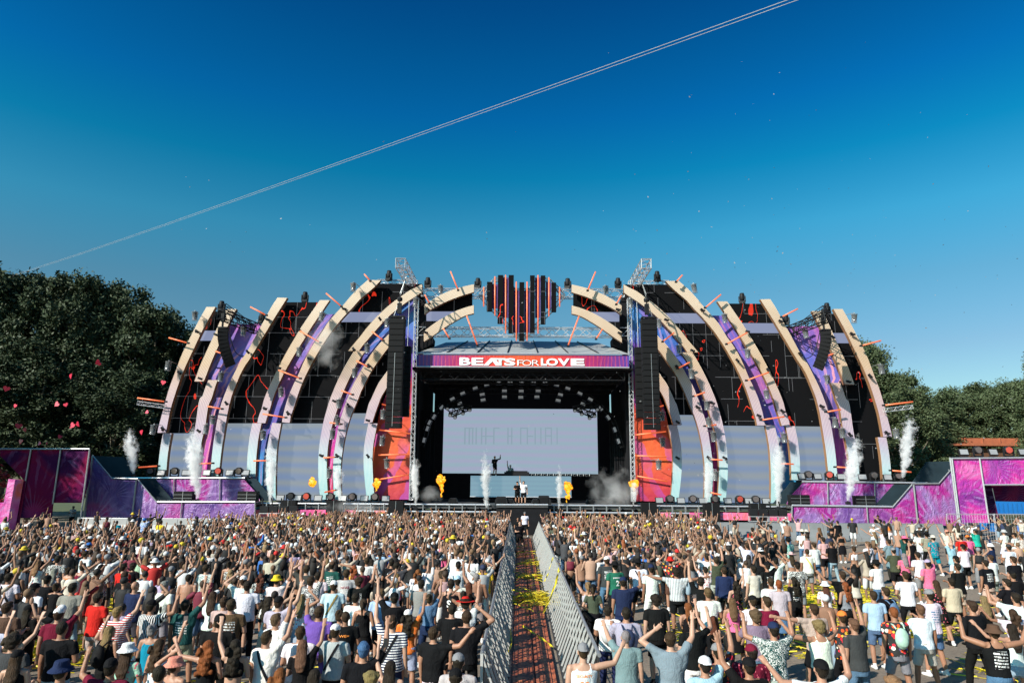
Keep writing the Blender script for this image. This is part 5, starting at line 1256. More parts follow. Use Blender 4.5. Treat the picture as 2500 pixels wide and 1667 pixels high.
# wire fence at right
def site_fence():
    r = empty('mesh_fence')
    m = MB()
    for i in range(18): m.tube((.1 + i * .19, 0, .1), (.1 + i * .19, 0, 2), .006, 4)
    for i in range(8): m.tube((0, 0, .12 + i * .26), (3.4, 0, .12 + i * .26), .006, 4)
    m.build('wire_mesh', M['alu'], r)
    m = MB(); m.tube((0, 0, 0), (0, 0, 2.05), .025); m.tube((3.4, 0, 0), (3.4, 0, 2.05), .025); m.tube((0, 0, 2.03), (3.4, 0, 2.03), .025); m.tube((0, 0, .1), (3.4, 0, .1), .025); m.build('frame', M['alu'], r)
    return r
f0 = site_fence(); 
for i in range(3):
    r = f0 if i == 0 else copy_tree(f0)
    p_ = G(2330 + i * 5, 1295, 0); r.location = (W(2325, 1290, 50).x + 3.45 * i, 50.5 + .2 * i, 0)
    tag(r, '%s wire mesh fence panel right of the barrier end' % ORD[i], 'fence', 'wire mesh fences at right')
r = empty('wooden_crate', (W(2480, 1270, 56).x, 56, 0), 0, 'pale wooden crate behind the wire fence at the right edge', 'crate')
c0 = W(2470, 1270, 56); m = MB(); m.box((c0.x, 56, c0.z), (1.6, 1.0, .9)); m.build('crate_body', plain('pale_wood', (.42, .30, .15), .8), r)
m = MB(); m.box((c0.x, 55.98, (c0.z - .45) / 2), (1.5, .9, c0.z - .45)); m.build('lower_pallet', plain('brown_wood', (.18, .11, .06), .8), r)
# ================================================================== PEOPLE
# closed primitives as numpy soups, merged and voxel-remeshed into one skin
def ringloft(rings, n=16):
    """rings: list of (centre, x-axis*rx, y-axis*ry)"""
    V = []; F = []
    for c, ax, ay in rings:
        for i in range(n):
            t = 2 * math.pi * i / n; V.append(np.array(c) + np.array(ax) * math.cos(t) + np.array(ay) * math.sin(t))
    for j in range(len(rings) - 1):
        for i in range(n): F.append((j * n + i, j * n + (i + 1) % n, (j + 1) * n + (i + 1) % n, (j + 1) * n + i))
    k = len(V); V.append(np.array(rings[0][0])); V.append(np.array(rings[-1][0])); e = (len(rings) - 1) * n
    for i in range(n): F.append((k, (i + 1) % n, i)); F.append((k + 1, e + i, e + (i + 1) % n))
    return V, F
def limb(p, q, r0, r1, n=10, flat=False, mid=None, sq=1.0):
    p = np.array(p, float); q = np.array(q, float); d = q - p; L = np.linalg.norm(d); z = d / L
    a = np.array([0, 1., 0]) if abs(z[1]) < .9 else np.array([1., 0, 0]); x = np.cross(z, a); x /= np.linalg.norm(x); y = np.cross(z, x)
    st = []
    if not flat: st += [(-.95 * r0, .3), (-.7 * r0, .72)]
    prof = [(u * L + 0, None) for u in (0, .3, .65, 1)]
    R = []
    if not flat: R += [(p - z * r0 * .9, r0 * .4), (p - z * r0 * .55, r0 * .82)]
    for u in (0, .3, .65, 1):
        r = r0 + (r1 - r0) * u
        if mid: r += mid * math.sin(math.pi * min(1, u * 1.15)) 
        R.append((p + d * u, r))
    if not flat: R += [(q + z * r1 * .55, r1 * .82), (q + z * r1 * .9, r1 * .4)]
    return ringloft([(c, x * r, y * r * sq) for c, r in R], n)
def ell(c, rx, ry, rz, n=12, rot=None):
    rings = []
    for j in range(9):
        t = math.pi * j / 8; s = max(.02, math.sin(t)); h = -math.cos(t) * rz
        ax = np.array([rx * s, 0, 0]); ay = np.array([0, ry * s, 0]); o = np.array([0, 0, h])
        if rot is not None: ax, ay, o = rot @ ax, rot @ ay, rot @ o
        rings.append((np.array(c) + o, ax, ay))
    return ringloft(rings, n)
def merge(parts):
    V = []; F = []
    for v, f in parts:
        o = len(V); V += list(v); F += [tuple(i + o for i in t) for t in f]
    return np.array(V), F
def vox(parts, size, smooth, name, wr=0., seed=0, wf=14.):
    V, F = merge(parts); me = bpy.data.meshes.new(name); me.from_pydata([tuple(v) for v in V], [], F)
    out = remesh(me, size, smooth, .5)
    if wr:
        n = len(out.vertices); co = np.empty(n * 3); out.vertices.foreach_get('co', co); co = co.reshape(-1, 3); no = np.empty(n * 3); out.vertices.foreach_get('normal', no); no = no.reshape(-1, 3)
        r = np.random.RandomState(seed); w_ = np.zeros(n)
        for k in range(7):
            d = r.normal(size=3); d[2] *= 1.3; d /= np.linalg.norm(d); f = wf * r.uniform(.6, 2.0)
            w_ += np.sin(co @ d * f + r.uniform(0, 6) + 1.2 * np.sin(co @ r.normal(size=3) * 9)) / (1 + k * .35)
        out.vertices.foreach_set('co', (co + no * (w_ * wr)[:, None]).ravel()); out.update()
    return out
ARMS = {  # upper-arm and forearm directions for the right arm (+x), person faces +y
 'down': ((.14, -.06, -1), (.06, .18, -1)), 'hip': ((.45, -.25, -1), (-.55, .55, -.5)), 'bent': ((.22, .05, -1), (-.35, .95, .15)),
 'phone': ((.25, .45, -.75), (-.15, .8, .75)), 'raise': ((.45, .45, .75), (.05, .30, 1)), 'high': ((.30, .12, 1), (.02, .12, 1)),
 'head': ((.85, .15, .50), (-.75, .15, .62)), 'point': ((.35, .85, .50), (.22, .85, .60)), 'out': ((.95, .15, .15), (.55, .35, .85)),
 'wide': ((.85, .15, .65), (.45, .25, .90)), 'fist': ((.70, .45, .25), (-.05, .25, 1)), 'span': ((1, .15, .12), (1, .2, .2))}
class Spec: pass
def skeleton(sex, la, ra, stance, jit=None):
    s = Spec(); s.sex = sex; f = sex == 'F'; s.k = 1.0
    s.sh = .165 if f else .195; s.hip = .09 if not f else .095; s.shz = 1.43; s.f = f
    s.arm = []
    for sd, a in ((-1, la), (1, ra)):
        u, v = [np.array(q, float) for q in ARMS[a]]
        if jit: u = u + np.array([jit.gauss(0, .28) for _ in range(3)]); v = v + np.array([jit.gauss(0, .25) for _ in range(3)])
        u /= np.linalg.norm(u); v /= np.linalg.norm(v); u[0] *= sd; v[0] *= sd
        lift = max(0, u[2]) * .05
        S = np.array([sd * (s.sh - lift * .5), 0, s.shz + lift]); E = S + u * .285; Wr = E + v * .25
        s.arm.append((S, E, Wr, v, a, sd))
    st = {'stand': ((-.10, 0, 0), (.10, 0, 0)), 'wide': ((-.19, .02, 0), (.19, -.02, 0)), 'step': ((-.10, .18, 0), (.13, -.16, 0)), 'lift': ((-.09, 0, 0), (.12, .12, 0))}[stance]
    s.leg = []
    for i, sd in enumerate((-1, 1)):
        H = np.array([sd * s.hip, 0, .93]); A = np.array([st[i][0] + sd * .02, st[i][1], .09]); Kn = (H + A) / 2 + np.array([sd * .01, .035, .0])
        if stance == 'lift' and sd == 1: Kn = H + np.array([.10, .30, -.30]); A = Kn + np.array([-.05, -.22, -.36])
        s.leg.append((H, Kn, A))
    return s
def torso_rings(s, g=0., hem=.90, wide=0.):
    f = s.f
    if f: T = [(.86, .178, .150), (.94, .178, .145), (1.06, .130, .098), (1.16, .130, .095), (1.27, .150, .112), (1.36, .150, .100), (1.42, .155, .080), (1.47, .085, .065)]
    else: T = [(.86, .178, .150), (.94, .176, .140), (1.06, .158, .112), (1.18, .168, .115), (1.30, .190, .122), (1.38, .188, .108), (1.43, .180, .085), (1.485, .085, .068)]
    out = []
    for z, rx, ry in T:
        if z < hem - .03: continue
        gg = g * (1 + wide * (1.4 - z))
        out.append(((0, .012 if z > 1.2 and z < 1.4 else 0, max(z, hem)), (rx + gg, 0, 0), (0, ry + gg, 0)))
    return out
def hand(Wr, v, sd, kind, n=7):
    """palm, four unequal bent fingers, thumb from the side of the palm"""
    P = []; v = v / np.linalg.norm(v)
    side = np.cross(v, np.array([0, 1., 0.])); 
    if np.linalg.norm(side) < .2: side = np.array([1., 0, 0])
    side /= np.linalg.norm(side); side *= sd * (1 if side[0] > 0 else -1); nrm = np.cross(side, v); nrm *= -1 if nrm[1] > 0 else 1   # palm normal towards the stage
    nrm = -nrm
    pc = Wr + v * .05; R = np.stack([side * .041, nrm * .016, v * .052], 1)
    rings = []
    for j in range(7):
        t = math.pi * j / 6; q = max(.05, math.sin(t)) ** .5; rings.append((pc - v * math.cos(t) * .05, side * .040 * q, nrm * .017 * q))
    P.append(ringloft(rings, n + 3))
    curl = {'fist': 1.6, 'open': .12, 'relax': .5, 'peace': 0}[kind]
    for i, (off, L) in enumerate(((.030, .062), (.011, .072), (-.010, .068), (-.029, .052))):
        cu = curl if kind != 'peace' else (0.08 if i < 2 else 1.7)
        b = pc + v * .045 + side * off; d = v + side * off * (4 if kind in ('open', 'peace') else 1); d /= np.linalg.norm(d)
        for seg, frac in enumerate((.45, .32, .23)):
            ang = cu * (.55 + .45 * seg) * .75; dd = d * math.cos(ang) + nrm * math.sin(ang); e = b + dd * L * frac * 1.05
            P.append(limb(b, e, .0098 - .0008 * seg, .0092 - .001 * seg, 6)); b = e
    b = Wr + v * .03 + side * .034; d = v * .6 + side * .8 if kind != 'fist' else v * .7 + nrm * .7; d /= np.linalg.norm(d)
    e = b + d * .034; P.append(limb(b - side * .012, e, .0125, .011, 6)); d2 = d * .6 + v * .6; d2 /= np.linalg.norm(d2); P.append(limb(e, e + d2 * .028, .0108, .009, 6))
    return P
def head_parts(s, n=14):
    k = .96 if s.f else 1.0; z = 1.645 if not s.f else 1.635
    P = [ell((0, .000, z + .018), .076 * k, .094 * k, .098 * k, n), ell((0, .030, z - .045), .058 * k, .062 * k, .070 * k, n),
         limb((0, .098 * k, z + .012), (0, .112 * k, z - .022), .010, .014, 6), ell((0, .086 * k, z - .088), .026, .022, .02, 8),
         ell((0, .082 * k, z - .055), .028, .018, .014, 8), ell((0, .082, z + .030), .050, .018, .012, 8)]
    for sd in (-1, 1): P.append(ell((sd * .079 * k, .0, z - .005), .011, .020, .032, 8))
    P.append(limb((0, -.012, 1.44), (0, .002, z - .05), .058 if not s.f else .047, .052 if not s.f else .044, 12))
    return P, z, k
HANDK = {'down': 'relax', 'hip': 'relax', 'bent': 'fist', 'phone': 'fist', 'raise': 'open', 'high': 'open', 'head': 'open', 'point': 'open', 'out': 'fist', 'wide': 'peace', 'fist': 'fist', 'span': 'open'}
def body_parts(s):
    P, z, k = head_parts(s); P.append(ringloft([(c_, tuple(np.array(a_) * (.9 if c_[2] < 1 else 1)), tuple(np.array(b_) * (.78 if c_[2] < 1 else 1))) for c_, a_, b_ in torso_rings(s)], 18))
    P.append(limb((-s.sh * .55, 0, 1.445), (-s.sh * .98, 0, s.arm[0][0][2] - .01), .05, .045)); P.append(limb((s.sh * .55, 0, 1.445), (s.sh * .98, 0, s.arm[1][0][2] - .01), .05, .045))
    if s.f:
        for sd in (-1, 1): P.append(ell((sd * .068, .085, 1.29), .055, .05, .055))
    for S, E, Wr, v, a, sd in s.arm:
        r = (.043, .034, .036, .024) if s.f else (.053, .042, .044, .028)
        P.append(limb(S, E, r[0], r[1], mid=.006)); P.append(limb(E, Wr, r[2] * .92, r[3], mid=.005)); P += hand(Wr, v, sd, HANDK[a])
    for H, K, A in s.leg:
        P.append(limb(H, K, .088, .056, 12, mid=.006)); P.append(limb(K, A, .054, .036, 12, mid=.010))
        P.append(limb(A + np.array([0, -.035, -.045]), A + np.array([0, .13, -.055]), .036, .026, 8))
    P.append(ell((0, -.02, .90), .150, .105, .10))
    return P
def shirt_parts(s, kind):
    fit = .020 if not s.f else .012
    hem = .87 if kind in ('tee', 'long', 'shirt') else (.90 if not s.f else .96)
    if kind == 'crop': hem = 1.14
    if kind == 'dress': hem = .93
    tr = torso_rings(s, fit, hem, .25 if not s.f else .05)
    if kind in ('tank', 'crop', 'dress'):
        tr = [r for r in tr if r[0][2] < 1.40]
        c, ax, ay = tr[-1]; tr.append(((c[0], c[1], 1.40), tuple(np.array(ax) * .86), tuple(np.array(ay) * .95)))
    P = [ringloft(tr, 20)]
    if kind == 'dress': P.append(ringloft([((0, 0, .62), (.25, 0, 0), (0, .22, 0)), ((0, 0, .8), (.21, 0, 0), (0, .18, 0)), ((0, 0, 1.0), (.165, 0, 0), (0, .125, 0))], 20))
    if s.f and kind != 'none':
        for sd in (-1, 1): P.append(ell((sd * .068, .092, 1.29), .06, .05, .06))
    if kind in ('tank', 'crop', 'dress'):
        for sd in (-1, 1): P.append(limb((sd * s.sh * .52, -.085, 1.38), (sd * s.sh * .48, -.02, 1.48), .024 if not s.f else .013, .02 if not s.f else .012, 8)); P.append(limb((sd * s.sh * .48, -.02, 1.48), (sd * s.sh * .52, .09, 1.36), .02 if not s.f else .012, .02 if not s.f else .012, 8))
    else:
        for S, E, Wr, v, a, sd in s.arm:
            u = (.62 if kind == 'tee' else 1.0); r = (.066, .064) if not s.f else (.056, .050)
            P.append(limb(np.array([sd * s.sh * .55, 0, 1.43]), S + (E - S) * .05, .066 if not s.f else .055, r[0], 12)); P.append(limb(S, S + (E - S) * u, r[0], r[1] if kind == 'tee' else r[1] * .85, 12, flat=True))
            if kind == 'long': P.append(limb(E, E + (Wr - E) * .9, r[1] * .85, .036, 12))
            # cloth pulled up between raised arm and flank
            if E[2] > S[2] - .05: P.append(limb(np.array([sd * s.sh * .72, 0, 1.26]), S + (E - S) * .3, .085, .05, 10))
    return P
def bottom_parts(s, kind):
    if kind == 'skirt':
        return [ringloft([((0, 0, .50), (.215, 0, 0), (0, .19, 0)), ((0, 0, .75), (.205, 0, 0), (0, .17, 0)), ((0, 0, .92), (.185, 0, 0), (0, .14, 0)), ((0, 0, 1.02), (.14, 0, 0), (0, .11, 0))], 20)]
    P = [ringloft([((0, -.01, .79), (.175, 0, 0), (0, .140, 0)), ((0, -.01, .9), (.190, 0, 0), (0, .155, 0)), ((0, 0, 1.01), (.178, 0, 0), (0, .136, 0))], 18)]
    for H, K, A in s.leg:
        sd = -1 if H[0] < 0 else 1
        if kind == 'shorts':
            e = H + (K - H) * .92; P.append(limb(H, e, .100, .092, 12, flat=True))
        elif kind == 'minishorts':
            e = H + (K - H) * .42; P.append(limb(H, e, .098, .098, 12, flat=True))
        else:
            P.append(limb(H, K, .100, .072, 12)); P.append(limb(K, A + np.array([0, 0, .0]), .070, .062, 12, flat=True))
    return P
def shoe_parts(s):
    P = []
    for H, K, A in s.leg:
        P.append(limb(A + np.array([0, -.045, -.048]), A + np.array([0, .14, -.058]), .045, .036, 8)); P.append(limb(A + np.array([0, -.01, -.04]), A + np.array([0, 0, .05]), .044, .043, 8, flat=True))
    return P
def hair_parts(kind, f):
    z = 1.645 if not f else 1.635; k = .96 if f else 1.0; P = []
    def cap(rx=.084, ry=.102, rz=.098, dy=-.020, dz=.030): return ell((0, dy, z + dz), rx * k, ry * k, rz * k, 14)
    if kind == 'buzz': return [cap(.0795, .096, .096, -.012, .026), ell((0, -.045, z - .03), .062, .048, .05)]
    if kind == 'short': return [cap(), ell((0, -.050, z - .035), .066, .050, .055), ell((0, .045, z + .095), .058, .045, .03)]
    if kind == 'curly': return [cap(.108, .118, .11, -.025, .035), ell((0, -.065, z - .04), .085, .06, .07)] + [ell((math.cos(a) * .09, -.02 + math.sin(a) * .09, z + .06 + .03 * math.sin(3 * a)), .035, .035, .035, 8) for a in np.linspace(0, 6.2, 9)]
    base = [cap(.086, .104, .098), ell((0, -.052, z - .04), .070, .052, .065)]
    if kind == 'bun': return base + [ell((0, -.095, z + .075), .042, .042, .042)]
    if kind == 'pony': return base + [limb((0, -.10, z + .05), (0, -.145, z - .06), .028, .036), limb((0, -.145, z - .06), (.01, -.135, z - .27), .034, .014)]
    if kind == 'long':
        return base + [ringloft([((0, -.045, z + .02), (.088, 0, 0), (0, .062, 0)), ((0, -.058, z - .10), (.092, 0, 0), (0, .058, 0)), ((0, -.092, z - .22), (.098, 0, 0), (0, .045, 0)), ((0, -.125, z - .32), (.088, 0, 0), (0, .034, 0)), ((0, -.125, z - .42), (.050, 0, 0), (0, .020, 0))], 16)]
    if kind == 'longcurly':
        r = np.random.RandomState(3); return hair_parts('long', f) + [ell((r.uniform(-.12, .12), -.10 + r.uniform(-.04, .03), z - r.uniform(0, .42)), .035, .035, .045, 7) for _ in range(34)]
    return base
def hat_parts(kind, f):
    z = 1.645 if not f else 1.635; P = []
    if kind in ('cap', 'capback'):
        P = [ringloft([((0, -.012, z + .028), (.087, 0, 0), (0, .105, 0)), ((0, -.012, z + .07), (.086, 0, 0), (0, .103, 0)), ((0, -.012, z + .11), (.068, 0, 0), (0, .082, 0)), ((0, -.012, z + .135), (.03, 0, 0), (0, .04, 0)), ((0, -.012, z + .139), (.005, 0, 0), (0, .005, 0))], 16)]
        s_ = 1 if kind == 'cap' else -1; y0 = .075 * s_ - .012
        P.append(ringloft([((0, y0 + s_ * .01, z + .036), (.066, 0, 0), (0, .030, 0)), ((0, y0 + s_ * .04, z + .046), (.066, 0, 0), (0, .062, 0))], 16))
        P.append(ell((0, -.012, z + .14), .009, .009, .007, 6))
        return P
    if kind == 'bucket': return [ringloft([((0, -.01, z + .0), (.150, 0, 0), (0, .165, 0)), ((0, -.01, z + .018), (.140, 0, 0), (0, .155, 0)), ((0, -.01, z + .055), (.094, 0, 0), (0, .112, 0)), ((0, -.01, z + .125), (.080, 0, 0), (0, .095, 0)), ((0, -.01, z + .135), (.04, 0, 0), (0, .05, 0))], 20)]
    if kind == 'brim': return [ringloft([((0, -.01, z + .045), (.195, 0, 0), (0, .205, 0)), ((0, -.01, z + .057), (.195, 0, 0), (0, .205, 0))], 24), ringloft([((0, -.01, z + .05), (.090, 0, 0), (0, .108, 0)), ((0, -.01, z + .12), (.080, 0, 0), (0, .098, 0)), ((0, -.01, z + .15), (.055, 0, 0), (0, .075, 0))], 18)]
    return []
# ---- materials driven by each object's own colour
def objmat(name, rough=.75, pattern=None, bmp=.35, sheen=0):
    m, t, b = newmat(name); oi = t.nodes.new('ShaderNodeObjectInfo'); oc = oi.outputs['Color']; p = coords(t); s = sepxyz(t, p)
    nz = noise(t, p, 7, 4); c = mixc(t, math_(t, 'MULTIPLY', nz, .35), oc, mixc(t, .5, oc, (0, 0, 0)))
    rnd = oi.outputs['Random']
    if pattern == 'hstripe': c = mixc(t, math_(t, 'GREATER_THAN', math_(t, 'SINE', math_(t, 'MULTIPLY', s[2], 150.)), .0), c, (.72, .72, .70))
    if pattern == 'vstripe': c = mixc(t, math_(t, 'GREATER_THAN', math_(t, 'SINE', math_(t, 'MULTIPLY', s[0], 160.)), .2), c, (.74, .74, .73))
    if pattern == 'leaf':
        n2 = noise(t, p, 26, 2, .5, 2.5); c = mixc(t, math_(t, 'GREATER_THAN', n2, .53), c, (.72, .72, .68))
    if pattern == 'flower':
        vo = N(t, 'ShaderNodeTexVoronoi'); vo.inputs['Scale'].default_value = 13; t.links.new(p, vo.inputs['Vector'])
        hue = ramp(t, sepxyz(t, vo.outputs['Color'])[0], [(0, (.70, .10, .03)), (.3, (.75, .70, .60)), (.5, (.65, .03, .05)), (.7, (.12, .10, .25)), (.85, (.75, .42, .05))], 'CONSTANT')
        c = mixc(t, math_(t, 'LESS_THAN', vo.outputs['Distance'], .48), (.03, .03, .03), hue)
    if pattern == 'bloom':
        vo = N(t, 'ShaderNodeTexVoronoi'); vo.inputs['Scale'].default_value = 17; t.links.new(p, vo.inputs['Vector'])
        c = mixc(t, math_(t, 'LESS_THAN', vo.outputs['Distance'], .30), c, (.60, .12, .16))
    if pattern == 'check':
        ck = N(t, 'ShaderNodeTexChecker'); ck.inputs['Scale'].default_value = 22; t.links.new(p, ck.inputs['Vector']); c = mixc(t, ck.outputs['Fac'], c, (.72, .72, .72))
    if pattern in ('print', 'printd', 'logo'):
        w_, z0, z1 = (.11, 1.08, 1.36) if pattern != 'logo' else (.04, 1.33, 1.37)
        reg = math_(t, 'MULTIPLY', math_(t, 'LESS_THAN', math_(t, 'ABSOLUTE', s[0]), w_), math_(t, 'LESS_THAN', s[1], -.03))
        reg = math_(t, 'MULTIPLY', reg, math_(t, 'MULTIPLY', math_(t, 'GREATER_THAN', s[2], z0), math_(t, 'LESS_THAN', s[2], z1)))
        n2 = noise(t, mapping(t, p, (48, 1, 9)), 1, 2, .5, .8); reg = math_(t, 'MULTIPLY', reg, math_(t, 'MULTIPLY', math_(t, 'GREATER_THAN', n2, .47), math_(t, 'GREATER_THAN', math_(t, 'SINE', math_(t, 'ADD', math_(t, 'MULTIPLY', s[2], 125.), math_(t, 'MULTIPLY', s[0], 8.))), -.1)))
        c = mixc(t, reg, c, (.72, .72, .70) if pattern != 'printd' else (.10, .22, .34))
    t.links.new(c, b.inputs['Base Color']); b.inputs['Roughness'].default_value = rough; b.inputs['Specular IOR Level'].default_value = .12
    if bmp: bump(t, b, noise(t, mapping(t, p, (1, 1, .5)), 11, 4, .6, 1.4), bmp * 1.6, .05)
    return m
PM = {k: objmat('cloth_' + k, .85, None if k == 'plain' else k) for k in ('plain', 'hstripe', 'vstripe', 'leaf', 'flower', 'bloom', 'check', 'print', 'printd', 'logo')}
m, t, b = newmat('skin'); oi = t.nodes.new('ShaderNodeObjectInfo'); nz = noise(t, coords(t), 9, 3)
t.links.new(mixc(t, math_(t, 'MULTIPLY', nz, .4), oi.outputs['Color'], mixc(t, .35, oi.outputs['Color'], (.35, .08, .05))), b.inputs['Base Color']); b.inputs['Roughness'].default_value = .5; b.inputs['Specular IOR Level'].default_value = .35
PM['skin'] = m; PM['eye'] = plain('eye_white_and_iris', (.03, .02, .02), .2); PM['lip'] = plain('lips', (.32, .09, .08), .5)
m, t, b = newmat('hair'); oi = t.nodes.new('ShaderNodeObjectInfo'); nz = noise(t, mapping(t, coords(t), (60, 60, 7)), 1, 4, .6)
t.links.new(mixc(t, nz, mixc(t, .7, oi.outputs['Color'], (0, 0, 0)), mixc(t, .025, oi.outputs['Color'], (1, .8, .5))), b.inputs['Base Color']); b.inputs['Roughness'].default_value = .65; b.inputs['Specular IOR Level'].default_value = .15; bump(t, b, nz, .9, .03); PM['hair'] = m
_cache = {}
def getmesh(kind, sex, la, ra, st, sub=None):
    f = sex == 'F'
    key = {'body': ('body', sex, la, ra, st), 'top': ('top', sex, la, ra, sub), 'bottom': ('bottom', sex, st, sub), 'shoe': ('shoe', sex, st), 'hair': ('hair', sub, f), 'hat': ('hat', sub, f)}[kind]
    if key in _cache: return _cache[key]
    s = skeleton(sex, la, ra, st); sd = len(_cache)
    if kind == 'body':
        me = vox(body_parts(s), .0125, 1, 'person'); me.materials.append(PM['skin']); me.materials.append(PM['eye']); me.materials.append(PM['lip'])
        z = 1.645 if not f else 1.635; mi = []
        for p_ in me.polygons:
            c = p_.center; k_ = 0
            if c.y > .07 and abs(abs(c.x) - .031) < .0125 and abs(c.z - (z + .008)) < .007: k_ = 1
            elif c.y > .08 and abs(c.x) < .022 and abs(c.z - (z - .056)) < .007: k_ = 2
            mi.append(k_)
        me.polygons.foreach_set('material_index', mi)
    elif kind == 'top': me = vox(shirt_parts(s, sub), .017, 2, 'shirt', .0028 if sub != 'crop' else .001, sd, 16)
    elif kind == 'bottom': me = vox(bottom_parts(s, sub), .018, 2, 'trousers', .0028, sd, 16)
    elif kind == 'shoe': me = vox(shoe_parts(s), .015, 1, 'shoes')
    elif kind == 'hair': me = vox(hair_parts(sub, f), .0125, 2 if sub == 'buzz' else 1, 'hair', 0 if sub == 'buzz' else .0022, sd, 60)
    elif kind == 'hat': me = vox(hat_parts(sub, f), .011 if sub != 'brim' else .01, 1, 'hat')
    _cache[key] = me; return me
SHC = {  # cloth colours
 'white': (.74, .74, .73), 'cream': (.62, .56, .46), 'beige': (.48, .40, .31), 'black': (.007, .007, .008), 'grey': (.22, .22, .23), 'darkgrey': (.045, .045, .05), 'lightgrey': (.42, .42, .42), 'navy': (.015, .025, .07),
 'blue': (.03, .14, .45), 'lightblue': (.35, .52, .64), 'denim': (.08, .15, .26), 'lightdenim': (.28, .38, .46), 'red': (.55, .02, .015), 'burgundy': (.16, .01, .03), 'pink': (.75, .14, .28), 'palepink': (.62, .38, .38),
 'green': (.02, .13, .08), 'darkgreen': (.015, .07, .06), 'sage': (.17, .26, .26), 'mint': (.35, .52, .42), 'teal': (.0, .22, .30), 'turquoise': (.02, .40, .33), 'yellow': (.70, .50, .03), 'orange': (.80, .20, .04), 'purple': (.16, .09, .35),
 'lilac': (.40, .32, .46), 'olive': (.06, .07, .045), 'brown': (.10, .055, .035), 'mauve': (.25, .17, .22), 'khaki': (.30, .27, .19), 'cyan': (.45, .68, .72), 'coral': (.70, .25, .18)}
SHN = {'lightgrey': 'light grey', 'darkgrey': 'dark grey', 'lightblue': 'light blue', 'lightdenim': 'pale denim', 'palepink': 'pale pink', 'darkgreen': 'dark green', 'sage': 'sage green', 'cyan': 'pale cyan'}
cn = lambda c: SHN.get(c, c)
HRC = {'dark': (.012, .008, .006), 'brown': (.045, .024, .012), 'lightbrown': (.16, .09, .045), 'blonde': (.30, .19, .085), 'ginger': (.28, .075, .02), 'grey': (.30, .29, .27), 'blue': (.06, .18, .32), 'auburn': (.12, .03, .015)}
HRN = {'lightbrown': 'light brown'}
SKIN = [(.33, .18, .115), (.38, .21, .14), (.29, .15, .09), (.43, .26, .18), (.24, .12, .07), (.35, .185, .115)]
PEOPLE = []
def person(x, y, z, sex='M', la='down', ra='down', st='stand', top='tee', tc='white', tp='plain', bot='shorts', bc='black', hair='short', hc='brown', hat=None, hatc='black', sc=1.0, rz=0., skin=None, lab=None, note='', tilt=0.):
    b = bpy.data.objects.new('person', getmesh('body', sex, la, ra, st)); COL.objects.link(b)
    b.location = (x, y, z); b.rotation_euler = (tilt, 0, rz); b.scale = (sc * random.uniform(1.0, 1.12), sc * random.uniform(1.0, 1.12), sc)
    b.color = (*(skin or random.choice(SKIN)), 1)
    def ch(name, me, mat, col):
        if not len(me.materials): me.materials.append(mat)
        o = bpy.data.objects.new(name, me); COL.objects.link(o); o.parent = b; o.color = (*col, 1)
        o.material_slots[0].link = 'OBJECT'; o.material_slots[0].material = mat; return o
    jit = lambda c: tuple(min(.8, max(.005, v * random.uniform(.88, 1.1))) for v in c)
    if top != 'none': ch({'tee': 'tshirt', 'tank': 'tank_top', 'crop': 'crop_top', 'long': 'long_sleeved_top', 'dress': 'dress'}[top], getmesh('top', sex, la, ra, st, top), PM[tp], jit(SHC[tc]))
    if bot != 'none': ch({'shorts': 'shorts', 'minishorts': 'shorts', 'trousers': 'trousers', 'skirt': 'skirt'}[bot], getmesh('bottom', sex, la, ra, st, bot), PM['plain'], jit(SHC[bc]))
    ch('shoes', getmesh('shoe', sex, la, ra, st), PM['plain'], SHC['white'] if random.random() < .5 else SHC['black'])
    if hair != 'bald': ch('hair', getmesh('hair', sex, la, ra, st, hair), PM['hair'], jit(HRC[hc]))
    if hat: ch({'cap': 'cap', 'capback': 'cap', 'bucket': 'bucket_hat', 'brim': 'brimmed_hat'}[hat], getmesh('hat', sex, la, ra, st, hat), PM['plain'], SHC[hatc])
    PEOPLE.append(dict(o=b, x=x, y=y, sex=sex, la=la, ra=ra, st=st, top=top, tc=tc, tp=tp, bot=bot, bc=bc, hair=hair, hc=hc, hat=hat, hatc=hatc, lab=lab, note=note))
    b['category'] = 'person'; return b
AC = {'d': 'down', 'h': 'hip', 'b': 'bent', 'p': 'phone', 'r': 'raise', 'H': 'high', 'k': 'head', 'o': 'out', 'w': 'wide', 'f': 'fist', 'P': 'point', 's': 'span'}
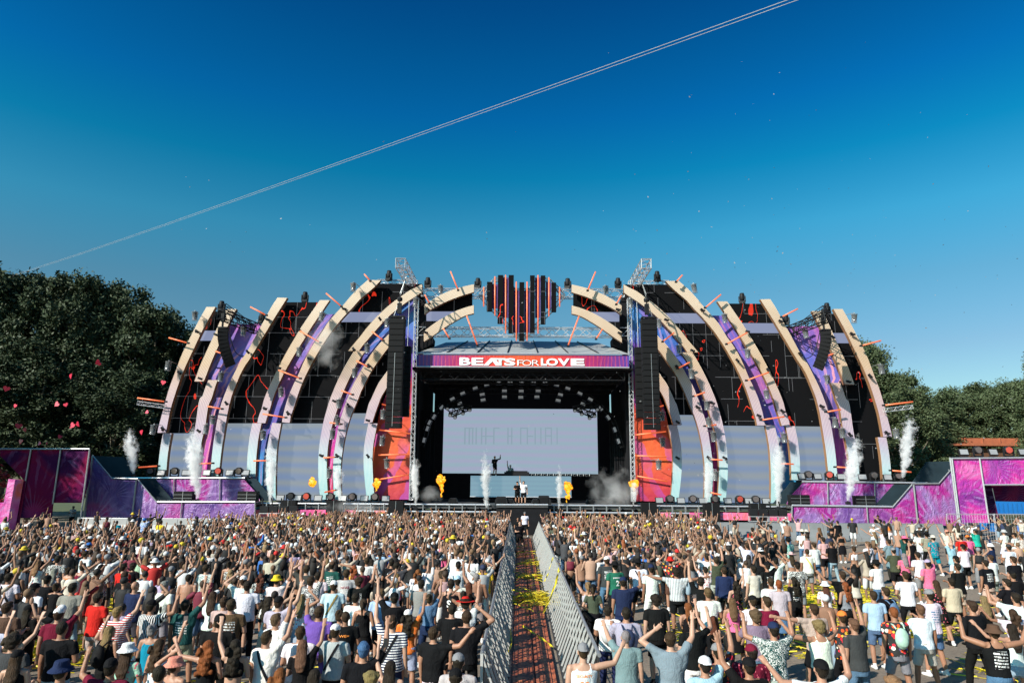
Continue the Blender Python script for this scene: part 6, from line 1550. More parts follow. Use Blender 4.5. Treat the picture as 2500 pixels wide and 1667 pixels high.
# zoom, head-top x, y, sex, left+right arm code, top:colour:pattern, bottom:colour, hair:colour, hat:colour, stance letter, note
ROWS = """
E 85 515 M bb tee:white trousers:denim short:dark - s
E 330 615 M dd tee:white shorts:black short:dark cap:black s
E 685 610 M dd tee:grey trousers:lightdenim short:dark - w
E 955 700 M bb tee:red shorts:beige short:dark - w
E 1310 590 M bb tee:navy shorts:darkgrey bald:dark - w
E 600 975 M db tee:black trousers:lightdenim buzz:dark - w
E 1110 840 M hr tee:red:hstripe shorts:white short:blonde - s
E 1050 1020 F fb tank:black shorts:black long:blonde - s
E 1230 1190 F bb tee:mint:bloom shorts:black long:brown bucket:white s
E 1450 1005 F bb dress:teal none bun:grey - s
E 600 1350 M bb tee:cream shorts:black short:dark bucket:navy s
E 1510 1150 F dr tank:white shorts:denim longcurly:brown - s phone
E 1060 1340 M fb tee:burgundy shorts:black short:dark capback:black s
E 1655 1330 F kb tank:black shorts:black short:brown bucket:coral s
E 1525 1400 M db tee:navy shorts:black buzz:dark - s
E 1780 770 M dr tee:darkgreen:print shorts:khaki short:dark - w
E 1440 780 M df tee:black:vstripe shorts:black short:dark cap:black w
E 1565 590 M bd tee:white shorts:grey short:grey - s
E 1800 525 M dd none shorts:black buzz:dark - s
E 1980 430 M dd tee:sage:leaf trousers:black short:brown - s
E 1470 355 M do tee:white shorts:grey short:brown cap:grey s
E 1350 355 F dd tee:mint shorts:white bun:brown cap:beige s
E 1180 420 M pd tee:red shorts:black short:dark - s
E 1760 400 F dk tee:navy:vstripe shorts:black bun:brown - s
E 790 420 M dd tank:burgundy trousers:burgundy short:brown - s
E 660 460 F dd crop:orange shorts:denim bun:brown - s
E 525 470 F bb tank:lightgrey shorts:white long:grey - s
E 375 385 F dr tank:white:bloom skirt:white long:blonde - s
E 335 225 M dd tee:black trousers:black short:dark - s
E 980 435 M kb tee:black:leaf shorts:black short:dark cap:black s
E 560 345 M bd tee:black:leaf shorts:black short:dark - s
E 865 225 M bb tee:blue shorts:navy short:dark cap:blue s
E 1205 500 M bb tee:black shorts:black short:brown - s
E 825 300 M bd tee:white:leaf shorts:black short:brown - s
E 1285 190 M dP tee:navy shorts:beige short:dark - s
E 1480 215 M db tee:white shorts:beige short:dark - s
E 1565 185 M df tee:red shorts:black short:brown - s
E 1535 10 M bb tee:yellow shorts:black short:dark - s
E 545 -10 M db tank:black shorts:black short:dark cap:black w
E 765 -5 M bb tee:black trousers:darkgrey short:dark - s
E 640 65 M bb tee:white shorts:beige short:dark cap:grey s
E 250 5 M br tee:white shorts:denim short:brown - s
E 2000 290 M db tee:white shorts:black short:dark - s
E 2210 170 M bd tee:grey shorts:beige short:dark bucket:mint s
E 2330 545 M kd tee:white shorts:black short:brown cap:white s
E 2215 765 M bb tee:brown:print shorts:black short:brown - s
E 2110 910 M bb tee:black shorts:black short:dark capback:black s
E 1985 1165 F ob tank:black shorts:black longcurly:ginger - s
E 2260 1145 F rb crop:black trousers:black longcurly:dark - s
E 70 790 M bb tee:brown shorts:black short:brown - s
E 110 1110 M bb tee:darkgrey shorts:black curly:dark - s
E 285 825 F db long:black trousers:black long:dark cap:black s
E 160 1265 F bb tank:black shorts:denim long:brown cap:black s
E 2140 745 M bb tee:beige shorts:black short:brown - s
E 2040 690 F rd tee:white skirt:black long:brown - s
E 1380 -10 M dP tee:blue:leaf shorts:blue short:dark bucket:blue s
E 1405 355 F rr crop:white shorts:denim long:blonde - s
E 460 130 F dr crop:black skirt:black long:brown - s
E 870 165 M kd tee:white:leaf shorts:black short:brown cap:white s
E 760 160 F db dress:coral none longcurly:ginger - s
E 1215 75 M br tee:orange shorts:black curly:brown - s
E 1140 60 M bb tee:red:leaf shorts:black short:dark bucket:teal s
E 1020 130 M bd tee:darkgrey shorts:grey short:dark - s
E 1080 180 M bd tee:white shorts:lightdenim short:dark cap:mauve s
E 1210 270 M bb tee:white:leaf shorts:black short:dark - s
E 450 540 M pp tee:black trousers:black short:dark cap:black w
E 540 610 F pb long:black trousers:black bun:brown - s
E 2200 395 F dr tank:black:leaf shorts:black bun:dark - s
E 1660 330 M dd tee:black shorts:black short:dark - s
E 1270 420 F bb tee:black shorts:white curly:dark - s
E 2270 5 F rr crop:white skirt:black long:blonde - s
E 1910 320 F pp dress:black none long:brown - s
F 800 225 M dr tee:cream trousers:beige short:lightbrown - s
F 770 110 M hh tee:mauve shorts:black short:brown cap:beige s
F 300 535 M dr tee:white shorts:black short:brown bucket:yellow s
F 625 545 M HH tee:darkgrey:leaf shorts:beige short:brown - w
F 845 590 M bb tee:cyan shorts:black short:brown cap:white s
F 695 500 M dd tee:white shorts:black short:dark - s
F 965 480 M bb tee:lightgrey:print shorts:black short:brown - s
F 305 745 M br tee:lightgrey:print trousers:beige short:brown capback:black s
F 705 830 M Pd tee:purple shorts:purple short:brown - w
F 955 885 M bb tee:black trousers:black buzz:brown - s
F 865 1005 M bb tee:lightgrey shorts:black short:brown cap:white s
F 1300 665 M bb tee:lightblue shorts:black short:lightbrown - s
F 1425 705 M rb tee:black shorts:black short:dark cap:black s
F 1680 580 M bb tee:grey shorts:darkgrey short:dark - s
F 1755 715 F br tee:denim shorts:navy bun:brown - w
F 1965 575 M bb tank:black shorts:black short:dark - s
F 2030 545 M bb tee:white shorts:grey short:dark cap:lightblue s
F 1405 920 M rd tee:navy:hstripe shorts:navy short:brown - s
F 1555 870 F br tee:orange shorts:lightdenim longcurly:dark cap:white s
F 2115 875 M dk tee:black trousers:black short:brown - s
F 1975 805 M bb tee:black shorts:black buzz:dark - s
F 2040 1280 M bb tee:lightgrey shorts:black short:dark cap:grey s
F 2005 1445 M bb tee:brown shorts:black short:dark cap:black s
F 1130 1175 M br tee:black shorts:black short:blue - s
F 205 1065 M dr tee:white shorts:beige short:brown - w
F 520 1030 M bb tee:white shorts:white short:brown - s
F 545 1155 F br tee:black shorts:black long:lightbrown - s
F 340 1420 F bb tank:white shorts:black longcurly:ginger - s
F 650 1440 F bp tee:black shorts:black long:dark - s
F 1200 1460 F bb tank:white shorts:black curly:blonde - s
F 1390 1350 F rb tank:red shorts:black long:dark - s
F 2035 280 M kd tee:white shorts:grey buzz:brown - s
F 2035 405 M bb tee:white shorts:black short:dark cap:black s
F 2310 270 M kd tank:white shorts:beige short:brown - s
F 2285 420 M dd tee:yellow shorts:cream buzz:brown - w
F 2210 520 M rb none shorts:grey short:grey - s
F 2140 600 F bb dress:black none long:auburn - s
F 2085 690 F kb tank:darkgrey:leaf shorts:black bun:dark - s
F 1870 490 F bb tank:black shorts:black pony:brown - s
F 1650 480 F br tee:white shorts:white longcurly:ginger - s
F 1440 520 F kb tank:pink:bloom shorts:black long:palepink - s
F 1130 760 F bb dress:black none pony:brown - s
F 1060 700 M bb tee:white:print shorts:white short:dark - s
F 885 870 F bp crop:pink shorts:black bun:brown - s
F 1160 365 M sd tee:white shorts:black short:brown - s
F 1275 280 M bb tee:lightblue shorts:black short:brown - s
F 1490 250 M br tee:darkgrey:check shorts:black short:dark - s
F 1640 290 M bb tee:grey shorts:black short:dark brim:darkgrey s
F 835 405 M bb tee:darkgreen:print shorts:black short:dark cap:brown s
F 20 590 M bb tee:white trousers:black short:dark - s
F 260 330 M dr tee:beige shorts:khaki buzz:lightbrown - s
F 150 520 F bb tee:black:leaf shorts:black longcurly:auburn - s
F 290 220 M dd tee:palepink shorts:black short:grey - s
F 225 85 M br tee:grey shorts:black short:brown - s
F 460 55 M dr tee:white shorts:black short:dark - s
F 880 190 F rr tank:white skirt:white bun:brown bucket:yellow s
F 965 220 M bd tee:cyan shorts:denim short:brown cap:white s
F 1805 150 M HH tee:white shorts:black short:dark - s
F 1745 250 M bf tee:lightgrey shorts:black short:brown cap:white s
F 1900 260 F rb tee:pink skirt:black long:lightbrown - s
F 2165 240 M wk tee:white shorts:black short:dark - s
F 1520 50 M dd tee:darkgrey shorts:darkgrey short:brown - s
F 480 190 M kk tee:grey:leaf shorts:black short:brown - s
F 70 190 M dr long:blue shorts:black short:brown - s
F 1395 380 M br tee:black:print shorts:black short:dark - s
F 1080 555 M br tee:black:print shorts:black curly:brown - s
F 1210 380 F rb tank:darkgrey shorts:black longcurly:dark - s
F 500 480 F rb crop:black shorts:black bun:brown - s
F 580 440 M kb tee:darkgrey shorts:black short:brown - s
F 1440 410 M bk tee:darkgrey:print shorts:black short:dark - s
F 1040 440 F bb tank:yellow:bloom shorts:black longcurly:ginger - s
H 325 360 M dd tee:darkgrey:print trousers:denim short:brown cap:white w
H 405 412 M dd tee:green shorts:black short:dark brim:black w
H 475 555 M df tee:navy trousers:navy short:dark cap:navy w
H 620 385 M dd tee:white shorts:black short:dark brim:black w
H 745 435 M dd tee:white shorts:white short:dark cap:navy w
H 795 725 M dd tee:black shorts:black curly:dark - s
H 985 470 M ss tee:grey:vstripe shorts:black curly:dark - s
H 925 360 M kk tee:orange:flower shorts:brown short:brown bucket:red s
H 875 225 M bo tee:black shorts:black short:dark cap:black s
H 765 235 M dd tee:palepink:bloom trousers:darkgrey short:dark - s
H 190 625 F hb tee:olive trousers:black pony:brown cap:black s
H 140 600 F rb crop:lightgrey shorts:black pony:blonde - s
H 255 290 M bb tee:black shorts:black bald:dark - s
H 205 195 M bb tee:white shorts:grey short:dark - s
H 80 160 M rr tee:lightblue:vstripe shorts:black short:brown - s
H 440 290 F bb tank:lightgrey shorts:black long:grey - s
H 330 820 M bb tee:white trousers:navy short:dark - s
H 505 845 M pb long:lilac trousers:black short:dark - s
H 500 1060 M Pd tee:sage trousers:black buzz:grey - w
H 925 1085 M kr tee:sage shorts:black short:brown - w
H 1150 930 M bf tee:black shorts:white short:brown cap:black s
H 1100 800 F bb tank:black shorts:lightdenim long:ginger - s
H 1340 925 F rb tank:black shorts:black long:auburn - s phone
H 1290 655 M bb tee:white:leaf shorts:black short:lightbrown - s
H 1220 555 M Hb tee:black shorts:black short:dark - s
H 1265 455 F rr tee:white:bloom shorts:white short:dark - s
H 1440 455 M dd long:navy trousers:black short:brown - s
H 1360 360 M br tee:olive shorts:lightgrey short:brown - s
H 1550 590 F br tank:black:bloom shorts:black longcurly:dark - s
H 1520 750 F bb tank:pink skirt:black long:lightbrown - w
H 1712 440 M dd tee:cream trousers:black short:dark - w
H 1722 735 M dd tee:white shorts:black short:brown cap:black s
H 1845 410 M bk tee:black:print shorts:black short:dark cap:black s
H 1890 560 M dd tee:white trousers:denim short:brown - s
H 1965 580 M dd tee:lightgrey skirt:denim short:ginger - s
H 2110 550 F dd tee:black:print shorts:black longcurly:dark - s
H 1860 740 M bb tee:burgundy trousers:denim short:brown - s
H 1740 870 M pb tee:mauve shorts:denim curly:lightbrown - s
H 1905 985 M ff tee:darkgreen:leaf shorts:lightgrey short:dark cap:navy w
H 1720 1210 M fb tee:burgundy:bloom shorts:black short:dark cap:burgundy s
H 1400 1200 M br tee:red:flower shorts:black short:dark cap:grey s
H 1255 1315 M br tee:lightblue shorts:grey short:dark capback:white s
H 1680 1330 M rb tee:black shorts:black short:dark capback:black s
H 2230 280 M dd tee:white shorts:grey buzz:brown - s
H 1885 60 M Pd tank:black:print shorts:white short:dark cap:black s
H 2185 100 M bb tee:white trousers:denim short:dark brim:cream s
H 1470 220 F br tank:white:leaf shorts:black long:blonde bucket:white s
H 1785 275 F rb tank:black shorts:black bun:dark bucket:white s
H 1280 325 M kb tee:white shorts:black short:dark - s
H 805 150 M bb tee:white shorts:grey short:brown - s
H 1405 135 M dr tee:black shorts:beige buzz:dark - s
H 1215 140 M kd tee:black shorts:black short:dark - s
H 1715 80 M bb tee:red shorts:black short:dark - s
H 1795 100 M dd none trousers:black buzz:brown - s
H 2085 320 F Pb crop:lightgrey shorts:white long:brown brim:palepink s
H 2145 410 M bb tee:black:leaf shorts:grey short:dark cap:black s
H 1935 370 M fk tee:white:print shorts:white short:dark cap:black s
H 1505 320 F rb tank:white:leaf shorts:white short:brown bucket:darkgrey s
H 1190 25 M bb tee:lightgrey shorts:black short:brown cap:red s
H 1290 230 M bb tee:white shorts:beige short:dark - s
H 1100 290 F rb tank:white shorts:black long:auburn - s
H 590 265 M bo tee:blue:vstripe shorts:navy short:brown - s
H 430 190 F rr dress:yellow:leaf none long:brown - s
H 1665 225 M rb tee:white shorts:black short:brown - s
H 1740 180 M bb tee:black shorts:black short:dark - s
H 2060 175 M ob tee:turquoise:leaf shorts:black short:dark bucket:black s
I 350 225 M dd tee:white shorts:denim short:brown - s
I 435 170 M dd tee:palepink shorts:black short:dark - s
I 512 210 M bd tee:black trousers:lightdenim buzz:brown - w
I 715 258 F bs crop:white skirt:black bun:brown - w
I 862 212 M dd tee:white shorts:black short:lightbrown - w
I 948 390 M bH tee:white:hstripe trousers:denim short:dark bucket:black s
I 1215 495 M hb tee:white trousers:black short:brown - w
I 1035 650 M dd long:black trousers:black short:brown - s
I 910 685 M dd tee:lightblue shorts:denim short:brown - s
I 1098 835 M dd tee:orange:flower shorts:grey buzz:ginger - w
I 1360 815 M pd tee:white shorts:lightgrey short:lightbrown - w phone
I 1440 675 M bb tee:white:printd shorts:denim short:dark cap:grey w
I 1650 560 M bb tee:beige shorts:black short:dark - w
I 1520 585 F bb dress:black:bloom none long:brown - s
I 1870 780 M bb long:black trousers:black short:brown - t
I 2065 1015 M fo tank:black:print shorts:denim short:brown bucket:brown w
I 2235 1000 F ob tank:white minishorts:lightdenim long:dark - w
I 1990 390 M dd tee:black:print shorts:beige short:dark - w
I 395 970 M of tank:white shorts:darkgrey curly:blonde - w
I 400 1345 M of tee:white shorts:grey short:dark capback:black w
I 742 955 M dr tee:darkgrey trousers:denim short:lightbrown - w
I 605 880 M bf tee:orange:flower trousers:black short:brown cap:orange s
I 340 810 M sb tee:beige shorts:black short:brown - s
I 452 600 F bb tee:white:bloom shorts:black long:auburn bucket:white s
I 645 600 F bb tank:grey shorts:black longcurly:ginger - s
I 605 495 M ok tee:black shorts:black short:brown - s
I 1110 275 M pb tee:olive shorts:black short:dark cap:grey s
I 1255 185 M db tee:black shorts:black short:dark cap:darkgrey w
I 1347 312 M bb tee:white shorts:grey short:dark - s
I 1440 390 M br tee:pink:bloom shorts:lightgrey short:dark cap:lilac s
I 1705 420 M bb tee:black shorts:beige short:dark - s
I 1690 350 M bb tee:white trousers:grey short:dark cap:black s
I 1775 240 M bb tee:white shorts:black short:dark capback:black s
I 1655 215 M rr tee:lightblue shorts:denim bald:dark - w
I 1740 150 M bb tee:red shorts:black short:dark - s
I 1815 155 M fb tee:pink:bloom trousers:beige short:dark cap:orange s
I 1890 95 M kd tee:turquoise shorts:black short:dark cap:darkgrey w
I 1620 105 M rb tee:cream shorts:black short:brown cap:coral s
I 2030 232 M dr long:navy shorts:beige short:dark bucket:white s
I 2195 240 M bd tee:white shorts:lightgrey short:dark cap:darkgrey s
I 2260 355 M bb tee:black shorts:white short:brown - s
I 2200 570 M pb tee:black shorts:black short:dark - s
I 2270 700 M fb tee:white shorts:black short:dark - s
I 2230 855 F of tee:white shorts:black longcurly:brown - s
I 1960 730 F bb tank:black shorts:black long:blonde - s
I 2025 338 M bb tee:white:vstripe shorts:grey short:brown - s
I 1110 1510 F bb tank:cream shorts:black curly:blonde - s
I 1350 120 M pb tee:white trousers:white short:dark - s phone
I 1480 158 M bb tee:teal:bloom shorts:teal short:dark brim:cream s
I 1410 125 M bb tee:khaki trousers:black short:dark brim:black s
I 912 105 F Pb dress:white none long:blonde cap:white s
I 995 85 F Pb dress:white none long:brown - s
I 1210 165 M HH tee:darkgreen shorts:black short:brown brim:pink s
I 1055 190 M pd tee:sage shorts:sage short:dark - s
I 562 12 M dd tee:black trousers:black buzz:dark - w
I 505 35 F Pd crop:black skirt:black bun:brown - s
I 395 80 F db crop:black shorts:denim long:lightbrown - s
I 600 125 F hb crop:black skirt:black bun:dark - s
I 1200 325 F bH tee:pink:bloom shorts:black long:grey - s
I 270 100 F br tank:black:bloom shorts:black long:dark bucket:cream s
I 2250 130 M bb tee:white:leaf shorts:white short:dark cap:black s
I 2320 140 M bb tee:khaki:leaf shorts:beige short:brown - s
I 2150 100 M bd tee:white:leaf shorts:white short:grey bucket:lightgrey s
I 2240 490 M bb tee:black shorts:black short:dark cap:black s
I 1060 30 F bd crop:orange shorts:white long:brown cap:beige s
I 2330 1010 F bo tank:white shorts:lightdenim long:dark - s
I 60 0 M kb tee:white:leaf shorts:black short:brown cap:lightgrey s
"""
STN = {'s': 'stand', 'w': 'wide', 't': 'step'}
rng = random.Random(11)
placed = []
for row in ROWS.strip().split('\n'):
    q = row.split(); z, x, y, sex, arms, top, rest = q[0], float(q[1]), float(q[2]), q[3], q[4], q[5], q[6:]
    la, ra = AC[arms[0]], AC[arms[1]]
    tt = (top + '::').split(':'); topk = tt[0]; tcol = tt[1] or 'white'; tpat = tt[2] or 'plain'
    bb = (rest[0] + ':').split(':'); hh = (rest[1] + ':').split(':'); ht = (rest[2] + ':').split(':')
    stn = STN[rest[3]]; note = rest[4] if len(rest) > 4 else ''
    if stn == 'stand' and rng.random() < .3: stn = 'step'
    if hh[1] == 'palepink': hh[1] = 'blonde'
    sc = rng.uniform(.97, 1.04) if sex == 'M' else rng.uniform(.90, .96)
    zt = (1.765 if sex == 'M' else 1.75) * sc
    pxx, pyy = px(z, x, y); P_ = G(pxx, pyy, zt)
    rz = rng.uniform(-.3, .3) - math.atan2(P_.x, 75 - P_.y) * -.6
    person(P_.x, P_.y, 0, sex, la, ra, stn, topk, tcol, tpat, bb[0], bb[1] or 'black', hh[0], hh[1], None if ht[0] == '-' else ht[0], ht[1] or 'black', sc, rz, note=note, tilt=rng.uniform(-.05, .02))
    placed.append((P_.x, P_.y))
# ---- performers, security and pit crew (facing the camera or the crowd)
PEOPLE_ROWS = len(PEOPLE)
def px_person(z, x, yfeet, Y, zfeet, **kw):
    p_ = Z(z, x, yfeet, Y); return person(p_.x, Y, zfeet, **kw)
px_person('4', 1815, 1285, 55.9, tl.z, la='bent', ra='bent', st='stand', top='tee', tc='black', bot='shorts', bc='black', hair='short', hc='dark', hat='cap', hatc='black', rz=math.pi + .3, lab='performer in black shirt and cap holding a microphone on the jutting platform')
px_person('4', 1875, 1280, 55.7, tl.z, la='down', ra='high', st='stand', top='tee', tc='white', bot='shorts', bc='black', hair='short', hc='dark', rz=math.pi, sc=1.03, lab='performer in white shirt with one arm straight up on the jutting platform')
px_person('4', 1598, 1018, 63.2, RZ, la='fist', ra='bent', st='lift', top='long', tc='black', bot='shorts', bc='black', hair='short', hc='dark', rz=math.pi + .5, lab='performer in black standing on one leg on the riser before the back screen')
px_person('4', 1748, 1010, 64.8, RZ - .75, la='bent', ra='high', st='stand', top='tee', tc='black', tp='leaf', bot='shorts', bc='black', hair='short', hc='dark', hat='cap', hatc='white', rz=math.pi, lab='performer in white cap behind the mixing booth with one hand raised')
px_person('4', 1887, 1570, 53.4, 0, la='down', ra='down', st='wide', top='tee', tc='white', bot='shorts', bc='black', hair='short', hc='dark', hat='cap', hatc='grey', rz=math.pi, sc=1.03, lab='man in white shirt and cap standing alone before the black platform skirt')
person(.02, 41.5, 0.08, 'M', 'bent', 'bent', 'wide', 'tee', 'black', 'plain', 'shorts', 'black', 'short', 'dark', None, 'black', 1.0, math.pi + .3, lab='photographer in black clothes walking on the brown mats between the barriers')
person(-.1, 48.5, 0, 'M', 'bent', 'down', 'stand', 'tee', 'black', 'plain', 'shorts', 'black', 'short', 'dark', None, 'black', .95, math.pi, lab='crew member in black at the far left end of the walkway')
px_person('D', 1240, 900, 53.4, 0, la='bent', ra='hip', st='stand', top='tee', tc='black', bot='trousers', bc='black', hair='short', hc='dark', hat='cap', hatc='black', rz=math.pi - .9, lab='guard in black shirt and cap behind the right barrier before the violet banner')
px_person('D', 1622, 905, 52.9, 0, la='bent', ra='bent', st='stand', top='tee', tc='white', bot='shorts', bc='black', hair='short', hc='dark', rz=math.pi, sc=.82, lab='person in white leaning on the right barrier before the violet banner')
px_person('M', 412, 1060, 52.9, 0, la='hip', ra='hip', st='stand', top='tee', tc='lightblue', bot='shorts', bc='black', hair='short', hc='brown', rz=math.pi, sc=.86, lab='person in pale blue shirt behind the left barrier before the dark banner wall')
px_person('M', 690, 1030, 60, 0, la='bent', ra='bent', st='stand', top='tee', tc='darkgrey', tp='leaf', bot='shorts', bc='black', hair='short', hc='dark', rz=math.pi, lab='person in patterned shirt seen through the gap under the dark banner wall')
px_person('D', 2320, 900, 55, 0, la='hip', ra='hip', st='stand', top='none', bot='shorts', bc='blue', hair='bald', hc='dark', rz=math.pi, lab='shirtless person standing behind the wire fence at the right edge')
px_person('D', 535, 900, 53.2, 0, la='bent', ra='bent', st='stand', top='tee', tc='white', bot='shorts', bc='black', hair='short', hc='dark', hat='cap', hatc='white', rz=math.pi, sc=.9, lab='guard in white shirt behind the barrier beside the pink skirt banner at right')
# security man in the walkway
sec = G(1408, 1570, 1.80); secp = person(.98, sec.y, 0, 'M', 'down', 'out', 'wide', 'tank', 'white', 'plain', 'shorts', 'black', 'buzz', 'brown', 'capback', 'grey', 1.02, 0.05, lab='security guard in white sleeveless shirt with orange lettering inside the walkway')
# ---- writing on backs
def back_print(pobj, body, xc, zc, wd, ht, col, off=.02, name='back_print'):
    sh = [c for c in pobj.children if c.name.split('.')[0] in ('tshirt', 'tank_top', 'long_sleeved_top')][0]
    me0 = sh.data; bv = BVHTree.FromPolygons([v.co for v in me0.vertices], [tuple(p_.vertices) for p_ in me0.polygons])
    me = text_mesh(body, 1.0, 0.0, off); bm = bmesh.new(); bm.from_mesh(me); bmesh.ops.triangulate(bm, faces=bm.faces[:]); bmesh.ops.subdivide_edges(bm, edges=[e for e in bm.edges if e.calc_length() > .12], cuts=2)
    co = [v.co.copy() for v in bm.verts]; x0_, x1_ = min(c.x for c in co), max(c.x for c in co); y0_, y1_ = min(c.y for c in co), max(c.y for c in co)
    for v in bm.verts:
        X = xc + ((v.co.x - x0_) / (x1_ - x0_) - .5) * wd; Zz = zc + ((v.co.y - y0_) / (y1_ - y0_) - .5) * ht
        hit = bv.ray_cast(Vector((X, -1, Zz)), Vector((0, 1, 0)))[0]
        v.co = Vector((X, (hit.y if hit else -.13) - .004, Zz))
    bm.to_mesh(me); bm.free(); me.materials.clear(); me.materials.append(col)
    o = bpy.data.objects.new(name, me); COL.objects.link(o); o.parent = sh
PRW = plain('white_print', (.75, .75, .73), .7); PRO = plain('orange_print', (.80, .25, .03), .6); PRB = plain('dark_red_print', (.25, .02, .03), .7)
def who(z, x, y):
    i = [r.split()[:3] for r in ROWS.strip().split('\n')].index([z, str(x), str(y)]); return PEOPLE[i]['o']
back_print(secp, 'SECURITY', 0, 1.34, .24, .035, PRO)
m = MB(); bvp = secp.children[0]
hp_ = [(u * .075, v * .07) for u, v in heart_pts(1)]
def proj_poly(pobj, pts, col, name='back_print'):
    sh = [c for c in pobj.children if c.name.split('.')[0] in ('tshirt', 'tank_top', 'long_sleeved_top')][0]; me0 = sh.data
    bv = BVHTree.FromPolygons([v.co for v in me0.vertices], [tuple(p_.vertices) for p_ in me0.polygons]); vs = []
    for X, Zz in pts:
        h = bv.ray_cast(Vector((X, -1, Zz)), Vector((0, 1, 0)))[0]; vs.append(Vector((X, (h.y if h else -.13) - .005, Zz)))
    n = len(vs) // 2; m = MB(); m.add(vs, [(i, (i + 1) % n, n + (i + 1) % n, n + i) for i in range(n)]); o = m.build(name, col); o.parent = sh
ring = [(u, 1.22 + v) for u, v in hp_] + [(u * .55, 1.222 + v * .55) for u, v in hp_]; proj_poly(secp, ring, PRO)
for cx_ in (-.03, .03):
    c_ = [(cx_ + .022 * math.cos(a), 1.245 + .022 * math.sin(a)) for a in np.linspace(0, 6.28, 14, endpoint=False)]; proj_poly(secp, c_ + [(cx_ + (u - cx_) * .4, 1.245 + (v - 1.245) * .4) for u, v in c_], PRO)
jm = who('H', 405, 412); back_print(jm, 'JAMESON', 0, 1.34, .24, .045, PRW); back_print(jm, '2', 0, 1.20, .085, .15, PRW, .03)
back_print(who('F', 965, 480), 'NEVER', 0, 1.30, .22, .06, PRB); back_print(who('F', 955, 885), 'WE=', 0, 1.32, .18, .045, PRO); back_print(who('F', 1965, 575), 'S', -.03, 1.22, .10, .17, PRW, .03)
# straps, bags and phones
def strap(pobj, sd, col):
    sh = [c for c in pobj.children if c.name.split('.')[0] in ('tshirt', 'tank_top')]
    if not sh: return
    me0 = sh[0].data; bv = BVHTree.FromPolygons([v.co for v in me0.vertices], [tuple(p_.vertices) for p_ in me0.polygons]); m = MB(); n = 18; rows = []
    for i in range(n + 1):
        u = i / n; X = sd * (-.10 + .24 * u); Zz = 1.46 - .44 * u; r = []
        for dx in (-.018, .018):
            h = bv.ray_cast(Vector((X + dx, -1, Zz + dx * sd * .5)), Vector((0, 1, 0)))[0]; r.append(Vector((X + dx, (h.y if h else -.08) - .008, Zz + dx * sd * .5)))
        rows += r
    m.add(rows, [(2 * i, 2 * i + 1, 2 * i + 3, 2 * i + 2) for i in range(n)]); o = m.build('cross_strap', col); o.parent = sh[0]
for a in [('E',1480,215),('F',865,1005),('F',205,1065),('F',2035,280),('F',1745,250),('H',620,385),('F',1405,920),('I',862,212),('E',85,515)]: strap(who(*a), random.choice((-1, 1)), M['black'])
strap(who('H', 2230, 280), 1, M['yellow']); strap(who('F', 845, 590), -1, plain('mustard_bag', (.25, .17, .04), .7))
BAGM = {}
def backpack(pobj, colname, lab):
    if colname not in BAGM: BAGM[colname] = plain(colname + '_backpack_cloth', SHC[colname], .7, bmp=.4)
    r = bpy.data.objects.new('backpack', vox([ell((0, 0, 0), .135, .085, .20), ell((0, -.06, -.05), .10, .05, .11)], .018, 2, 'backpack', .003, 3)); COL.objects.link(r); r.data.materials.append(BAGM[colname])
    mw = pobj.matrix_basis if False else Matrix.LocRotScale(pobj.location, pobj.rotation_euler, pobj.scale)
    r.location = mw @ Vector((0, -.20, 1.22)); r.rotation_euler = pobj.rotation_euler
    for sd in (-1, 1): m = MB(); m.path([Vector((sd * .08, .02, .17)), Vector((sd * .10, .10, .24)), Vector((sd * .10, .20, .24))], .014, 6); s_ = m.build('shoulder_strap', BAGM[colname]); s_.parent = r
    tag(r, lab, 'backpack')
backpack(who('H', 205, 195), 'grey', 'grey backpack on the back of a person in white'); backpack(who('H', 80, 160), 'red', 'small red bag on the back of a person in striped light blue')
backpack(who('I', 1035, 650), 'denim', 'dark blue backpack on a person all in black'); backpack(who('H', 330, 820), 'lightgrey', 'pale bag on the back of a person near the right walkway barrier')
backpack(who('I', 1098, 835), 'mint', 'mint green cloth bag hanging on the brightly patterned shirt'); backpack(who('E', 1050, 1020), 'black', 'black drawstring bag on a blonde woman at the left front')
backpack(who('H', 505, 845), 'navy', 'dark drawstring bag on the lilac sleeved top'); backpack(who('E', 640, 65), 'lightgrey', 'grey bag on a person near the left barrier')
for a, ll, hnd in [(('E', 1510, 1150), 'phone held up by the long haired woman in white at the left front', 1), (('H', 1340, 925), 'black phone held up by the red haired woman right of the walkway', 0), (('I', 1360, 815), 'dark phone held sideways by the man in white at lower right', 0), (('I', 1350, 120), 'phone held by the person in white before the right barrier', 0)]:
    po = who(*a); rr = [p_ for p_ in PEOPLE if p_['o'] == po][0]; s_ = skeleton(rr['sex'], rr['la'], rr['ra'], rr['st'])
    Wr, v = s_.arm[hnd][2], s_.arm[hnd][3]; mw = Matrix.LocRotScale(po.location, po.rotation_euler, po.scale); c = mw @ Vector(Wr + v * .12)
    m = MB(); m.box((0, 0, 0), (.078, .009, .16)); o = m.build('phone', M['blackmetal']); m = MB(); m.box((0, -.0055, 0), (.07, .001, .148)); q = m.build('screen', M['lens']); q.parent = o
    o.location = c; tag(o, ll, 'phone')
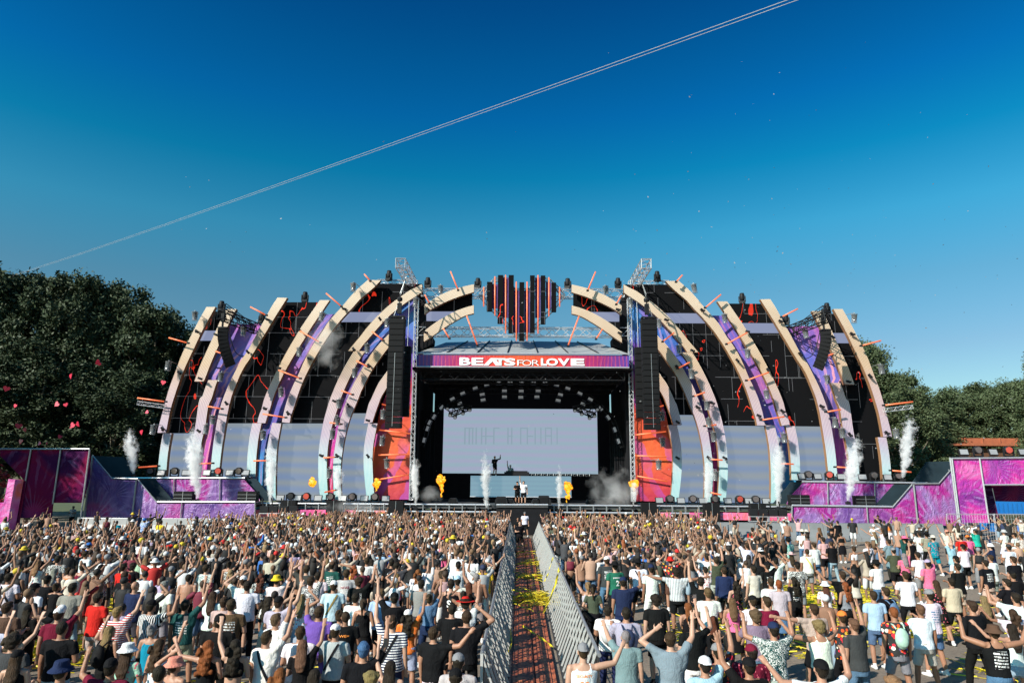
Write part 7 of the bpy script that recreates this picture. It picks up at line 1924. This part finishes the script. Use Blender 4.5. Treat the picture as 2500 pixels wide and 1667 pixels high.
# ---- fill: more individuals up to 300, then the far crowd as one mass
def inside(x, y):
    """where the photo shows people, with a relative density"""
    if y > 51.0 or y < 9: return 0
    u = x / y * 1667
    if y < 12.5: return 0
    if (u < -775 or u > 460) and y > 35.5: return .07
    if (u < -640) and y > 43: return .4
    if Xw - .35 < x < Xw2 + .35: return 0
    if abs(x - .1) > .80 * y + .6: return 0
    if x < 0:
        if y > 46.5 and x < -17: return .12
        if y > 42 and x < -20: return .45
        if y > 34: return 2.6 if x > -18 else 1.2
        if y > 24: return 1.8
        if y > 15: return 1.1
        return 1.0
    else:
        if y > 40: return 2.7 if x < 12 else (1.1 if x < 16 else .05)
        if y > 30: return 2.4 if x < 9 else (1.1 if x < 12 else .10)
        if y > 22: return 1.5 if x < 8 else .06
        if y > 15: return .22
        return .2
rng = random.Random(23); cell = {}
def near_ok(x, y, d):
    kx, ky = int(x // 1), int(y // 1)
    for i in (-1, 0, 1):
        for j in (-1, 0, 1):
            for a, b_ in cell.get((kx + i, ky + j), ()):
                if (a - x) ** 2 + (b_ - y) ** 2 < d * d: return False
    return True
def add_cell(x, y): cell.setdefault((int(x // 1), int(y // 1)), []).append((x, y))
for p_ in PEOPLE: add_cell(p_['x'], p_['y'])
PX_ = np.array([[p_['x'], p_['y']] for p_ in PEOPLE])
def near_ok2(x, y, d): return float(np.min((PX_[:, 0] - x) ** 2 + ((PX_[:, 1] - y) * .8) ** 2)) > d * d
cands = []
for _ in range(60000):
    y = rng.uniform(9, 51); x = rng.uniform(-.85 * y - 1, .85 * y + 1)
    dn = inside(x, y)
    if dn <= 0 or rng.random() > dn / 2.6: continue
    d = .80 / math.sqrt(dn) if dn > .3 else 1.0 / math.sqrt(dn) * .8
    if dn > 1 and rng.random() < .4: d *= .75
    if y < 24 and not near_ok2(x, y, .85 if x < 0 else 1.35): continue
    if near_ok(x, y, d): add_cell(x, y); cands.append((x, y))
cands.sort(key=lambda c: math.hypot(c[0], c[1]))
NB = max(0, 300 - len(PEOPLE)); print('people rows', len(PEOPLE), 'candidates', len(cands))
TOPC = ['black'] * 22 + ['white'] * 12 + ['grey', 'darkgrey', 'navy', 'lightgrey', 'beige', 'cream', 'red', 'green', 'lightblue', 'blue', 'palepink', 'olive', 'burgundy', 'lilac', 'teal']
PATS = ['plain'] * 10 + ['leaf', 'bloom', 'print', 'print', 'printd', 'hstripe', 'vstripe']
combosM = [('down', 'raise'), ('bent', 'bent'), ('down', 'fist'), ('high', 'high'), ('down', 'down'), ('bent', 'high'), ('head', 'bent'), ('raise', 'raise'), ('down', 'out')]
combosF = [('bent', 'bent'), ('down', 'raise'), ('raise', 'raise'), ('bent', 'head'), ('high', 'bent')]
def rand_look(rng):
    f = rng.random() < .36; sex = 'F' if f else 'M'; la, ra = rng.choice(combosF if f else combosM)
    top = rng.choice(['tee', 'tank', 'tank', 'crop']) if f else rng.choice(['tee'] * 7 + ['tank', 'none'])
    hair = rng.choice(['long', 'long', 'longcurly', 'bun', 'pony']) if f else rng.choice(['short'] * 6 + ['buzz', 'curly'])
    hat = rng.choice([None] * 6 + (['bucket', 'cap'] if f else ['cap', 'cap', 'bucket', 'brim']))
    return dict(sex=sex, la=la, ra=ra, st=rng.choice(['stand', 'stand', 'step']), top=top, tc=rng.choice(TOPC), tp=rng.choice(PATS) if top != 'none' else 'plain', bot=rng.choice(['shorts', 'shorts', 'skirt'] if f else ['shorts', 'shorts', 'trousers']),
                bc=rng.choice(['black', 'black', 'denim', 'beige', 'grey', 'white', 'lightdenim']), hair=hair, hc=rng.choice(['dark', 'dark', 'dark', 'brown', 'brown', 'lightbrown', 'blonde', 'ginger'] if f else ['dark', 'dark', 'brown', 'brown', 'lightbrown']), hat=hat, hatc=rng.choice(['black'] * 5 + ['white'] * 4 + ['grey', 'grey', 'beige', 'navy', 'red', 'yellow']))
for x, y in cands[:NB]:
    k = rand_look(rng); f = k['sex'] == 'F'
    person(x, y, 0, sc=rng.uniform(.90, .97) if f else rng.uniform(.96, 1.05), rz=rng.uniform(-.45, .45) + math.atan2(x, 75 - y) * .6, tilt=rng.uniform(-.05, .02), **k)
# ---- labels that single each person out
PN = {'plain': '', 'hstripe': 'finely striped ', 'vstripe': 'striped ', 'leaf': 'leaf patterned ', 'flower': 'brightly patterned ', 'bloom': 'flowered ', 'check': 'checked ', 'print': 'printed ', 'printd': 'blue printed ', 'logo': ''}
TN = {'tee': 'shirt', 'tank': 'sleeveless top', 'crop': 'crop top', 'long': 'long sleeved top', 'dress': 'dress'}
HN = {'short': 'short', 'buzz': 'shaven', 'curly': 'curly', 'bun': 'tied up', 'pony': 'ponytailed', 'long': 'long', 'longcurly': 'long wavy'}
HTN = {'cap': 'cap', 'capback': 'backwards cap', 'bucket': 'bucket hat', 'brim': 'brimmed hat'}
def arm_phrase(p_):
    up = {'raise', 'high', 'wide', 'out', 'fist', 'point'}; l, r = p_['la'] in up, p_['ra'] in up
    if p_['la'] == 'span': return 'arms spread'
    if 'head' in (p_['la'], p_['ra']): return 'hand at head'
    if l and r: return 'both arms up'
    if r: return 'right arm up'
    if l: return 'left arm up'
    if p_['la'] == 'bent' or p_['ra'] == 'bent' or 'phone' in (p_['la'], p_['ra']): return 'arms bent'
    return 'arms down'
def look(p_):
    sex = 'man' if p_['sex'] == 'M' else 'woman'
    t_ = 'shirtless %s' % sex if p_['top'] == 'none' else '%s in %s %s%s' % (sex, cn(p_['tc']), PN[p_['tp']], TN[p_['top']])
    return t_.replace('  ', ' ')
def look2(p_):
    if p_['hat']: return '%s %s' % (cn(p_['hatc']), HTN[p_['hat']])
    if p_['hair'] == 'bald': return 'bald head'
    return '%s %s hair' % (HN[p_['hair']], HRN.get(p_['hc'], p_['hc']))
seen = {}
def zone(p_):
    sd = 'left' if p_['x'] < .3 else 'right'; r = math.hypot(p_['x'], p_['y'])
    return ('front ' if r < 14 else 'middle ' if r < 24 else 'back ') + sd
for p_ in PEOPLE:
    if p_['lab']: p_['o']['label'] = p_['lab']; seen[p_['lab']] = 1
used = {}
BN = {'shorts': 'shorts', 'minishorts': 'shorts', 'trousers': 'trousers', 'skirt': 'skirt', 'none': ''}
for p_ in PEOPLE:
    if p_['lab']: continue
    base = '%s with %s' % (look(p_), look2(p_)); opts = [base + ', ' + zone(p_) + ' crowd', base + ', %s, %s crowd' % (arm_phrase(p_), zone(p_))]
    if p_['bot'] != 'none': opts.append(base + ', %s %s, %s crowd' % (cn(p_['bc']), BN[p_['bot']], zone(p_)))
    nb = sorted([q for q in PEOPLE if q is not p_ and q['top'] != 'none'], key=lambda q: (q['x'] - p_['x']) ** 2 + (q['y'] - p_['y']) ** 2)[:6]
    for q in nb: opts.append('%s, next to the %s' % (base, look(q)))
    for q in nb: opts.append('%s and %s, near the %s' % (base, arm_phrase(p_), look(q)))
    for o_ in opts:
        if o_ not in seen and len(o_.split()) <= 16: break
    else:
        for q in nb:
            o_ = '%s, %s of the %s' % (look(p_), 'left' if q['x'] > p_['x'] else 'right', look(q))
            if o_ not in seen and len(o_.split()) <= 16: break
    seen[o_] = 1; p_['o']['label'] = o_; p_['o']['group'] = 'people dancing in the crowd'
# ---- the far crowd: simple but complete figures in one mass
def low_person(rng, k, x, y, lod):
    n = 7 if lod else 5; s = skeleton(k['sex'], k['la'], k['ra'], 'stand', rng); f = s.f; out = []
    skin = rng.choice(SKIN); tc = SHC[k['tc']]; bc = SHC[k['bc']]; hc = HRC[k['hc']]; W3 = (.6, .6, .58)
    out.append((ell((0, .01, 1.64), .074, .09, .112, 8), skin)); out.append((limb((0, 0, 1.42), (0, 0, 1.6), .055, .05, 6), skin))
    tr = torso_rings(s, .02, .88); up = [r for r in tr if r[0][2] >= 1.12]; lo = [r for r in tr if r[0][2] <= 1.2]
    if k['top'] == 'none': out.append((ringloft(tr, 8), skin))
    elif k['top'] == 'crop': out.append((ringloft(up, 8), tc)); out.append((ringloft([((0, 0, .9), (.15, 0, 0), (0, .11, 0)), ((0, 0, 1.2), (.13, 0, 0), (0, .1, 0))], 8), skin))
    else: out.append((ringloft(tr, 8), tc))
    for S, E, Wr, v, a, sd in s.arm:
        r = .043 if f else .05
        if k['top'] in ('tee', 'long'): out.append((limb(S, S + (E - S) * .6, r + .015, r + .012, 6), tc))
        out.append((limb(S, E, r, r * .8, n), skin)); out.append((limb(E, Wr, r * .8, r * .55, n), skin)); out.append((ell(Wr + v * .08, .04, .02, .08, 6, None), skin))
    for H, K, A in s.leg:
        if k['bot'] == 'trousers': out.append((limb(H, A, .10, .06, 6), bc))
        else: out.append((limb(H, K, .10, .09, 6), bc)); out.append((limb(K, A, .05, .035, 5), skin))
        out.append((limb(A + np.array([0, -.03, -.04]), A + np.array([0, .13, -.05]), .042, .035, 5), W3))
    hp = 'hat' if k['hat'] else 'hair'
    if k['hair'] in ('long', 'longcurly'): out.append((ringloft([((0, -.04, 1.66), (.085, 0, 0), (0, .06, 0)), ((0, -.08, 1.45), (.11, 0, 0), (0, .05, 0)), ((0, -.12, 1.22), (.08, 0, 0), (0, .03, 0))], 8), hc))
    if k['hat']:
        c = SHC[k['hatc']]
        out.append((ell((0, -.015, 1.69), .09, .108, .088, 8), c))
        if k['hat'] == 'cap': out.append((ringloft([((0, .10, 1.675), (.06, 0, 0), (0, .07, 0)), ((0, .10, 1.69), (.06, 0, 0), (0, .07, 0))], 8), c))
        else: out.append((ringloft([((0, -.01, 1.65), (.15, 0, 0), (0, .165, 0)), ((0, -.01, 1.67), (.14, 0, 0), (0, .15, 0))], 10), c))
    else: out.append((ell((0, -.022, 1.672), .084, .10, .096, 8), hc))
    return out
LIB = []
for i in range(140):
    k = rand_look(rng); k['la'], k['ra'] = (rng.choice(['raise', 'high', 'wide', 'point', 'bent', 'fist']), rng.choice(['raise', 'high', 'fist', 'bent', 'head', 'down', 'wide'])) if rng.random() < .24 else (rng.choice(['bent', 'down', 'down', 'bent', 'phone']), rng.choice(['bent', 'fist', 'down', 'down', 'head', 'raise']))
    parts = low_person(rng, k, 0, 0, 1); Vs, Fs, Cs = [], [], []; o = 0
    for (v, f), c in parts:
        v = np.array(v); Vs.append(v); Fs.append([tuple(i_ + o for i_ in t_) for t_ in f]); o += len(v); Cs.append(np.tile(np.array(c), (len(v), 1)))
    V = np.vstack(Vs); C_ = np.vstack(Cs)
    if k['tp'] != 'plain' and k['top'] != 'none':   # printed cloth: broken pattern colour per vertex
        pass
    F4 = np.array([t_ if len(t_) == 4 else t_ + (t_[-1],) for fs_ in Fs for t_ in fs_]); tri = np.array([len(t_) == 3 for fs_ in Fs for t_ in fs_])
    LIB.append((V, F4, tri, C_))
far = cands[NB:]
vs, loops, starts, totals, cols = [], [], [], [], []; vo = 0
for x, y in far:
    V, F4, tri, C_ = LIB[rng.randrange(len(LIB))]
    a = rng.uniform(-.5, .5) - math.atan2(x, 75 - y) * .6; s_ = rng.uniform(.9, 1.05); ca, sa = math.cos(a), math.sin(a)
    if rng.random() < .03: s_ *= 1.12
    P2 = V * s_; Q = np.stack([P2[:, 0] * ca - P2[:, 1] * sa + x, P2[:, 0] * sa + P2[:, 1] * ca + y, P2[:, 2] + (rng.uniform(0, .08) if rng.random() < .4 else 0)], 1)
    vs.append(Q); cols.append(np.clip(C_ * rng.uniform(.85, 1.1), 0, .8)); q4 = F4[~tri] + vo; q3 = F4[tri][:, :3] + vo
    loops.append(q4.ravel()); totals.append(np.full(len(q4), 4)); loops.append(q3.ravel()); totals.append(np.full(len(q3), 3)); vo += len(V)
V = np.vstack(vs); Lp = np.concatenate(loops).astype(np.int32); T = np.concatenate(totals).astype(np.int32); S = np.r_[0, np.cumsum(T)[:-1]].astype(np.int32)
me = bpy.data.meshes.new('far_crowd'); me.vertices.add(len(V)); me.vertices.foreach_set('co', V.astype(np.float32).ravel()); me.loops.add(len(Lp)); me.loops.foreach_set('vertex_index', Lp)
me.polygons.add(len(T)); me.polygons.foreach_set('loop_start', S); me.polygons.foreach_set('loop_total', T); me.polygons.foreach_set('use_smooth', np.ones(len(T), bool)); me.update(calc_edges=True)
at = me.color_attributes.new('tint', 'FLOAT_COLOR', 'POINT'); cc = np.hstack([np.vstack(cols), np.ones((len(V), 1))]).astype(np.float32); at.data.foreach_set('color', cc.ravel())
m, t, b = newmat('far_crowd_cloth_and_skin'); a_ = N(t, 'ShaderNodeAttribute', attribute_name='tint'); nz = noise(t, pos(t), 14, 3)
t.links.new(mixc(t, math_(t, 'MULTIPLY', nz, .5), a_.outputs['Color'], mixc(t, .6, a_.outputs['Color'], (0, 0, 0))), b.inputs['Base Color']); b.inputs['Roughness'].default_value = .8
me.materials.append(m); fc = bpy.data.objects.new('far_crowd', me); COL.objects.link(fc); tag(fc, 'dense far part of the crowd with many raised arms', None, None, 'stuff')
print('far crowd', len(far), 'verts', len(V))
